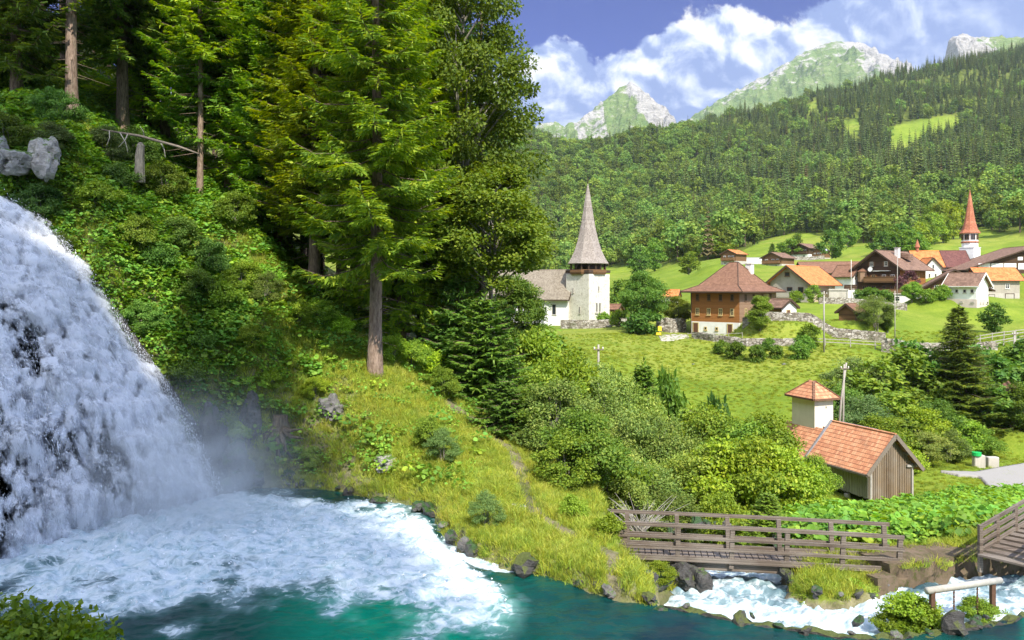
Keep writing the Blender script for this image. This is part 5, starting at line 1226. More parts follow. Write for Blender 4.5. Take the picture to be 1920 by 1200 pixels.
P, rot, s, g = sample(60000, -0.72, -.03, 27, 56, 404, undc, (.5, 1.25), .5)
scatter('undergrowth', P, rot*.6, s*.8, np.where(g.random(len(P)) < .08, g.integers(0, 2, len(P)), g.integers(2, 5, len(P))), clumps, 'leafy undergrowth covering the slope from waterfall to wood', 'ground cover')
for px, Yd, s, lb in ((22,10.0,.84,'bright leafy bush cut by the lower left corner'),(68,10.0,.76,'low bush beside the corner bush at the lower left'),(108,9.8,.68,'small sprig of leaves right of the corner bushes')):
    x, y = pxat(px, Yd); plant(BR['shrub1'], 'shrub', x, y, s, None, lb, 'shrub', None, (1.1, 1.15, .8), float(Hb(np.array([x]), np.array([y]))[0]))
# reeds of the near bank, lower left corner
P, rot, s, g = sample(2200, -.75, -.54, 13, 17.2, 405, lambda x, y, z, px, py, g: px < 90-(1200-1160)*0, (.6, 1.1))
# ================================================================ building materials
def uvn(n): return n.n('ShaderNodeTexCoord').outputs['UV']
def plaster(name, c, c2=None, stain=0.25, sc=1.0, patch=None, pamt=0.5):
    m, n = new_mat(name); tc = n.n('ShaderNodeTexCoord'); p = tc.outputs['Object']
    a = n.noise(p, 0.8*sc, 6, 0.65); b = n.noise(n.scalev(p, (3, 3, .5)), 1.2*sc, 5, 0.7); f = n.noise(p, 14, 3, 0.6)
    col = n.mix(n.mapr(a, .4, .7, 0, 1), c, c2 or tuple(q*.82 for q in c))
    col = n.mix(n.mapr(b, .5, .8, 0, stain), col, tuple(q*.45 for q in c))
    if patch:
        q = n.noise(p, 3.2*sc, 7, 0.8)
        col = n.mix(n.mapr(q, .54, .60, 0, pamt), col, patch)
    n.out(n.principled(col, .92, .15, n.bump(n.math('ADD', a, n.math('MULTIPLY', f, .4)), .4, .05))); return m
def planks(name, c1, c2, wdt=0.16, vert=True, grey=None, gaps=0.9):
    m, n = new_mat(name); uv = uvn(n); sp = n.n('ShaderNodeSeparateXYZ', i_0=uv); a = sp.outputs[0 if vert else 1]
    t = n.math('DIVIDE', a, wdt); fr = n.math('FRACT', t); idn = n.math('FLOOR', t)
    wn = n.n('ShaderNodeTexWhiteNoise', noise_dimensions='1D'); n.set(wn, 'W', idn)
    gr = n.noise(n.scalev(uv, (14, 1.2, 1) if vert else (1.2, 14, 1)), 2.0, 6, .7)
    col = n.mix(n.math('ADD', n.math('MULTIPLY', wn.outputs[0], .6), n.math('MULTIPLY', gr, .4)), c1, c2)
    if grey: col = n.mix(n.mapr(n.noise(uv, .5, 4, .6), .4, .65, 0, .8), col, grey)
    gap = n.math('LESS_THAN', n.math('MINIMUM', fr, n.math('SUBTRACT', 1.0, fr)), .07)
    col = n.mix(n.math('MULTIPLY', gap, gaps), col, tuple(q*.25 for q in c1))
    n.out(n.principled(col, .85, .2, n.bump(n.math('SUBTRACT', n.math('MULTIPLY', gr, .3), gap), .7, .03))); return m
def tiles(name, c1, c2, c3, tw=.22, th=.34, mort=.03, moss=None, msc=.6, mamt=.6):
    m, n = new_mat(name); uv = uvn(n)
    wob = n.n('ShaderNodeVectorMath', operation='SCALE'); n.set(wob, 0, n.noise(uv, .9, 2, .5, out=1)); wob.inputs['Scale'].default_value = .06
    ad = n.n('ShaderNodeVectorMath', operation='ADD'); n.set(ad, 0, uv); n.set(ad, 1, wob.outputs[0])
    br = n.n('ShaderNodeTexBrick'); n.set(br, 'Vector', ad.outputs[0]); br.inputs['Scale'].default_value = 1
    br.inputs['Brick Width'].default_value = tw; br.inputs['Row Height'].default_value = th; br.inputs['Mortar Size'].default_value = mort*.4; br.offset = .5
    br.inputs['Mortar Smooth'].default_value = .3
    n.set(br, 'Color1', (0, 0, 0)); n.set(br, 'Color2', (1, 1, 1)); n.set(br, 'Mortar', (.5, .5, .5))
    rowf = n.math('FRACT', n.math('DIVIDE', n.n('ShaderNodeSeparateXYZ', i_0=ad.outputs[0]).outputs[1], th))
    lip = n.math('LESS_THAN', rowf, .14)
    big = n.noise(uv, .55, 5, .65)
    v = n.math('ADD', n.math('MULTIPLY', br.outputs[0], .45), n.math('MULTIPLY', big, .6))
    col = n.ramp(v, [(.2, c1), (.5, c2), (.85, c3)])
    col = n.mix(n.math('MAXIMUM', n.math('MULTIPLY', lip, .62), n.math('MULTIPLY', br.outputs[1], .3)), col, tuple(q*.28 for q in c1))
    if moss: col = n.mix(n.mapr(n.noise(uv, msc, 6, .7), .5, .7, 0, mamt), col, moss)
    n.out(n.principled(col, .8, .25, n.bump(n.math('SUBTRACT', n.math('SUBTRACT', 1.0, rowf), n.math('MULTIPLY', br.outputs[1], .4)), .7, .05))); return m
def simple(name, c, rough=.7, spec=.3, var=.25, sc=4.0, metallic=0):
    m, n = new_mat(name); p = n.n('ShaderNodeTexCoord').outputs['Object']; a = n.noise(p, sc, 5, .65)
    col = n.mix(a, tuple(q*(1-var) for q in c), tuple(min(q*(1+var), 1) for q in c))
    n.out(n.principled(col, rough, spec, n.bump(a, .3, .02), Metallic=metallic)); return m
def stonewall(name, c1, c2, c3, sc=2.2, jt=.85):
    m, n = new_mat(name); g = n.n('ShaderNodeNewGeometry'); p = n.scalev(g.outputs['Position'], (1, 1, 1.5))
    vo = n.n('ShaderNodeTexVoronoi', feature='F1'); n.set(vo, 'Vector', p); vo.inputs['Scale'].default_value = sc
    ve = n.n('ShaderNodeTexVoronoi', feature='DISTANCE_TO_EDGE'); n.set(ve, 'Vector', p); ve.inputs['Scale'].default_value = sc
    rv = n.n('ShaderNodeSeparateColor', i_0=vo.outputs['Color']).outputs[0]; a = n.noise(g.outputs['Position'], 3, 6, .7)
    col = n.ramp(n.math('ADD', n.math('MULTIPLY', rv, .6), n.math('MULTIPLY', a, .4)), [(.25, c1), (.5, c2), (.8, c3)])
    j = n.mapr(ve.outputs['Distance'], 0, .07, 1, 0)
    col = n.mix(n.math('MULTIPLY', j, jt), col, tuple(q*.2 for q in c1))
    col = n.mix(n.mapr(n.noise(g.outputs['Position'], .8, 5, .7), .55, .7, 0, .75), col, (.07, .10, .02))
    n.out(n.principled(col, .92, .2, n.bump(n.math('SUBTRACT', n.math('MULTIPLY', a, .4), j), .9, .08))); return m
M_white = plaster('white_plaster', (.78, .76, .71)); M_white2 = plaster('bright_plaster', (.80, .79, .76), stain=.1)
M_old = plaster('old_lime_plaster', (.72, .68, .58), (.58, .54, .44), .4, 1.0, (.34, .29, .22), .75)
M_cream = plaster('cream_plaster', (.72, .67, .56), (.62, .57, .47)); M_greyp = plaster('grey_render', (.40, .36, .30), (.33, .30, .25))
M_beige = plaster('beige_render', (.52, .42, .28), (.44, .36, .24)); M_conc = plaster('concrete', (.50, .46, .40), (.40, .37, .32), .5)
M_pinkish = plaster('pinkish_plinth', (.62, .52, .46), stain=.15)
M_wood = planks('brown_boards', (.14, .075, .035), (.26, .14, .065), .2, False)
M_woodd = planks('dark_boards', (.055, .032, .02), (.12, .07, .04), .2, False)
M_woodo = planks('orange_shingles', (.27, .11, .035), (.40, .17, .05), .12, False)
M_woods = planks('shingle_wall', (.25, .15, .09), (.38, .25, .16), .12, False)
M_barnw = planks('weathered_barn_boards', (.15, .10, .06), (.36, .26, .16), .15, True, (.30, .26, .21))
M_barng = planks('grey_barn_boards', (.20, .18, .15), (.42, .38, .33), .15, True, (.34, .33, .31))
M_timber = simple('weathered_timber', (.20, .165, .13), .85, .2, .5, 9); M_timberg = simple('grey_timber', (.36, .33, .29), .85, .2, .4, 8)
M_bridge = planks('bridge_timber', (.07, .05, .038), (.24, .19, .15), .07, False, (.27, .235, .20), .5)
M_dtimber = simple('dark_timber', (.07, .045, .03), .8, .2, .4, 7)
M_tileO = tiles('orange_tiles', (.42, .12, .04), (.60, .20, .06), (.70, .28, .10), .3, .4)
M_tileB = tiles('barn_tiles', (.38, .15, .08), (.55, .245, .125), (.68, .36, .20), .2, .34, .03, (.27, .15, .09), .7, .6)
M_tileR = tiles('redbrown_tiles', (.15, .075, .045), (.215, .11, .065), (.29, .155, .095), .25, .3)
M_tileBr = tiles('brown_tiles', (.13, .075, .05), (.21, .125, .085), (.29, .18, .12), .3, .4)
M_tileP = tiles('plum_tiles', (.10, .04, .035), (.15, .06, .05), (.20, .09, .07), .3, .35)
M_shing = tiles('grey_shingles', (.20, .165, .14), (.31, .265, .225), (.42, .37, .32), .14, .22, .02)
M_shingb = tiles('brown_shingles', (.17, .14, .10), (.25, .21, .155), (.33, .285, .22), .2, .28, .02)
M_copper = tiles('copper_red_shingles', (.30, .10, .055), (.42, .15, .08), (.52, .22, .12), .14, .22, .02)
M_slate = simple('grey_sheet_roof', (.42, .42, .43), .6, .3, .15, 2)
M_glass = simple('window_glass', (.025, .03, .035), .12, .6, .3, 2); M_frame = simple('white_frame', (.72, .70, .64), .6, .3, .1)
M_framew = simple('yellow_frame', (.55, .42, .20), .6, .3, .15); M_door = simple('brown_door', (.13, .055, .035), .6, .3, .2); M_shut = simple('wooden_shutter', (.17, .09, .05), .7)
M_metal = simple('grey_metal', (.45, .46, .48), .45, .5, .1, 3, .6); M_paint = simple('peeling_white_beam', (.40, .38, .33), .7, .3, .35, 6)
M_stone = stonewall('field_stone', (.20, .17, .13), (.34, .30, .25), (.50, .46, .41)); M_stonem = plaster('mossy_masonry', (.17, .125, .085), (.07, .06, .03), .6, 2.2, (.07, .085, .02), .8)
M_asph = simple('pale_asphalt', (.30, .285, .265), .95, .1, .12, 5); M_gravel = simple('gravel', (.42, .39, .33), .95, .1, .25, 9)

class House:
    """x = ridge axis; origin on the ground at plan centre"""
    def __init__(s, name, label, cat, px, py, Yd, yaw, L, Wd, wh, corner=None, group=None):
        p = W(px, py, Yd); c, sn = math.cos(R(yaw)), math.sin(R(yaw))
        if corner:
            lx, ly = corner[0]*L/2, corner[1]*Wd/2
            p = Vector((p.x-(lx*c-ly*sn), p.y-(lx*sn+ly*c), p.z))
        s.L, s.W, s.wh = L, Wd, wh; s.e = empty(name, p, R(yaw), label, cat, group); s.p = p; s.yaw = yaw
        print('HOUSE %-20s base %.2f ground %.2f' % (name, p.z, Hs(p.x, p.y)))
    def walls(s, mat, rh=0, z0=-2.0, z1=None, name='wall', inset=0.0):
        L, Wd = s.L/2-inset, s.W/2-inset; z1 = s.wh if z1 is None else z1; m = MB()
        m.hexa([(-L,-Wd,z0),(L,-Wd,z0),(L,Wd,z0),(-L,Wd,z0)], [(-L,-Wd,z1),(L,-Wd,z1),(L,Wd,z1),(-L,Wd,z1)])
        if rh:
            m.F.pop(1)
            m.poly((L,-Wd,z1),(L,Wd,z1),(L,0,z1+rh)); m.poly((-L,Wd,z1),(-L,-Wd,z1),(-L,0,z1+rh))
        return m.build(name, mat, s.e)
    def gable_roof(s, mat, rh, ox=.6, oy=.6, th=.16, fascia=None, name='roof', x0=None, x1=None):
        L, Wd, wh = s.L/2, s.W/2, s.wh; k = rh/Wd; x0 = -L-ox if x0 is None else x0; x1 = L+ox if x1 is None else x1
        m = MB(); t = th*math.sqrt(1+k*k)
        zt = wh+rh+t; ze = wh-oy*k+t
        for sg in (-1, 1):
            b = [(x0, sg*(Wd+oy), ze-t), (x1, sg*(Wd+oy), ze-t), (x1, 0, zt-t), (x0, 0, zt-t)]
            u = [(a, b_, c+t) for a, b_, c in b]
            if sg > 0: b, u = b[::-1], u[::-1]
            m.hexa(b, u)
        r = m.build(name, mat, s.e)
        f = MB(); yv = Wd+oy
        for x in (x0, x1):
            for sg in (-1, 1): f.bar((x+(.03 if x > 0 else -.03), sg*(yv+.02), ze-t*.5), (x+(.03 if x > 0 else -.03), 0, zt-t*.5), .07, t+.10, (0, 0, 1))
        for sg in (-1, 1): f.bar((x0, sg*(yv+.05), ze-t*.62), (x1, sg*(yv+.05), ze-t*.62), .08, .14)
        f.build('bargeboard', fascia or M_dtimber, r)
        q = MB(); q.tube([(x0, 0, zt+.01), (x1, 0, zt+.01)], .09, 6); q.build('ridge_cap', mat, r)
        return r
    def hip_roof(s, mat, rh, ov=1.1, ridge=1.5, kick=.25):
        L, Wd, wh = s.L/2, s.W/2, s.wh; m = MB()
        e = [(-L-ov,-Wd-ov),(L+ov,-Wd-ov),(L+ov,Wd+ov),(-L-ov,Wd+ov)]; mi = [(-L*.82,-Wd*.82),(L*.82,-Wd*.82),(L*.82,Wd*.82),(-L*.82,Wd*.82)]
        z0 = wh-.15; z1 = z0+rh*.20+kick*0; zt = z0+rh
        E = [(a, b, z0) for a, b in e]; MI = [(a, b, z1) for a, b in mi]; T1, T2 = (-ridge/2, 0, zt), (ridge/2, 0, zt)
        for i in range(4): j = (i+1) % 4; m.poly(E[i], E[j], MI[j], MI[i])
        m.poly(MI[0], MI[1], T2, T1); m.poly(MI[1], MI[2], T2); m.poly(MI[2], MI[3], T1, T2); m.poly(MI[3], MI[0], T1)
        E2 = [(a, b, c-.22) for a, b, c in E]
        for i in range(4): j = (i+1) % 4; m.poly(E2[i], E2[j], E[j], E[i])
        m.poly(*E2[::-1]); r = m.build('roof', mat, s.e)
        h = MB()
        for i in range(4):
            t = T2 if i in (1, 2) else T1
            h.tube([E[i], MI[i], t], .08, 5)
        h.tube([T1, T2], .08, 5); h.build('ridge_cap', M_dtimber, r); 
        g = MB()
        for i in range(4): a, b = Vector(E2[i])+Vector((0,0,.1)), Vector(E2[(i+1) % 4])+Vector((0,0,.1)); g.bar(a, b, .16, .16)
        g.build('gutter', M_dtimber, r); return r
    def fr(s, face):
        L, Wd = s.L/2, s.W/2
        return {'+x': (Vector((L,0,0)), Vector((0,1,0)), Vector((1,0,0))), '-x': (Vector((-L,0,0)), Vector((0,-1,0)), Vector((-1,0,0))), '-y': (Vector((0,-Wd,0)), Vector((1,0,0)), Vector((0,-1,0))), '+y': (Vector((0,Wd,0)), Vector((-1,0,0)), Vector((0,1,0)))}[face]
    def obox(s, m, face, a, z, w, h, d, off=0):
        o, t, nn = s.fr(face); c = o+t*a+nn*off
        b = [c-t*w/2, c+t*w/2, c+t*w/2+nn*d, c-t*w/2+nn*d]
        if (t.cross(nn)).z < 0: b = b[::-1]
        m.hexa([(q.x, q.y, z-h/2) for q in b], [(q.x, q.y, z+h/2) for q in b])
    def window(s, face, a, z, w=.9, h=1.1, fm=None, shut=None, name='window', off=0.0, mull=True, pane=None):
        f = MB(); b = .09
        s.obox(f, face, a-w/2+b/2, z, b, h, .07, off-.01); s.obox(f, face, a+w/2-b/2, z, b, h, .07, off-.01)
        s.obox(f, face, a, z+h/2-b/2, w-2*b, b, .07, off-.01); s.obox(f, face, a, z-h/2+b/2, w-2*b, b, .07, off-.01)
        if mull: s.obox(f, face, a, z, b*.6, h-2*b, .06, off-.01); s.obox(f, face, a-w/4, z+h*.08, w/2-b*1.3, b*.5, .05, off-.01); s.obox(f, face, a+w/4, z+h*.08, w/2-b*1.3, b*.5, .05, off-.01)
        s.obox(f, face, a, z-h/2-.06, w+.16, .08, .12, off-.01)
        o = f.build(name, fm or M_frame, s.e); g = MB(); s.obox(g, face, a, z, w-2*b, h-2*b, .03, off-.01); g.build('pane', pane or M_glass, o)
        if shut:
            for sg in (-1, 1): q = MB(); s.obox(q, face, a+sg*(w/2+w*.24), z, w*.44, h, .05, off-.005); q.build('shutter', shut, o)
        return o
    def door(s, face, a, z0, w=1, h=2, mat=None, off=0):
        f = MB(); s.obox(f, face, a-w/2-.06, z0+h/2, .12, h+.12, .08, off-.01); s.obox(f, face, a+w/2+.06, z0+h/2, .12, h+.12, .08, off-.01); s.obox(f, face, a, z0+h+.06, w+.24, .12, .08, off-.01)
        d = MB(); s.obox(d, face, a, z0+h/2, w, h, .04, off-.01); o = d.build('door', mat or M_door, s.e); f.build('door_frame', M_framew if mat is None else M_dtimber, o)
    def slab(s, name, mat, face, a, z, w, h, d, off=0): m = MB(); s.obox(m, face, a, z, w, h, d, off); return m.build(name, mat, s.e)
    def chimney(s, x, y, z, h, w=.7, mat=None, roof=None):
        m = MB(); m.box((x, y, z+h/2), (w, w, h)); c = m.build('chimney', mat or M_white, roof or s.e); q = MB(); q.box((x, y, z+h+.06), (w+.2, w+.2, .12)); q.build('chimney_cap', M_conc, c)
    def balcony(s, face, a, z, w, d=1.1, h=.95, mat=None, off=0):
        mat = mat or M_wood; m = MB(); s.obox(m, face, a, z, w, .14, d, off); b = m.build('balcony', mat, s.e)
        r = MB(); o, t, nn = s.fr(face)
        s.obox(r, face, a, z+.07+h/2+.04, w, h-.1, .05, off+d-.06)
        for sg in (-1, 1):
            c = o+t*(a+sg*(w/2-.04))+nn*(off+.0); e_ = o+t*(a+sg*(w/2-.04))+nn*(off+d)
            r.bar((c.x, c.y, z+h*.6), (e_.x, e_.y, z+h*.6), .05, h-.1)
        c1 = o+t*(a-w/2)+nn*(off+d); c2 = o+t*(a+w/2)+nn*(off+d); r.bar((c1.x, c1.y, z+h+.1), (c2.x, c2.y, z+h+.1), .12, .08)
        r.build('railing', mat, b)

# ---- old church with the grey spire
h = House('old_church', 'old white church with tall grey shingled spire on a rough stone tower', 'church', 1104, 612, 140, -48, 5.5, 5.5, 9.2, (1, -1))
t = h.walls(M_old, z0=-2, name='tower')
b = MB(); b.box((0, 0, 9.2+.45), (5.7, 5.7, .5)); b.build('sill_beam', M_dtimber, h.e)
b = MB(); b.lathe([(3.35, 9.15), (3.5, 9.5), (3.5, 9.95), (3.2, 10.0)], 8, PI/8); b.build('parapet', M_wood, h.e)
b = MB(); b.box((0, 0, 10.5), (3.4, 3.4, 2.2)); b.build('belfry_core', M_dtimber, h.e)
for j in range(16):
    t_ = 2*PI*j/16+PI/8; rr = 3.28 if j % 2 == 0 else 3.05
    b = MB(); b.bar((math.cos(t_)*rr, math.sin(t_)*rr, 9.9), (math.cos(t_)*rr, math.sin(t_)*rr, 11.35), .2, .2); b.build('belfry_post', M_dtimber, h.e)
b = MB(); b.lathe([(3.85, 11.02), (3.9, 11.1), (3.25, 12.1), (2.6, 13.4), (2.05, 15.0), (1.58, 16.9), (1.16, 19.0), (.78, 21.4), (.4, 23.7), (.05, 25.5)], 8, PI/8); sp_ = b.build('spire', M_shing, h.e)
b = MB(); b.tube([(0, 0, 25.5), (0, 0, 26.9)], [.07, .02], 6); b.lathe([(.01, 26.0), (.16, 26.15), (.01, 26.3)], 8); b.build('finial', M_dtimber, sp_)
for fc_, a, z, w_, h_ in (('-y', -1.0, 6.3, .3, .9), ('-y', .6, 2.8, .35, 1.2), ('+x', -.2, 6.6, .35, .9), ('+x', -.7, 3.3, .45, 1.7), ('+x', .1, 3.3, .45, 1.7)):
    h.window(fc_, a, z, w_, h_, M_conc, None, 'arched_window', 0, False)
h.slab('ledge', M_conc, '+x', -.3, 2.3, 1.8, .18, .22)
b = MB(); b.hexa([(-4.4, -2.9, -2), (-2.66, -2.9, -2), (-2.66, -2.0, -2), (-4.4, -2.0, -2)], [(-3.2, -2.7, 6.0), (-2.66, -2.7, 6.0), (-2.66, -2.0, 6.0), (-3.2, -2.0, 6.0)]); b.build('buttress', M_old, h.e)
# nave: ridge runs away to the left
p = W(1062, 612, 143); nv = House('church_nave', 'x', 'x', 1064, 614, 143, -20, 15, 9, 5.6, (1, -1))
bpy.data.objects.remove(nv.e); 
nave_e = empty('nave', (0, 0, 0)); nave_e.parent = h.e
nave_e.matrix_parent_inverse = Matrix()
rel = Matrix.Rotation(-h.e.rotation_euler.z, 4, 'Z') @ Matrix.Translation(nv.p-h.p) @ Matrix.Rotation(R(-20), 4, 'Z')
bpy.data.objects.remove(nave_e)
def graft(build):
    """build parts in nave space, then parent them straight to the church"""
    before = set(C.objects); tmp = empty('tmp', (0, 0, 0)); nv.e = tmp; build()
    for o in [o for o in C.objects if o not in before and o is not tmp]:
        if o.parent is tmp: o.parent = h.e; o.matrix_local = rel
    bpy.data.objects.remove(tmp)
def bn():
    nv.walls(M_white2, 4.6); nv.gable_roof(M_shingb, 4.6, .5, .8)
    for a in (-5, -1.5, 2, 5): nv.window('-y', a, 3.2, .8, 1.9, M_conc, None, 'arched_window', 0, False)
    nv.slab('buttress', M_white2, '-y', 3.6, 1.6, .7, 4.6, .7); nv.slab('buttress', M_white2, '-y', .2, 1.6, .7, 4.6, .7)
graft(bn)
# ---- brown hipped house
h = House('hipped_house', 'large three-storey house with brown shingled walls, white base and hipped red-brown roof', 'house', 1386, 631, 117, -45, 8.2, 11.4, 6.75, (1, -1))
h.walls(M_white2, z1=2.0, name='base_wall'); w1 = MB(); 
w1.box((0, 0, (2.0+6.7)/2), (8.2-.02, 11.4-.02, 4.7)); w1.build('wall', M_woodo, h.e)
h.slab('shingle_facing', M_woods, '+x', 0, 4.35, 11.3, 4.68, .05, -.008)
r = h.hip_roof(M_tileR, 4.5, 1.1, 1.4); h.chimney(1.6, 2.0, 8.3, 2.5, .95, M_white, r)
q = MB(); q.hexa([(-1.6, -3.6, 8.3), (-.9, -3.6, 8.3), (-.9, -2.9, 9.0), (-1.6, -2.9, 9.0)], [(-1.6, -3.7, 8.42), (-.9, -3.7, 8.42), (-.9, -3.0, 9.12), (-1.6, -3.0, 9.12)]); 
for a in (-2.9, -.95, 1.05, 2.95):
    h.window('-y', a, 3.55, .62, 1.05, M_framew); h.window('-y', a, 5.7, .55, 1.0, M_shut)
for a in (-3.9, -1.5, 1.2, 3.8):
    h.window('+x', a, 3.55, .62, 1.05, M_framew, None, 'window', .05); h.window('+x', a, 5.7, .55, 1.0, M_shut, None, 'window', .05)
h.door('-y', -3.2, -.1, .8, 1.85); h.door('-y', 2.6, -.1, .7, 1.8)
for a in (-1.5, .4): h.window('-y', a, 1.0, .5, .5, M_framew, None, 'window', 0, False)
q = MB(); q.tube([(-3.97, -5.8, 6.5), (-3.97, -5.8, .1)], .07, 6); q.build('drainpipe', M_dtimber, h.e)
h.slab('corner_board', M_framew, '-y', -4.0, 4.3, .14, 4.6, .05)
# white annex behind it
h = House('white_annex', 'low white shed with brown lean-to roof right of the brown hipped house', 'shed', 1466, 602, 113, -60, 3.0, 3.0, 1.9, (1, -1))
h.walls(M_white2, 1.0); h.gable_roof(M_tileBr, 1.0, .3, .3); h.door('+x', -.2, 0, .6, 1.5); h.slab('gable_board', M_wood, '-y', 0, 1.6, 2.9, .6, .05)
# ---- A grey house with orange roof
h = House('orange_roof_house', 'wide grey house with bright orange tiled roof, round-arched attic window and balcony', 'house', 1514, 567, 150, -135, 12.2, 7.4, 3.9, (1, 1))
h.walls(M_greyp, 2.9); h.slab('side_facing', M_beige, '+y', 0, 1.95, 12.1, 3.8, .04)
h.gable_roof(M_tileO, 2.9, 1.1, 1.1)
h.window('+x', -.3, 5.35, 1.0, .8, M_shut, None, 'attic_window', 0, False)
for a in (-2.9, .2, 2.4): h.window('+x', a, 2.35, 1.1, 1.1, M_shut, None, 'window', 0, False)
h.window('+y', 4.0, 2.3, .9, 1.1, M_frame, M_metal); h.window('+y', -4.0, 2.3, 1.2, 1.1, M_shut)
h.balcony('+x', -1.6, .95, 5.6, 1.0, 1.0, M_greyp)
h.slab('garage_wall', M_white2, '+y', 2.5, -.1, 7, 1.6, .6, .05)
h = House('concrete_garage', 'stained concrete garage with low arch between orange-roofed house and chalet', 'garage', 1590, 566, 151, -8, 3.4, 3, 2.2, (1, -1)); h.walls(M_conc, 0); h.slab('parapet', M_conc, '-y', 0, 2.3, 3.6, .3, .3, -.15); h.window('-y', 0, .2, .9, .6, M_dtimber, None, 'vent', 0, False)
h = House('white_garage', 'small white garage with dark railed terrace on top left of the chalet', 'garage', 1606, 564, 151, -8, 2.1, 3, 2.0, (1, -1)); h.walls(M_white2, 0); h.balcony('-y', .0, 2.1, 2.3, .3, .8, M_woodd, -.3)
# ---- B long red roof and white gabled house
h = House('long_red_roof_house', 'long dark-walled house with low red-brown roof behind the orange-roofed one', 'house', 1565, 535, 176, -8, 14, 8, 3.0); h.walls(M_woodd, 2.0); h.gable_roof(M_tileR, 2.0, .8, 1.0); h.window('-y', 2.2, 2.0, 1.3, 1.0); h.window('-y', -1.5, 2.0, 1.2, 1.0)
h = House('white_gable_house', 'narrow white house with red roof and shuttered gable windows left of the chalet', 'house', 1599, 553, 166, -50, 4.2, 4.9, 4.1, (1, -1)); h.walls(M_white, 2.0); h.gable_roof(M_tileR, 2.0, .4, .6)
for a in (-1.0, 1.1): h.window('+x', a, 3.6, .6, 1.0, M_frame, M_shut)
h.window('+x', -1.0, 1.2, .7, 1.1, M_frame, M_shut); h.window('-y', 1.0, 1.4, .7, 1.0, M_frame, M_shut)
# ---- C big chalet
h = House('big_chalet', 'big brown timber chalet with wide gable, two balconies and white terrace base', 'chalet', 1687, 552, 160, -142, 11.0, 8.8, 5.6, (1, 1))
h.walls(M_woodd, 3.2); h.slab('side_facing', M_woodo, '+y', 0, 3.6, 10.9, 3.9, .05)
r = h.gable_roof(M_tileBr, 3.2, 1.3, 1.2); h.chimney(1.0, 1.7, 6.9, 2.6, .8, M_white, r)
for a in (-2.9, -1.0, 1.2, 3.0): h.window('+x', a, 3.4, .8, 1.2, M_frame if a > 1 else M_framew, M_woodo if a < 0 else M_shut); h.window('+x', a, 1.1, .85, 1.3, M_shut)
for a in (-1.4, 1.6): h.window('+x', a, 6.2, .7, .9, M_frame, M_shut)
h.balcony('+x', .8, 2.45, 6.6, 1.2, 1.0, M_wood); h.balcony('+x', 0, -.1, 8.7, 1.6, .95, M_woodd)
for a in (-3.5, -1.0, 2.2): h.window('+y', a, 4.0, .9, 1.2, M_framew); h.window('+y', a, 1.2, .9, 1.2, M_shut)
b = MB(); b.lathe([(.95, 2.6), (.95, 4.6), (1.05, 4.65), (.05, 5.3)], 6, 0, (5.7, -3.2)); b.build('bay', M_woods, h.e)
b = MB(); b.lathe([(1.15, 4.68), (.05, 5.45)], 6, 0, (5.7, -3.2)); b.build('bay_roof', M_tileR, h.e)
h.slab('awning', M_frame, '+x', 0.9, 4.75, 3.4, .12, .8); b = MB(); b.lathe([(.02, 0), (.45, .12), (.5, .16)], 12); d_ = b.build('satellite_dish', M_frame, h.e); d_.location = (6.3, -1.2, 5.1); d_.rotation_euler = (0, R(80), 0)
b = MB(); q_ = h.W/2
b.hexa([(-1.8, 1.2, 8.1), (.2, 1.2, 8.1), (.2, 3.6, 7.0), (-1.8, 3.6, 7.0)], [(-1.8, 1.2, 8.6), (.2, 1.2, 8.6), (.2, 3.6, 8.3), (-1.8, 3.6, 8.3)]); b.build('dormer', M_tileBr, r)
h = House('terrace_base', 'white garden terrace storey with windows under the big chalet', 'terrace', 1662, 570, 151, -14, 10.5, 3.4, 1.9); h.walls(M_white2, 0); h.window('-y', 1.2, 1.0, 1.6, .9); h.window('-y', 4.0, 1.0, .7, 1.0)
h.slab('fascia', M_conc, '-y', 0, 1.95, 10.9, .16, .4, -.1); h.balcony('-y', 0, 2.0, 10.6, .2, .7, M_wood, -.1)
# ---- D village church with the red spire
h = House('village_church', 'white village church tower with slim copper-red spire and wooden bell storey', 'church', 1826, 512, 186, -52, 3.2, 3.6, 5.9, (1, -1))
h.walls(M_white2, name='tower'); 
b = MB(); b.box((0, 0, 6.02), (3.4, 3.8, .16)); b.build('cornice', M_white, h.e)
b = MB(); b.lathe([(1.72, 6.05), (1.72, 9.4)], 8, PI/8); bf = b.build('bell_storey', M_white2, h.e)
b = MB(); b.lathe([(1.9, 7.15), (1.95, 7.3), (1.75, 7.5)], 8, PI/8); b.build('string_course', M_copper, bf)
for j in range(8):
    t_ = 2*PI*j/8
    if j % 1 == 0:
        o = Vector((math.cos(t_)*1.60, math.sin(t_)*1.60, 8.5)); sd = Vector((-math.sin(t_), math.cos(t_), 0))
        b = MB(); b.bar(o-sd*.42, o+sd*.42, .12, 1.3); op = b.build('bell_opening', M_glass, bf)
        b = MB(); nrm_ = Vector((math.cos(t_), math.sin(t_), 0))*.07
        b.bar(o+nrm_-Vector((0, 0, .65)), o+nrm_+Vector((0, 0, .65)), .08, .08, sd); b.bar(o+nrm_-sd*.46+Vector((0,0,-.66)), o+nrm_-sd*.46+Vector((0,0,.7)), .1, .08, sd); b.bar(o+nrm_+sd*.46+Vector((0,0,-.66)), o+nrm_+sd*.46+Vector((0,0,.7)), .1, .08, sd)
        b.build('bell_frame', M_wood, op)
b = MB(); b.lathe([(2.2, 9.35), (2.22, 9.5), (1.65, 10.3), (1.15, 12.2), (.78, 14.6), (.40, 17.4), (.05, 19.6)], 8, PI/8); sp_ = b.build('spire', M_copper, h.e)
b = MB(); b.tube([(0, 0, 19.5), (0, 0, 21.2)], [.06, .02], 6); b.box((0, 0, 20.7), (.5, .06, .08)); b.build('cross', M_dtimber, sp_)
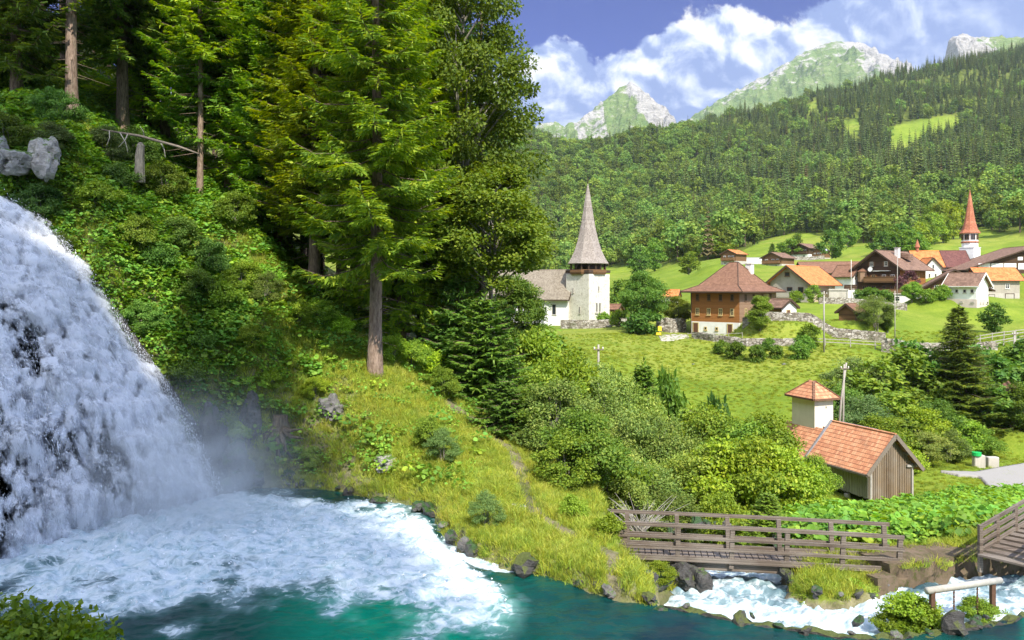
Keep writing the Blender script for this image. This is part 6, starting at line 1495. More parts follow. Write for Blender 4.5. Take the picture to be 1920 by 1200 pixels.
h.window('-y', 0, 3.6, .35, .6, M_conc, None, 'window', 0, False); h.window('+x', 0, 3.2, .3, .5, M_conc, None, 'window', 0, False)
h2 = House('church_hall', 'church nave with half orange half plum roof and small turret left of the red spire', 'church hall', 1757, 512, 187, -10, 11.5, 8, 1.6); h2.walls(M_white, 3.4); 
rr_ = h2.gable_roof(M_tileO, 3.4, .4, .6, x1=0.4); h2.gable_roof(M_tileP, 3.4, .4, .6, name='roof', x0=0.42)
b = MB(); b.lathe([(.35, 4.8), (.35, 6.0), (.62, 6.05), (.04, 7.9)], 8, 0, (-4.3, 0)); b.build('turret', M_copper, h2.e)
h = House('white_chapel_gable', 'white gabled wing with arched windows in front of the orange church roof', 'house', 1749, 528, 176, -95, 5, 3.7, 3.0, (1, 0)); h.walls(M_white, 2.1); h.gable_roof(M_tileO, 2.1, .3, .3)
for a, z in ((-.7, 1.3), (.6, 1.3), (.1, 3.3)): h.window('+x', a, z, .42, .95, M_conc, None, 'arched_window', 0, False)
# ---- E big dark barn right
h = House('dark_farm_barn', 'huge dark timber barn with white panels and a long sloping roof at the right edge', 'barn', 1945, 512, 170, -97, 14, 28, .9, (1, 0)); h.walls(M_woodd, 4.9); h.gable_roof(M_tileBr, 4.9, 1.0, .9)
for a in (-10.6, -8.0, -5.4, -2.6): h.slab('white_panel', M_white2, '+x', a, 1.45, 2.4, 1.3, .06)
h.slab('white_panel', M_white2, '+x', -3.4, 3.1, 1.0, .7, .06); h.window('+x', -2.0, 3.1, 1.4, .7, M_shut); h.slab('white_wall', M_white, '+x', -12.4, -.4, 3.0, 2.2, .1)
# ---- F grey house with orange roof right edge
h = House('grey_stone_house', 'grey plastered house with orange roof and cross-barred windows right of the white house', 'house', 1912, 560, 155, -6, 6.9, 6.5, 3.7, (1, -1)); h.walls(M_greyp, 2.2); h.gable_roof(M_tileO, 2.2, .8, .5)
for a in (-1.7, 1.2): h.window('-y', a, 2.4, .8, .95, M_frame)
h.window('-y', -1.7, .5, 1.2, .7, M_dtimber, None, 'cellar_window', 0, False); h.door('-y', 1.6, -.2, 1.5, 1.1, M_glass); h.window('+x', 0, 2.4, .8, 1.0)
h.slab('plinth', M_conc, '-y', 0, .3, 6.8, 1.5, .04)
# ---- G white house
h = House('white_house', 'plain white house with pinkish base, brown roof and a row of small square windows', 'house', 1831, 578, 138, -50, 5.0, 5.3, 4.05, (1, -1)); h.walls(M_white2, 1.9); h.gable_roof(M_tileBr, 1.9, .55, .55, fascia=M_frame)
h.walls(M_pinkish, z0=-2, z1=1.55, name='base_wall', inset=-.04)
for a in (-1.95, -.7, .6, 1.8): h.window('-y', a, 2.95, .55, .65, M_conc, None, 'window', 0, False)
for a in (-1.6, .1, 1.9): h.window('-y', a, 1.05, .5, .25, M_conc, None, 'cellar_window', .04, False)
for a in (-1.0, .2): h.window('+x', a, .9, .3, .25, M_conc, None, 'cellar_window', .04, False)
# ---- H chalet behind the white house
h = House('low_brown_chalet', 'low brown chalet whose wide gable roof spreads behind the white house', 'chalet', 1790, 556, 150, -112, 8, 11, 1.5, (1, 0)); h.walls(M_wood, 3.4); h.gable_roof(M_tileBr, 3.4, 1.0, .9)
for a in (-3, -1, 1): h.window('+x', a, 1.6, .8, 1.0, M_frame, M_shut)
h.balcony('+x', -1, .6, 5, .8, .8, M_wood)
h = House('low_wall_shed', 'low white shed with flat brown roof left of the white house', 'shed', 1748, 560, 144, -20, 4.5, 3, 1.5); h.walls(M_white2, 0); h.slab('flat_roof', M_wood, '-y', 0, 1.6, 4.9, .2, 3.6, -3.2)
# ---- I small hut
h = House('wooden_hut', 'tiny wooden store hut with red tiled roof standing alone in the upper meadow', 'hut', 1603, 602, 116, -138, 2.6, 2.4, 1.35, (1, 1)); h.walls(M_wood, .95, z0=-.3); h.gable_roof(M_tileR, .95, .4, .4)
h.slab('plank_band', M_dtimber, '+x', 0, .85, 2.5, .08, .06); h.door('+y', 0, .0, .6, 1.1, M_woodd)
# ---- far hillside chalets
def chalet(px, py, Yd, yaw, wpx, lab, roofm, wallm, basem, hh=3.2, Lr=1.1, name='hillside_chalet'):
    s = Yd/FPX*wpx; h = House(name, lab, 'chalet', px, py, Yd, yaw, s*Lr, s*.85, hh); h.walls(wallm, s*.2); h.gable_roof(roofm, s*.2, s*.08, s*.07)
    h.walls(basem, z1=hh*.35, name='base_wall', inset=-.05)
    for a in (-s*.22, s*.05, s*.25): h.window('+x', a, hh*.7, s*.08+.3, 1.0, M_frame)
    for a in (-s*.2, s*.2): h.window('+x', a, hh*.18, s*.07+.3, .8, M_frame, None, 'window', .05)
    h.balcony('+x', 0, hh*.42, s*.75, .9, .8, wallm); return h
chalet(1376, 497, 240, -135, 36, 'hillside chalet with orange roof just behind the brown hipped roof', M_tileO, M_wood, M_conc)
chalet(1459, 502, 250, -135, 46, 'hillside chalet with brown roof and open terrace above the orange-roofed house', M_tileBr, M_wood, M_conc, 3.0)
chalet(1511, 484, 300, -138, 40, 'dark hillside chalet with white ground floor', M_tileBr, M_woodd, M_white2, 3.6)
h = chalet(1540, 490, 285, -140, 24, 'small hillside house with grey metal roof right of the dark chalet', M_slate, M_wood, M_conc, 3.6)
chalet(1424, 468, 480, -135, 27, 'topmost small dark chalet below the wood', M_tileBr, M_woodd, M_white2, 4.4)
chalet(1580, 465, 360, -145, 27, 'dark chalet with chimney half hidden by the pale tree', M_tileBr, M_woodd, M_white, 3.2)
h = House('flat_grey_shed', 'long white retaining shed with dark flat roof right of the hillside orange roof', 'shed', 1412, 495, 262, -5, 11, 5, 1.6); h.walls(M_white, 0); h.slab('flat_roof', M_slate, '-y', -1.5, 1.8, 8, .5, 5, -5)
h = House('orange_cabin', 'small cabin with pale orange roof seen past the round maple', 'cabin', 1254, 572, 150, -20, 3.6, 3.2, 1.7); h.walls(M_cream, 1.0); h.gable_roof(M_tileO, 1.0, .3, .3); h.window('-y', 0, 1.0, .6, .6)
h = House('red_roof_shed', 'little red-roofed shed beside the old church tower', 'shed', 1153, 590, 158, -30, 2.2, 2.4, 1.1); h.walls(M_woods, .8); h.gable_roof(M_tileR, .8, .3, .3); h.door('-y', 0, 0, .6, 1)
# house corner at the right edge below the meadow
h = House('edge_house', 'corner of a red-tiled house cut by the right edge of the frame', 'house', 1913, 800, 74, -118, 6, 5, 1.9, (1, 1)); 
bpy.data.objects[h.e.name].location.x += 2.2
h.walls(M_woodd, 1.4); h.gable_roof(M_tileR, 1.4, .6, .6); h.window('+x', 0, 1.0, .8, .7)

# ---- old barn with little tower
B0 = W(1629, 944, 56)
h = House('old_barn', 'weathered plank barn with orange tiled roof and small hipped tower by the road', 'barn', 1629, 944, 56, -69.5, 9.2, 4.0, 2.55, (1, -1)); 
L, Wd = 4.6, 2.0; rh = 2.05
# local x: +x = gable towards the viewer
m = MB(); 
m.hexa([(.4,-Wd,.35),(L,-Wd,.35),(L,Wd,.35),(.4,Wd,.35)], [(.4,-Wd,2.55),(L,-Wd,2.55),(L,Wd,2.55),(.4,Wd,2.55)]); m.build('wall', M_barng, h.e)
m = MB(); m.poly((L+.03,-Wd-.02,.2),(L+.03,Wd+.02,.2),(L+.03,Wd+.02,2.55),(L+.03,0,2.55+rh),(L+.03,-Wd-.02,2.55)); m.poly((L-.05,-Wd,.2),(L-.05,-Wd,2.55),(L-.05,0,2.55+rh),(L-.05,Wd,2.55),(L-.05,Wd,.2))
o_ = m.V; m.F += [[0,5,9,1],[4,6,5,0],[3,7,6,4],[2,8,7,3],[1,9,8,2]]; m.build('gable_wall', M_barnw, h.e)
m = MB(); m.hexa([(-5.6,-Wd-.0,-.5),(.38,-Wd,-.5),(.38,Wd,-.5),(-5.6,Wd,-.5)], [(-5.6,-Wd,2.5),(.38,-Wd,2.5),(.38,Wd,2.5),(-5.6,Wd,2.5)]); m.build('plaster_wall', M_cream, h.e)
hh = h; hh.L, hh.W, hh.wh = 9.2, 4.0, 2.55
r = hh.gable_roof(M_tileB, rh, .45, .55, .12, M_timber, x0=-1.15, x1=L+.45)
m = MB(); k = rh/Wd
for sg in (-1, 1):   # lower roof of the back part
    bb = [(-5.9, sg*(Wd+.55), 1.75), (-1.17, sg*(Wd+.55), 1.75), (-1.17, sg*.35, 1.75+(Wd+.2)*k*.98), (-5.9, sg*.35, 1.75+(Wd+.2)*k*.98)]
    tt = [(a, b_, c+.14) for a, b_, c in bb]
    if sg > 0: bb, tt = bb[::-1], tt[::-1]
    m.hexa(bb, tt)
m.build('lower_roof', M_tileB, h.e)
m = MB(); m.bar((-1.16, -2.58, 2.03+.10), (-1.16, -.02, 2.03+2.55*k+.20), .22, .07, (0, 0, 1)); m.bar((-5.9, -.33, 4.0), (-1.2, -.33, 4.0), .2, .08); m.bar((-.4, .1, 4.82), (3.2, .1, 4.82), .16, .05); m.build('flashing', M_metal, r)
# tower
tx, ty, tw = -3.85, .45, .92
m = MB(); m.box((tx, ty, 3.9), (2*tw+.8, 2*tw, 5.0)); m.build('tower', M_cream, h.e)
m = MB(); a, b_, z0 = tw+.4+.38, tw+.38, 6.35
E = [(tx-a, ty-b_), (tx+a, ty-b_), (tx+a, ty+b_), (tx-a, ty+b_)]; T = [(tx-.28, ty-.05), (tx+.28, ty-.05), (tx+.28, ty+.05), (tx-.28, ty+.05)]
m.hexa([(x, y, z0) for x, y in E], [(x, y, z0+1.22) for x, y in T]); tr = m.build('tower_roof', M_tileB, h.e)
m = MB()
for i in range(4): m.bar((*E[i], z0-.06), (*E[(i+1) % 4], z0-.06), .14, .15); m.bar((*E[i], z0+.03), (*T[i], z0+1.25), .17, .06)
m.build('tower_trim', M_tileR, tr)
m = MB(); hh.obox(m, '+x', .3, 0, .06, .06, .06)
m = MB(); m.box((tx+tw+.4+.02, ty+.2, 5.6), (.04, .06, .16)); m.build('tower_slot', M_glass, h.e)
# posts, purlins, boards on the gable
for y_ in (-1.9, 1.9): m = MB(); m.bar((L+.05, y_, -1.2), (L+.05, y_, 2.5), .16, .16); m.build('post', M_timberg, h.e)
m = MB(); m.box((L+.1, -1.95, -.45), (.34, .34, 1.3)); m.build('footing', M_conc, h.e)
m = MB(); m.box((2.5, -1.95, -.45), (.3, .3, 1.3)); m.build('footing', M_conc, h.e)
for y_, z_ in ((-2.0, 2.5), (2.0, 2.5), (0, 2.5+rh-.1), (1.2, 2.5+rh*.42)): m = MB(); m.bar((L-.3, y_, z_-.05), (L+.42, y_, z_-.05), .15, .17); m.build('purlin', M_timber, h.e)
m = MB(); m.bar((L+.12, 1.35, 2.4), (L+.12, 2.5, 2.3), .12, .16); m.build('brace', M_timberg, h.e)
rb = random.Random(4)
m = MB()
for i in range(24):
    y_ = -1.92+i*.167; zt = 2.5+rh*(1-abs(y_)/2)-.12; m.box((L+.055, y_, (zt+.25+rb.uniform(-.12, .1))/2), (.035, .045, zt-.25))
m.build('cover_strips', M_barnw, h.e)
m = MB()
for i in range(26): x_ = .5+i*.16; m.box((x_, -Wd-.025, 1.3+rb.uniform(-.05, .05)), (.12, .04, 1.95)); 
m.build('side_boards', M_barng, h.e)
m = MB(); m.poly((-.2, -2.6, -.6), (.25, -2.6, -.6), (.25, -2.1, -.6), (-.2, -2.1, -.6)); m.box((.1, -2.35, .35), (.5, .5, 2.3)); m.build('pillar', M_cream, h.e)
m = MB(); m.box((.1, -2.35, 1.55), (.62, .62, .1)); m.build('pillar_cap', M_conc, h.e)

# ================================================================ walls, fences, poles
def wall_line(pts, hgt, th, mat, name, label, base=None, jit=.06, n_per=.35, drop=.6):
    """stone wall along points, following the ground"""
    P = [Vector(p) for p in pts]; seg = []
    for a, b in zip(P[:-1], P[1:]):
        k = max(2, int((b-a).length/n_per))
        for i in range(k): seg.append(a.lerp(b, i/k))
    seg.append(P[-1]); A = np.array([[p.x, p.y] for p in seg]); nn = len(A)
    d = np.gradient(A, axis=0); d /= np.linalg.norm(d, axis=1)[:, None]; nr2 = np.stack([-d[:, 1], d[:, 0]], 1)
    z = np.array([p.z for p in seg]) if base == 'given' else H(A[:, 0], A[:, 1])
    if base != 'given': z = np.convolve(np.pad(z, 3, 'edge'), np.ones(7)/7, 'valid')
    kz = 6; rows = []
    for sgn in (-1, 1):
        for j in range(kz):
            t = j/(kz-1); zz = z-drop+(hgt+drop)*t
            off = sgn*th/2*(1.12-.2*t)+jit*vnoise(np.arange(nn)*.9+50*sgn, np.full(nn, j*1.7), None, 5)*(1)
            zq = zz+(jit*1.3*vnoise(np.arange(nn)*.7, np.full(nn, j*2.3+sgn), None, 6))*(j > 0)
            rows.append(np.stack([A[:, 0]+nr2[:, 0]*off, A[:, 1]+nr2[:, 1]*off, zq], 1))
    order = rows[:kz]+rows[kz:][::-1]
    V = np.stack(order, 0); m_ = len(order); ii = np.arange(m_*nn).reshape(m_, nn)
    F = np.stack([ii[:-1, :-1], ii[:-1, 1:], ii[1:, 1:], ii[1:, :-1]], -1).reshape(-1, 4)
    caps = [np.array([ii[:, 0]]), np.array([ii[::-1, -1]])]
    me = mesh_np(name, V.reshape(-1, 3), [F]+caps, [mat], False)
    return tag(link(name, me), label, 'wall')
def Wg(px, Yd, dz=0): x, y = pxat(px, Yd); return (x, y, Hs(x, y)+dz)
wall_line([Wg(1392, 112), Wg(1450, 111), Wg(1520, 110), Wg(1600, 109), Wg(1660, 108)], 1.25, .6, M_stone, 'stone_wall', 'long pale dry stone wall along the lane below the brown house')
wall_line([Wg(1300, 112), Wg(1340, 108), Wg(1400, 105), Wg(1440, 104.5), Wg(1500, 104)], .9, .6, M_stone, 'stone_wall', 'lower short stone wall partly hidden by round bushes')
wall_line([Wg(1655, 102), Wg(1700, 100), Wg(1760, 100)], 1.7, .9, M_stone, 'stone_wall', 'ruined pale retaining wall in the meadow left of the lone spruce', jit=.18)
wall_line([Wg(1830, 104), Wg(1868, 104)], .9, .7, M_stone, 'stone_wall', 'short ruined wall piece right of the lone spruce', jit=.15)
wall_line([Wg(1535, 142), Wg(1600, 141), Wg(1660, 139), Wg(1700, 138.5)], 1.1, .5, M_stone, 'stone_wall', 'garden wall of field stones below the chalets')
wall_line([Wg(1052, 134), Wg(1080, 133), Wg(1148, 132.5)], 1.4, .6, M_stone, 'stone_wall', 'churchyard wall at the foot of the old tower')
wall_line([Wg(1145, 142), Wg(1190, 142)], 1.5, .6, M_stone, 'stone_wall', 'old wall between church tower and round maple')
wall_line([Wg(1232, 126), Wg(1255, 125), Wg(1283, 127)], 2.1, .8, M_stone, 'stone_wall', 'high rough wall left of the brown hipped house', jit=.2)
wall_line([Wg(1395, 262), Wg(1440, 258)], 1.5, .6, M_white, 'stone_wall', 'pale retaining wall by the hillside chalet with the orange roof')
wall_line([Wg(1478, 262), Wg(1545, 268)], 1.2, .6, M_stone, 'stone_wall', 'low pale wall below the dark hillside chalet')

def rail_fence(name, label, pts, hgt, rails, post_d, mp, pr=.06, rr=.07, span=None, follow=True):
    e = empty(name, pts[0], 0, label, 'fence'); O = Vector(pts[0]); P = [Vector(p) for p in pts]
    tot = [0]
    for a, b in zip(P[:-1], P[1:]): tot.append(tot[-1]+(b-a).length)
    k = max(2, int(tot[-1]/post_d)+1); S_ = []
    for i in range(k):
        d = tot[-1]*i/(k-1); j = min(max([q for q in range(len(tot)) if tot[q] <= d]), len(P)-2); q = P[j].lerp(P[j+1], (d-tot[j])/max(tot[j+1]-tot[j], 1e-6))
        S_.append(Vector((q.x, q.y, Hs(q.x, q.y) if follow else q.z)))
    for q in S_: m = MB(); q2 = q-O; t = Vector((rnd.uniform(-.04, .04), rnd.uniform(-.04, .04), 0)); m.bar(q2-Vector((0, 0, .3)), q2+t+Vector((0, 0, hgt+.08)), pr*2, pr*2); m.build('post', mp, e)
    for hz in rails:
        for a, b in zip(S_[:-1], S_[1:]):
            m = MB(); up = Vector((0, 0, hz+rnd.uniform(-.02, .02))); fr = (b-a).normalized().cross(Vector((0, 0, 1)))*pr*1.3; m.bar(a-O+up+fr, b-O+up+fr, .04, rr*2); m.build('rail', mp, e)
    return e
rail_fence('rail_fence', 'whitish rail fence along the lane below the villages stone wall', [Wg(1500, 104.5), Wg(1600, 103), Wg(1700, 102.5), Wg(1760, 103), Wg(1830, 108), Wg(1925, 115)], 1.0, (.55, .95), 3.0, M_timberg, .05, .05)
rail_fence('rail_fence', 'low pale fence in front of the wooden hut', [Wg(1507, 112.5), Wg(1560, 112), Wg(1614, 110.5)], .7, (.3, .62), 1.6, M_timberg, .05, .06)
rail_fence('rail_fence', 'thin railing before the white base of the brown house', [Wg(1290, 111.5), Wg(1330, 110.5), Wg(1392, 109.5)], .8, (.75,), 1.5, M_timberg, .03, .025)
rail_fence('rail_fence', 'second whitish rail fence bending up the slope at the right edge', [Wg(1760, 101), Wg(1850, 104), Wg(1925, 110)], .9, (.5, .85), 3.2, M_timberg, .05, .05)
rail_fence('rail_fence', 'row of small yellow stakes in the meadow behind the barn', [Wg(1550, 88), Wg(1580, 87), Wg(1600, 86.5)], .8, (.6,), 1.4, M_timberg, .05, .02)
rail_fence('board_fence', 'short board fence beside the road at the right edge', [(W(1897, 852, 74)), (W(1935, 846, 74))], 1.1, (.3, .65, 1.0), 2.0, M_timber, .08, .11)
def pole(px, py, Yd, ptop, rad, label, lean=0, name='wooden_pole', arm=True, mat=None):
    b_ = W(px, py, Yd); t_ = W(px+lean, ptop, Yd); g_ = Hs(b_.x, b_.y)
    e = empty(name, (b_.x, b_.y, b_.z), 0, label, 'pole'); m = MB(); d = t_-b_; m.tube([(0, 0, min(g_-b_.z, 0)-.4), d*.5, d], [rad*1.15, rad, rad*.8], 8); m.build('shaft', mat or M_timberg, e, smooth=True)
    if arm:
        m = MB(); m.bar(d+Vector((-.35, -.1, -.35)), d+Vector((.35, -.1, -.35)), .08, .08); a = m.build('crossarm', M_timber, e)
        for s_ in (-.3, .3): m = MB(); m.lathe([(.01, -.31), (.05, -.3), (.06, -.2), (.03, -.16)], 8, 0, (s_, -.1)); q = m.build('insulator', M_frame, a); q.location = d
    return e
pole(1122, 745, 57, 646, .085, 'wooden pole standing in the thicket below the old church')
pole(1545, 655, 101, 546, .10, 'tall thin pole in the meadow right of the round bushes')
pole(1568, 815, 66, 680, .09, 'leaning strut pole behind the barn tower', 19, arm=False)
pole(1580, 818, 66, 683, .08, 'upright pole of the leaning pair behind the barn tower', 3)
pole(1902, 716, 92, 621, .12, 'weathered pole near the right edge in the meadow')
pole(1678, 640, 112, 545, .07, 'thin pole in front of the garden wall', arm=False)
pole(1682, 552, 146, 480, .07, 'slim flagpole in front of the big chalet', 1, 'flagpole', False)
pole(1596, 540, 150, 487, .05, 'slim mast behind the concrete garage', 0, 'mast', False, M_frame)
# yellow sign by the drive
e = empty('yellow_sign', Wg(1237, 117.5), 0, 'small yellow hiking sign and box beside the gravel drive', 'sign'); m = MB(); m.bar((0, 0, -.3), (0, 0, 1.5), .08, .08); m.build('post', M_timberg, e)
M_yel = simple('yellow_paint', (.75, .50, .03), .5); m = MB(); m.box((0, -.06, 1.1), (.55, .05, .7)); m.build('board', M_yel, e); m = MB(); m.box((-.2, -.1, .35), (.7, .3, .35)); m.build('box', M_yel, e)
# concrete block with green letter box
p = W(1835, 876, 66); e = empty('concrete_block', p, 0, 'grey concrete block wall end beside the road', 'block'); m = MB(); m.box((0, 0, .3), (.9, .5, 1.4)); m.build('body', M_conc, e, bevel=.05); m = MB(); m.box((1.3, .3, .25), (.9, .5, 1.1)); m.build('body', M_conc, e, bevel=.05)
M_green = simple('green_enamel', (.02, .42, .10), .4); m = MB(); m.lathe([(.02, 1.28), (.36, 1.25), (.36, .98), (.30, .95)], 14); o = m.build('green_cap', M_green, None, (p.x-.2, p.y-.05, p.z)); tag(o, 'bright green cap on the concrete block beside the road', 'bin lid')

# drive and road: thin slabs laid on the ground
def slab_poly(name, poly, zf, mat, dz=.03, kind='structure', n_=26, th=.4):
    P2 = [(p.x, p.y) for p in poly]; xs_ = [p[0] for p in P2]; ys_ = [p[1] for p in P2]
    gx2, gy2 = np.meshgrid(np.linspace(min(xs_), max(xs_), n_*3), np.linspace(min(ys_), max(ys_), n_*3), indexing='xy')
    inside = sdist(P2, gx2, gy2) < .12; z = zf(gx2, gy2)+dz; ii = np.arange(gx2.size).reshape(gx2.shape)
    F = np.stack([ii[:-1, :-1], ii[:-1, 1:], ii[1:, 1:], ii[1:, :-1]], -1).reshape(-1, 4); keep = (inside[:-1, :-1] & inside[1:, 1:] & inside[:-1, 1:] & inside[1:, :-1]).ravel()
    o = link(name, mesh_np(name, np.stack([gx2, gy2, z], -1).reshape(-1, 3), F[keep], [mat], True)); m_ = o.modifiers.new('thick', 'SOLIDIFY'); m_.thickness = th; m_.offset = -1
    return tag(o, kind=kind)
slab_poly('road', road, lambda x, y: co_[0]*x+co_[1]*y+co_[2], M_asph, .03, n_=40)
print('road vs ground', [round(p.z-Hs(p.x, p.y), 2) for p in road])
slab_poly('gravel_drive', [Vector(Wg(a, b)) for a, b in ((1235, 118), (1262, 121), (1285, 121), (1292, 113), (1262, 111), (1240, 112))], lambda x, y: H(x, y), M_gravel, .05, n_=14, th=.1)

# ================================================================ footbridge
A0, A1 = W(1145, 0, 24.9), W(1692, 0, 23.75); zt = .72
ang = math.atan2(A1.y-A0.y, A1.x-A0.x); Lb = math.hypot(A1.x-A0.x, A1.y-A0.y)
e = empty('footbridge', (A0.x, A0.y, 0), ang, 'weathered wooden footbridge with three-rail sides over the white rapids', 'bridge')
def arch(x): return .14*math.sin(PI*min(max(x/Lb, 0), 1))*0-.10*((x/Lb))**2+0.02
wdb = 1.05
for yb, nm in ((0, 'front'), (wdb, 'rear')):
    xs_ = [.42+i*(Lb-.55)/5 for i in range(6)] if nm == 'front' else [.55+i*(Lb-.7)/5 for i in range(6)]
    for x in xs_: m = MB(); m.bar((x, yb-.06*(nm == 'front'), -.52), (x+.04*(1 if nm == 'front' else -1), yb-.10*(nm == 'front')+.04*(nm == 'rear'), zt-.02+arch(x)), .13, .14); m.build('post', M_bridge, e)
    for z_, hh_ in ((zt, .11), (zt-.36, .10), (zt-.68, .10)):
        m = MB(); n_ = 10
        for i in range(n_):
            a, b = Lb*i/n_, Lb*(i+1)/n_; m.bar((a, yb-.16*(nm == 'front')+.11*(nm == 'rear'), z_+arch(a)), (b+.001, yb-.16*(nm == 'front')+.11*(nm == 'rear'), z_+arch(b)), .05, hh_)
        m.build('rail', M_bridge, e)
    m = MB(); m.bar((.9, yb+.05*(1 if nm == 'front' else -1), -.50), (Lb-.5, yb+.05*(1 if nm == 'front' else -1), -.55), .16, .24); m.build('beam', M_bridge, e)
    m = MB(); m.bar((.3, yb-.16*(nm == 'front')+.1*(nm == 'rear'), -.26), (Lb-.3, yb-.16*(nm == 'front')+.1*(nm == 'rear'), -.32), .06, .16); m.build('kickboard', M_bridge, e)
for i in range(44):
    x = .2+i*(Lb-.3)/43; m = MB(); m.box((x, wdb/2, -.35+arch(x)), (.165, wdb+.16, .05)); m.build('plank', M_bridge, e)
for i in range(6): x = 1.4+i*1.2; m = MB(); m.bar((x, -.05, -.42), (x, wdb+.05, -.42), .1, .1); m.build('cross_beam', M_bridge, e)
# stairs with rails, lower right
p0 = W(1838, 1040, 23.2); p1 = W(1965, 958, 27.0)
e = empty('wooden_stairs', p0, 0, 'grey wooden stairs with slatted railings climbing at the right edge', 'stairs')
d = (p1-p0); sdv = Vector((d.y, -d.x, 0)).normalized()*1.35
for k_, off_ in ((0, Vector((0, 0, 0))), (1, sdv)):
    for hz in (.12, .34, .56, .80): m = MB(); m.bar(off_+Vector((0, 0, hz)), off_+d+Vector((0, 0, hz)), .05, .12); m.build('rail', M_bridge, e)
    for t in (0.0, .22, .48, .74, 1): m = MB(); m.bar(off_+d*t+Vector((0, 0, -.5)), off_+d*t+Vector((0, 0, .86)), .10, .12); m.build('post', M_bridge, e)
for i in range(13): t = i/12; c = d*t+sdv*.5; m = MB(); m.bar(d*t+Vector((0, 0, .02)), d*t+sdv+Vector((0, 0, .02)), .34, .06); m.build('step', M_bridge, e)
# stone embankment wall right of the bridge, and masonry pier
wl = [W(1640, 1083, 24.0), W(1700, 1078, 24.2), W(1790, 1062, 24.8), W(1860, 1050, 25.3), W(1935, 1040, 25.8)]
wl_e = list(wl)
wall_line([(p.x, p.y, -1.1) for p in wl], 1.0, 1.5, M_stonem, 'embankment_wall', 'mossy brown masonry bank running right from the bridge end', 'given', .1, .25)
wl = [W(1635, 1100, 23.2), W(1672, 1096, 23.3)]
wall_line([(p.x, p.y, -1.3) for p in wl], .95, .6, M_stonem, 'bridge_pier', 'squared stone pier under the right end of the bridge', 'given', .05, .12)
# weir lip: low kerb between pool and rapids
lp = [onplane(*q, 0.02) for q in ((1240,1134),(1300,1146),(1370,1160),(1450,1172),(1520,1183),(1560,1189),(1620,1194),(1680,1194),(1740,1189),(1800,1180),(1860,1168),(1925,1152))]
M_lip = rock_mat('weir_stone', .22, .36, (.05, .06, .012), .6)
wall_line([(x, y, -.55) for x, y in lp], .57, .26, M_lip, 'weir', 'low mossy weir edge between green pool and white rapids', 'given', .07, .12)
# pipe frame over the weir
e = empty('sluice_frame', W(1747, 1185, 19.2), 0, 'white beam on two rusty posts with hanging chains above the weir', 'frame'); O = e.location.copy()
a, b = W(1738, 1108, 19.2), W(1876, 1088, 20.2)
M_rust = simple('rusty_steel', (.13, .07, .045), .8, .3, .4, 8)
m = MB(); m.tube([a-O, b-O], [.085, .08], 10); m.build('beam', M_paint, e, smooth=True)
for q, base in ((W(1748, 1108, 19.25), W(1748, 1187, 19.25)), (W(1861, 1092, 20.1), W(1861, 1160, 20.1))): m = MB(); m.bar(base-O-Vector((0, 0, .4)), q-O, .10, .12); m.build('post', M_rust, e)
for px_ in (1787, 1831):
    t_ = (px_-1738)/138; q = a.lerp(b, t_); m = MB()
    for i in range(14): z_ = -.08-i*.055; m.box((q.x-O.x, q.y-O.y, q.z-O.z+z_), (.045 if i % 2 else .015, .015 if i % 2 else .045, .05))
    m.build('chain', M_rust, e)

# ================================================================ rocks, stumps, logs
def rock(name, label, loc, sz, seed, mat, cat='rock', rough=.35, sub=3):
    import bmesh
    bm = bmesh.new(); bmesh.ops.create_icosphere(bm, subdivisions=sub+1, radius=1)
    co = np.array([v.co for v in bm.verts]); nn = vnoise(co[:, 0]*1.3+seed, co[:, 1]*1.3, co[:, 2]*1.3, seed)*rough+vnoise(co[:, 0]*3.1+seed, co[:, 1]*3.1, co[:, 2]*3.1, seed+1)*rough*.45+vnoise(co[:, 0]*8, co[:, 1]*8, co[:, 2]*8, seed+2)*rough*.15
    nn = np.round(nn*5)/5*.5+nn*.5
    for v, k in zip(bm.verts, nn): v.co = v.co*(1+k); v.co.x *= sz[0]; v.co.y *= sz[1]; v.co.z *= sz[2]
    me = bpy.data.meshes.new(name); bm.to_mesh(me); bm.free(); me.materials.append(mat)
    o = link(name, me, None, loc); o.rotation_euler = (0, 0, seed*1.3); return tag(o, label, cat)
M_shale = rock_mat('grey_shale', .55, .20)
for i, (px, py, Yd, s, lb, mt) in enumerate(((88,296,33.7,(.55,.7,.85),'pale limestone crag standing above the waterfall',M_rock),(40,305,33.4,(.6,.7,.5),'grey limestone outcrop left of the pale crag',M_rock),(2,295,33.4,(.4,.7,.7),'pale rock at the left edge above the fall',M_rock),(625,778,34.1,(.8,.6,.6),'grey rock face set in the bank behind the stump',M_shale),(440,880,31.6,(.6,.5,.9),'dark wet rock at the waters edge by the fall',M_wet),(470,800,32.6,(.45,.4,1.3),'dark wet rib of rock beside the stump',M_wet),(432,905,31.5,(.55,.5,.55),'low dark rock wet with spray by the pool edge',M_wet),(485,893,32.3,(.6,.5,.5),'mossy dark rock under the torn stump',M_wet),(535,890,32.6,(.55,.4,.4),'low dark rock right below the torn stump',M_wet),(395,830,31.9,(.5,.5,1.2),'mossy dark rock beside the foot of the waterfall',M_wet),(725,868,31.4,(.55,.4,.3),'pale ledge stone low on the sunlit bank',M_rock),(1130,1002,25.0,(.4,.3,.25),'pale stones low on the spur',M_rock),(965,960,26.6,(.35,.3,.25),'light stone in the grass of the spur',M_rock),(1285,1088,24.6,(.75,.55,.55),'black boulder under the left end of the bridge',M_rockd),(1310,1094,24.2,(.45,.4,.42),'smaller black boulder beside the big one under the bridge',M_rockd),(1217,1085,22.6,(.28,.25,.3),'dark stone set in the grassy tip of the spur',M_rockd))):
    p = W(px, py, Yd); rock('rock_outcrop' if s[0] > .5 else 'stone', lb, p, s, 20+i, mt, rough=.45)
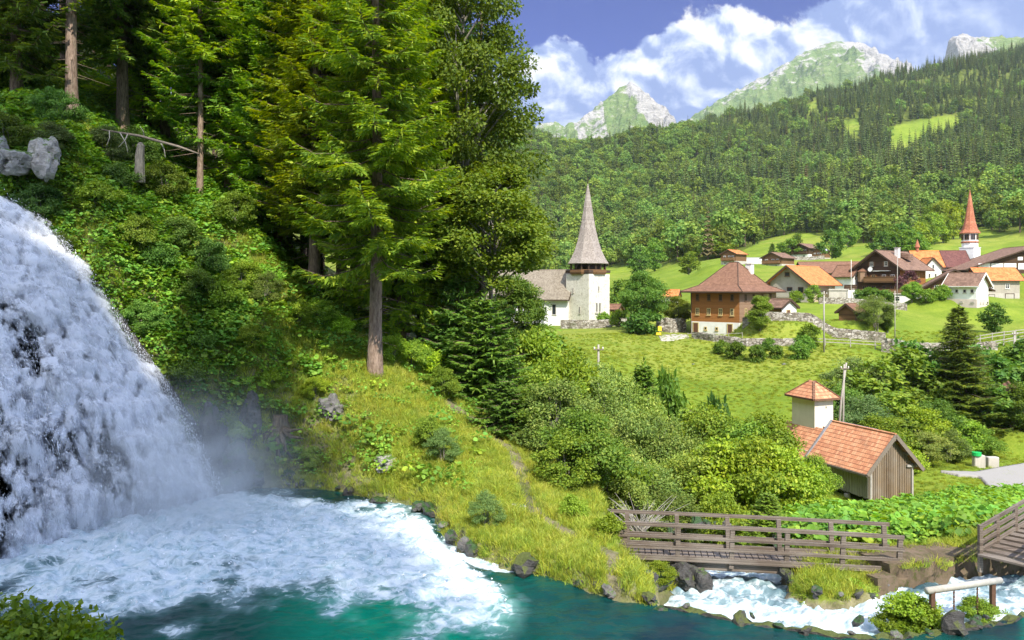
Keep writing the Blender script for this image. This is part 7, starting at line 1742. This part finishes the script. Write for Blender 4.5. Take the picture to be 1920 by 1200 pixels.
for i, (px, Yd, s_, lb) in enumerate(((1470,96,.35,'pale stone in the meadow grass below the round bushes'),(1560,90,.4,'pale stones beside the small yellow stakes'),(1885,96,.3,'pale stone lying on the slope near the right pole'),(1300,98,.22,'small pale stone in the open meadow'))):
    x, y = pxat(px, Yd); rock('stone', lb, (x, y, Hs(x, y)+.05), (s_, s_*.7, s_*.5), 90+i, M_shale, rough=.4, sub=2)
# stump with torn roots
M_barks = bark_mat('stump_bark', (.05, .035, .022), (.21, .16, .11))
p = W(525, 806, 32.9); e = empty('tree_stump', p, 0, 'torn grey-brown stump with hanging roots on the bank above the pool', 'stump')
m = MB(); g = random.Random(3); k = 18
prof_ = [(-.5, .42), (0, .36), (.35, .30), (.6, .28)]; base_i = len(m.V)
for z_, r_ in prof_:
    for j in range(k): t = 2*PI*j/k; rr = r_*(1+.16*math.sin(t*5)+g.uniform(-.06, .06)); m.V.append((math.cos(t)*rr, math.sin(t)*rr, z_+(g.uniform(-.12, .28) if z_ > .8 else 0)))
for a in range(len(prof_)-1):
    for j in range(k): m.F.append([a*k+j, a*k+(j+1) % k, (a+1)*k+(j+1) % k, (a+1)*k+j])
m.F.append([3*k+j for j in range(k)]); m.build('stump_body', M_barks, e)
for j, (ax, az, l) in enumerate(((-.5, -1.0, 1.5), (.1, -1.1, 1.7), (.5, -.9, 1.3), (.9, -.25, 1.2), (-.9, -.7, .9), (1.0, .1, 1.0))):
    m = MB(); m.tube([(ax*.2, -.25, .1), (ax*.5, -.55, az*.3), (ax*.8*l*.7, -.5, az*l*.6), (ax*l, -.35, az*l)], [.14, .11, .08, .02], 7); m.build('root', M_barks, e, smooth=True)
# fallen log and old snag in the upper left
e = empty('fallen_log', W(190, 243, 38), 0, 'fallen bare tree trunk lying across the upper left slope', 'log'); O = e.location.copy()
m = MB(); m.tube([W(190, 243, 38)-O, W(262, 255, 37.6)-O, W(335, 275, 37.2)-O, W(372, 288, 37)-O], [.03, .065, .06, .03], 8); m.build('log_trunk', M_timber, e, smooth=True)
for a, b in (((205, 245), (200, 272)), ((225, 249), (240, 285)), ((240, 251), (222, 276)), ((300, 265), (310, 295)), ((270, 258), (262, 236))): m = MB(); m.tube([W(a[0], a[1], 37.7)-O, W((a[0]+b[0])/2+3, (a[1]+b[1])/2, 37.5)-O, W(b[0], b[1], 37.4)-O], [.03, .02, .008], 5); m.build('dead_branch', M_timberg, e)
e = empty('snag', W(262, 310, 37), 0, 'broken pale snag standing under the fallen log', 'snag'); m = MB(); m.tube([(0, 0, -.8), (0, 0, .4), (.05, 0, .9), (.02, 0, 1.05)], [.24, .20, .17, .08], 9); m.build('snag_trunk', M_bark2, e)
# dead grey twigs behind the bridge
e = empty('dead_bush', W(1200, 980, 27.5), 0, 'bare grey twiggy bush behind the left end of the bridge', 'bush'); g = random.Random(9); m = MB()
for i in range(46):
    a = g.uniform(-.9, .9); l = g.uniform(.8, 2.0); b = g.uniform(-.4, .4); q = Vector((g.uniform(-.2, .2), b*.4, -.3)); d_ = Vector((math.sin(a)*1.1, b, math.cos(a)*.8)); m.tube([q, q+d_*l*.5+Vector((g.uniform(-.1, .1), 0, .06)), q+d_*l+Vector((g.uniform(-.2, .2), 0, g.uniform(-.2, .1)))], [.016, .010, .004], 4)
m.build('twigs', M_timberg, e)

# stones along the waterline
def rockmesh(seed, mat):
    o = rock('s', 'x', (0, 0, 0), (1, .8, .6), seed, mat, rough=.5, sub=1); me = o.data; bpy.data.objects.remove(o); return me
RP = [rockmesh(60, M_wet), rockmesh(61, M_lip), rockmesh(62, M_shale), rockmesh(63, M_wet)]
g = np.random.default_rng(71); pts_ = []
segs = [(pool[i], pool[i+1]) for i in range(6, len(pool)-5)]
for (a, b) in segs:
    L_ = math.hypot(b[0]-a[0], b[1]-a[1]); k = int(L_*2.6)
    if a[0] > 3.2: k = int(L_*2)
    for i in range(k): t = g.random(); q = (a[0]+(b[0]-a[0])*t+g.normal(0, .12), a[1]+(b[1]-a[1])*t+g.normal(0, .12)+.05); pts_.append((q[0], q[1], g.uniform(-.05, .22)))
for (a, b) in zip(low2[:12], low2[1:13]):
    L_ = math.hypot(b[0]-a[0], b[1]-a[1])
    for i in range(int(L_*2.5)): t = g.random(); pts_.append((a[0]+(b[0]-a[0])*t+g.normal(0, .1), a[1]+(b[1]-a[1])*t+g.normal(0, .1), -.75+g.uniform(-.1, .25)))
pts_ = np.array(pts_); ns_ = len(pts_)
scatter('shore_stones', pts_, g.normal(0, .6, (ns_, 3))+np.array([0, 0, 1])*g.uniform(0, 6, (ns_, 1)), np.clip(g.lognormal(-1.9, .55, ns_), .05, .42), g.integers(0, 4, ns_), RP, 'dark wet stones lining the pool and stream edges', 'stones')
# tufts of weeds on the weir islands
for px, py, Yd, s_, lb in ((1700,1150,19.6,.30,'green weeds growing left of the sluice post on the weir'),(1735,1168,19.3,.26,'weeds at the foot of the left sluice post'),(1672,1165,19.6,.20,'low weeds at the left end of the sluice islet'),(1835,1150,20.0,.20,'small green tuft by the right sluice post'),(1862,1148,20.2,.18,'weeds around the foot of the right sluice post'),(1520,1118,23.2,.24,'fern clump on the islet under the bridge'),(1600,1112,23.2,.26,'leafy weeds on the right of the islet under the bridge'),(1560,1100,23.6,.24,'weeds on the middle of the islet under the bridge'),(1240,1078,23.4,.20,'grassy clump by the black boulder')):
    p = W(px, py, Yd); plant(BR['shrub3' if 'weeds' in lb else 'shrub1'], 'weed_clump', p.x, p.y, (s_*1.3, s_*1.3, s_*1.1), None, lb, 'plant', None, (1.1, 1.05, .8), p.z-.25)
P_ = []; g = np.random.default_rng(77)
for a, b in zip(wl_e[:-1], wl_e[1:]):
    for i in range(int((b-a).length*34)): t = g.random(); q = a.lerp(b, t); P_.append((q.x+g.normal(0, .1), q.y+g.choice([-.78, .75, .75])+g.normal(0, .14), -.12-g.random()*.08))
P_ = np.array(P_); k_ = len(P_); scatter('bank_grass', P_, np.stack([g.normal(0, .2, k_), g.normal(0, .2, k_), g.uniform(0, 6, k_)], 1), g.uniform(.5, 1.1, k_), g.integers(0, 4, k_), tufts, 'grass hanging over the masonry bank right of the bridge', 'grass')
# haze: thin even air over the valley
def haze():
    m, n = new_mat('haze'); pv = n.n('ShaderNodeVolumePrincipled'); n.set(pv, 'Color', (.80, .88, 1.0)); n.set(pv, 'Density', HAZE); n.set(pv, 'Anisotropy', .35); n.out(None, pv.outputs[0])
    b = MB(); b.hexa([(-9000, -900, -16), (9000, -900, -16), (9000, 9000, -16), (-9000, 9000, -16)], [(-9000, -900, 1290), (9000, -900, 1290), (9000, 9000, 1290), (-9000, 9000, 1290)])
    tag(b.build('haze', m), 'thin blue summer haze over the valley', 'haze', None, 'stuff')
HAZE = 0.65e-4
haze()
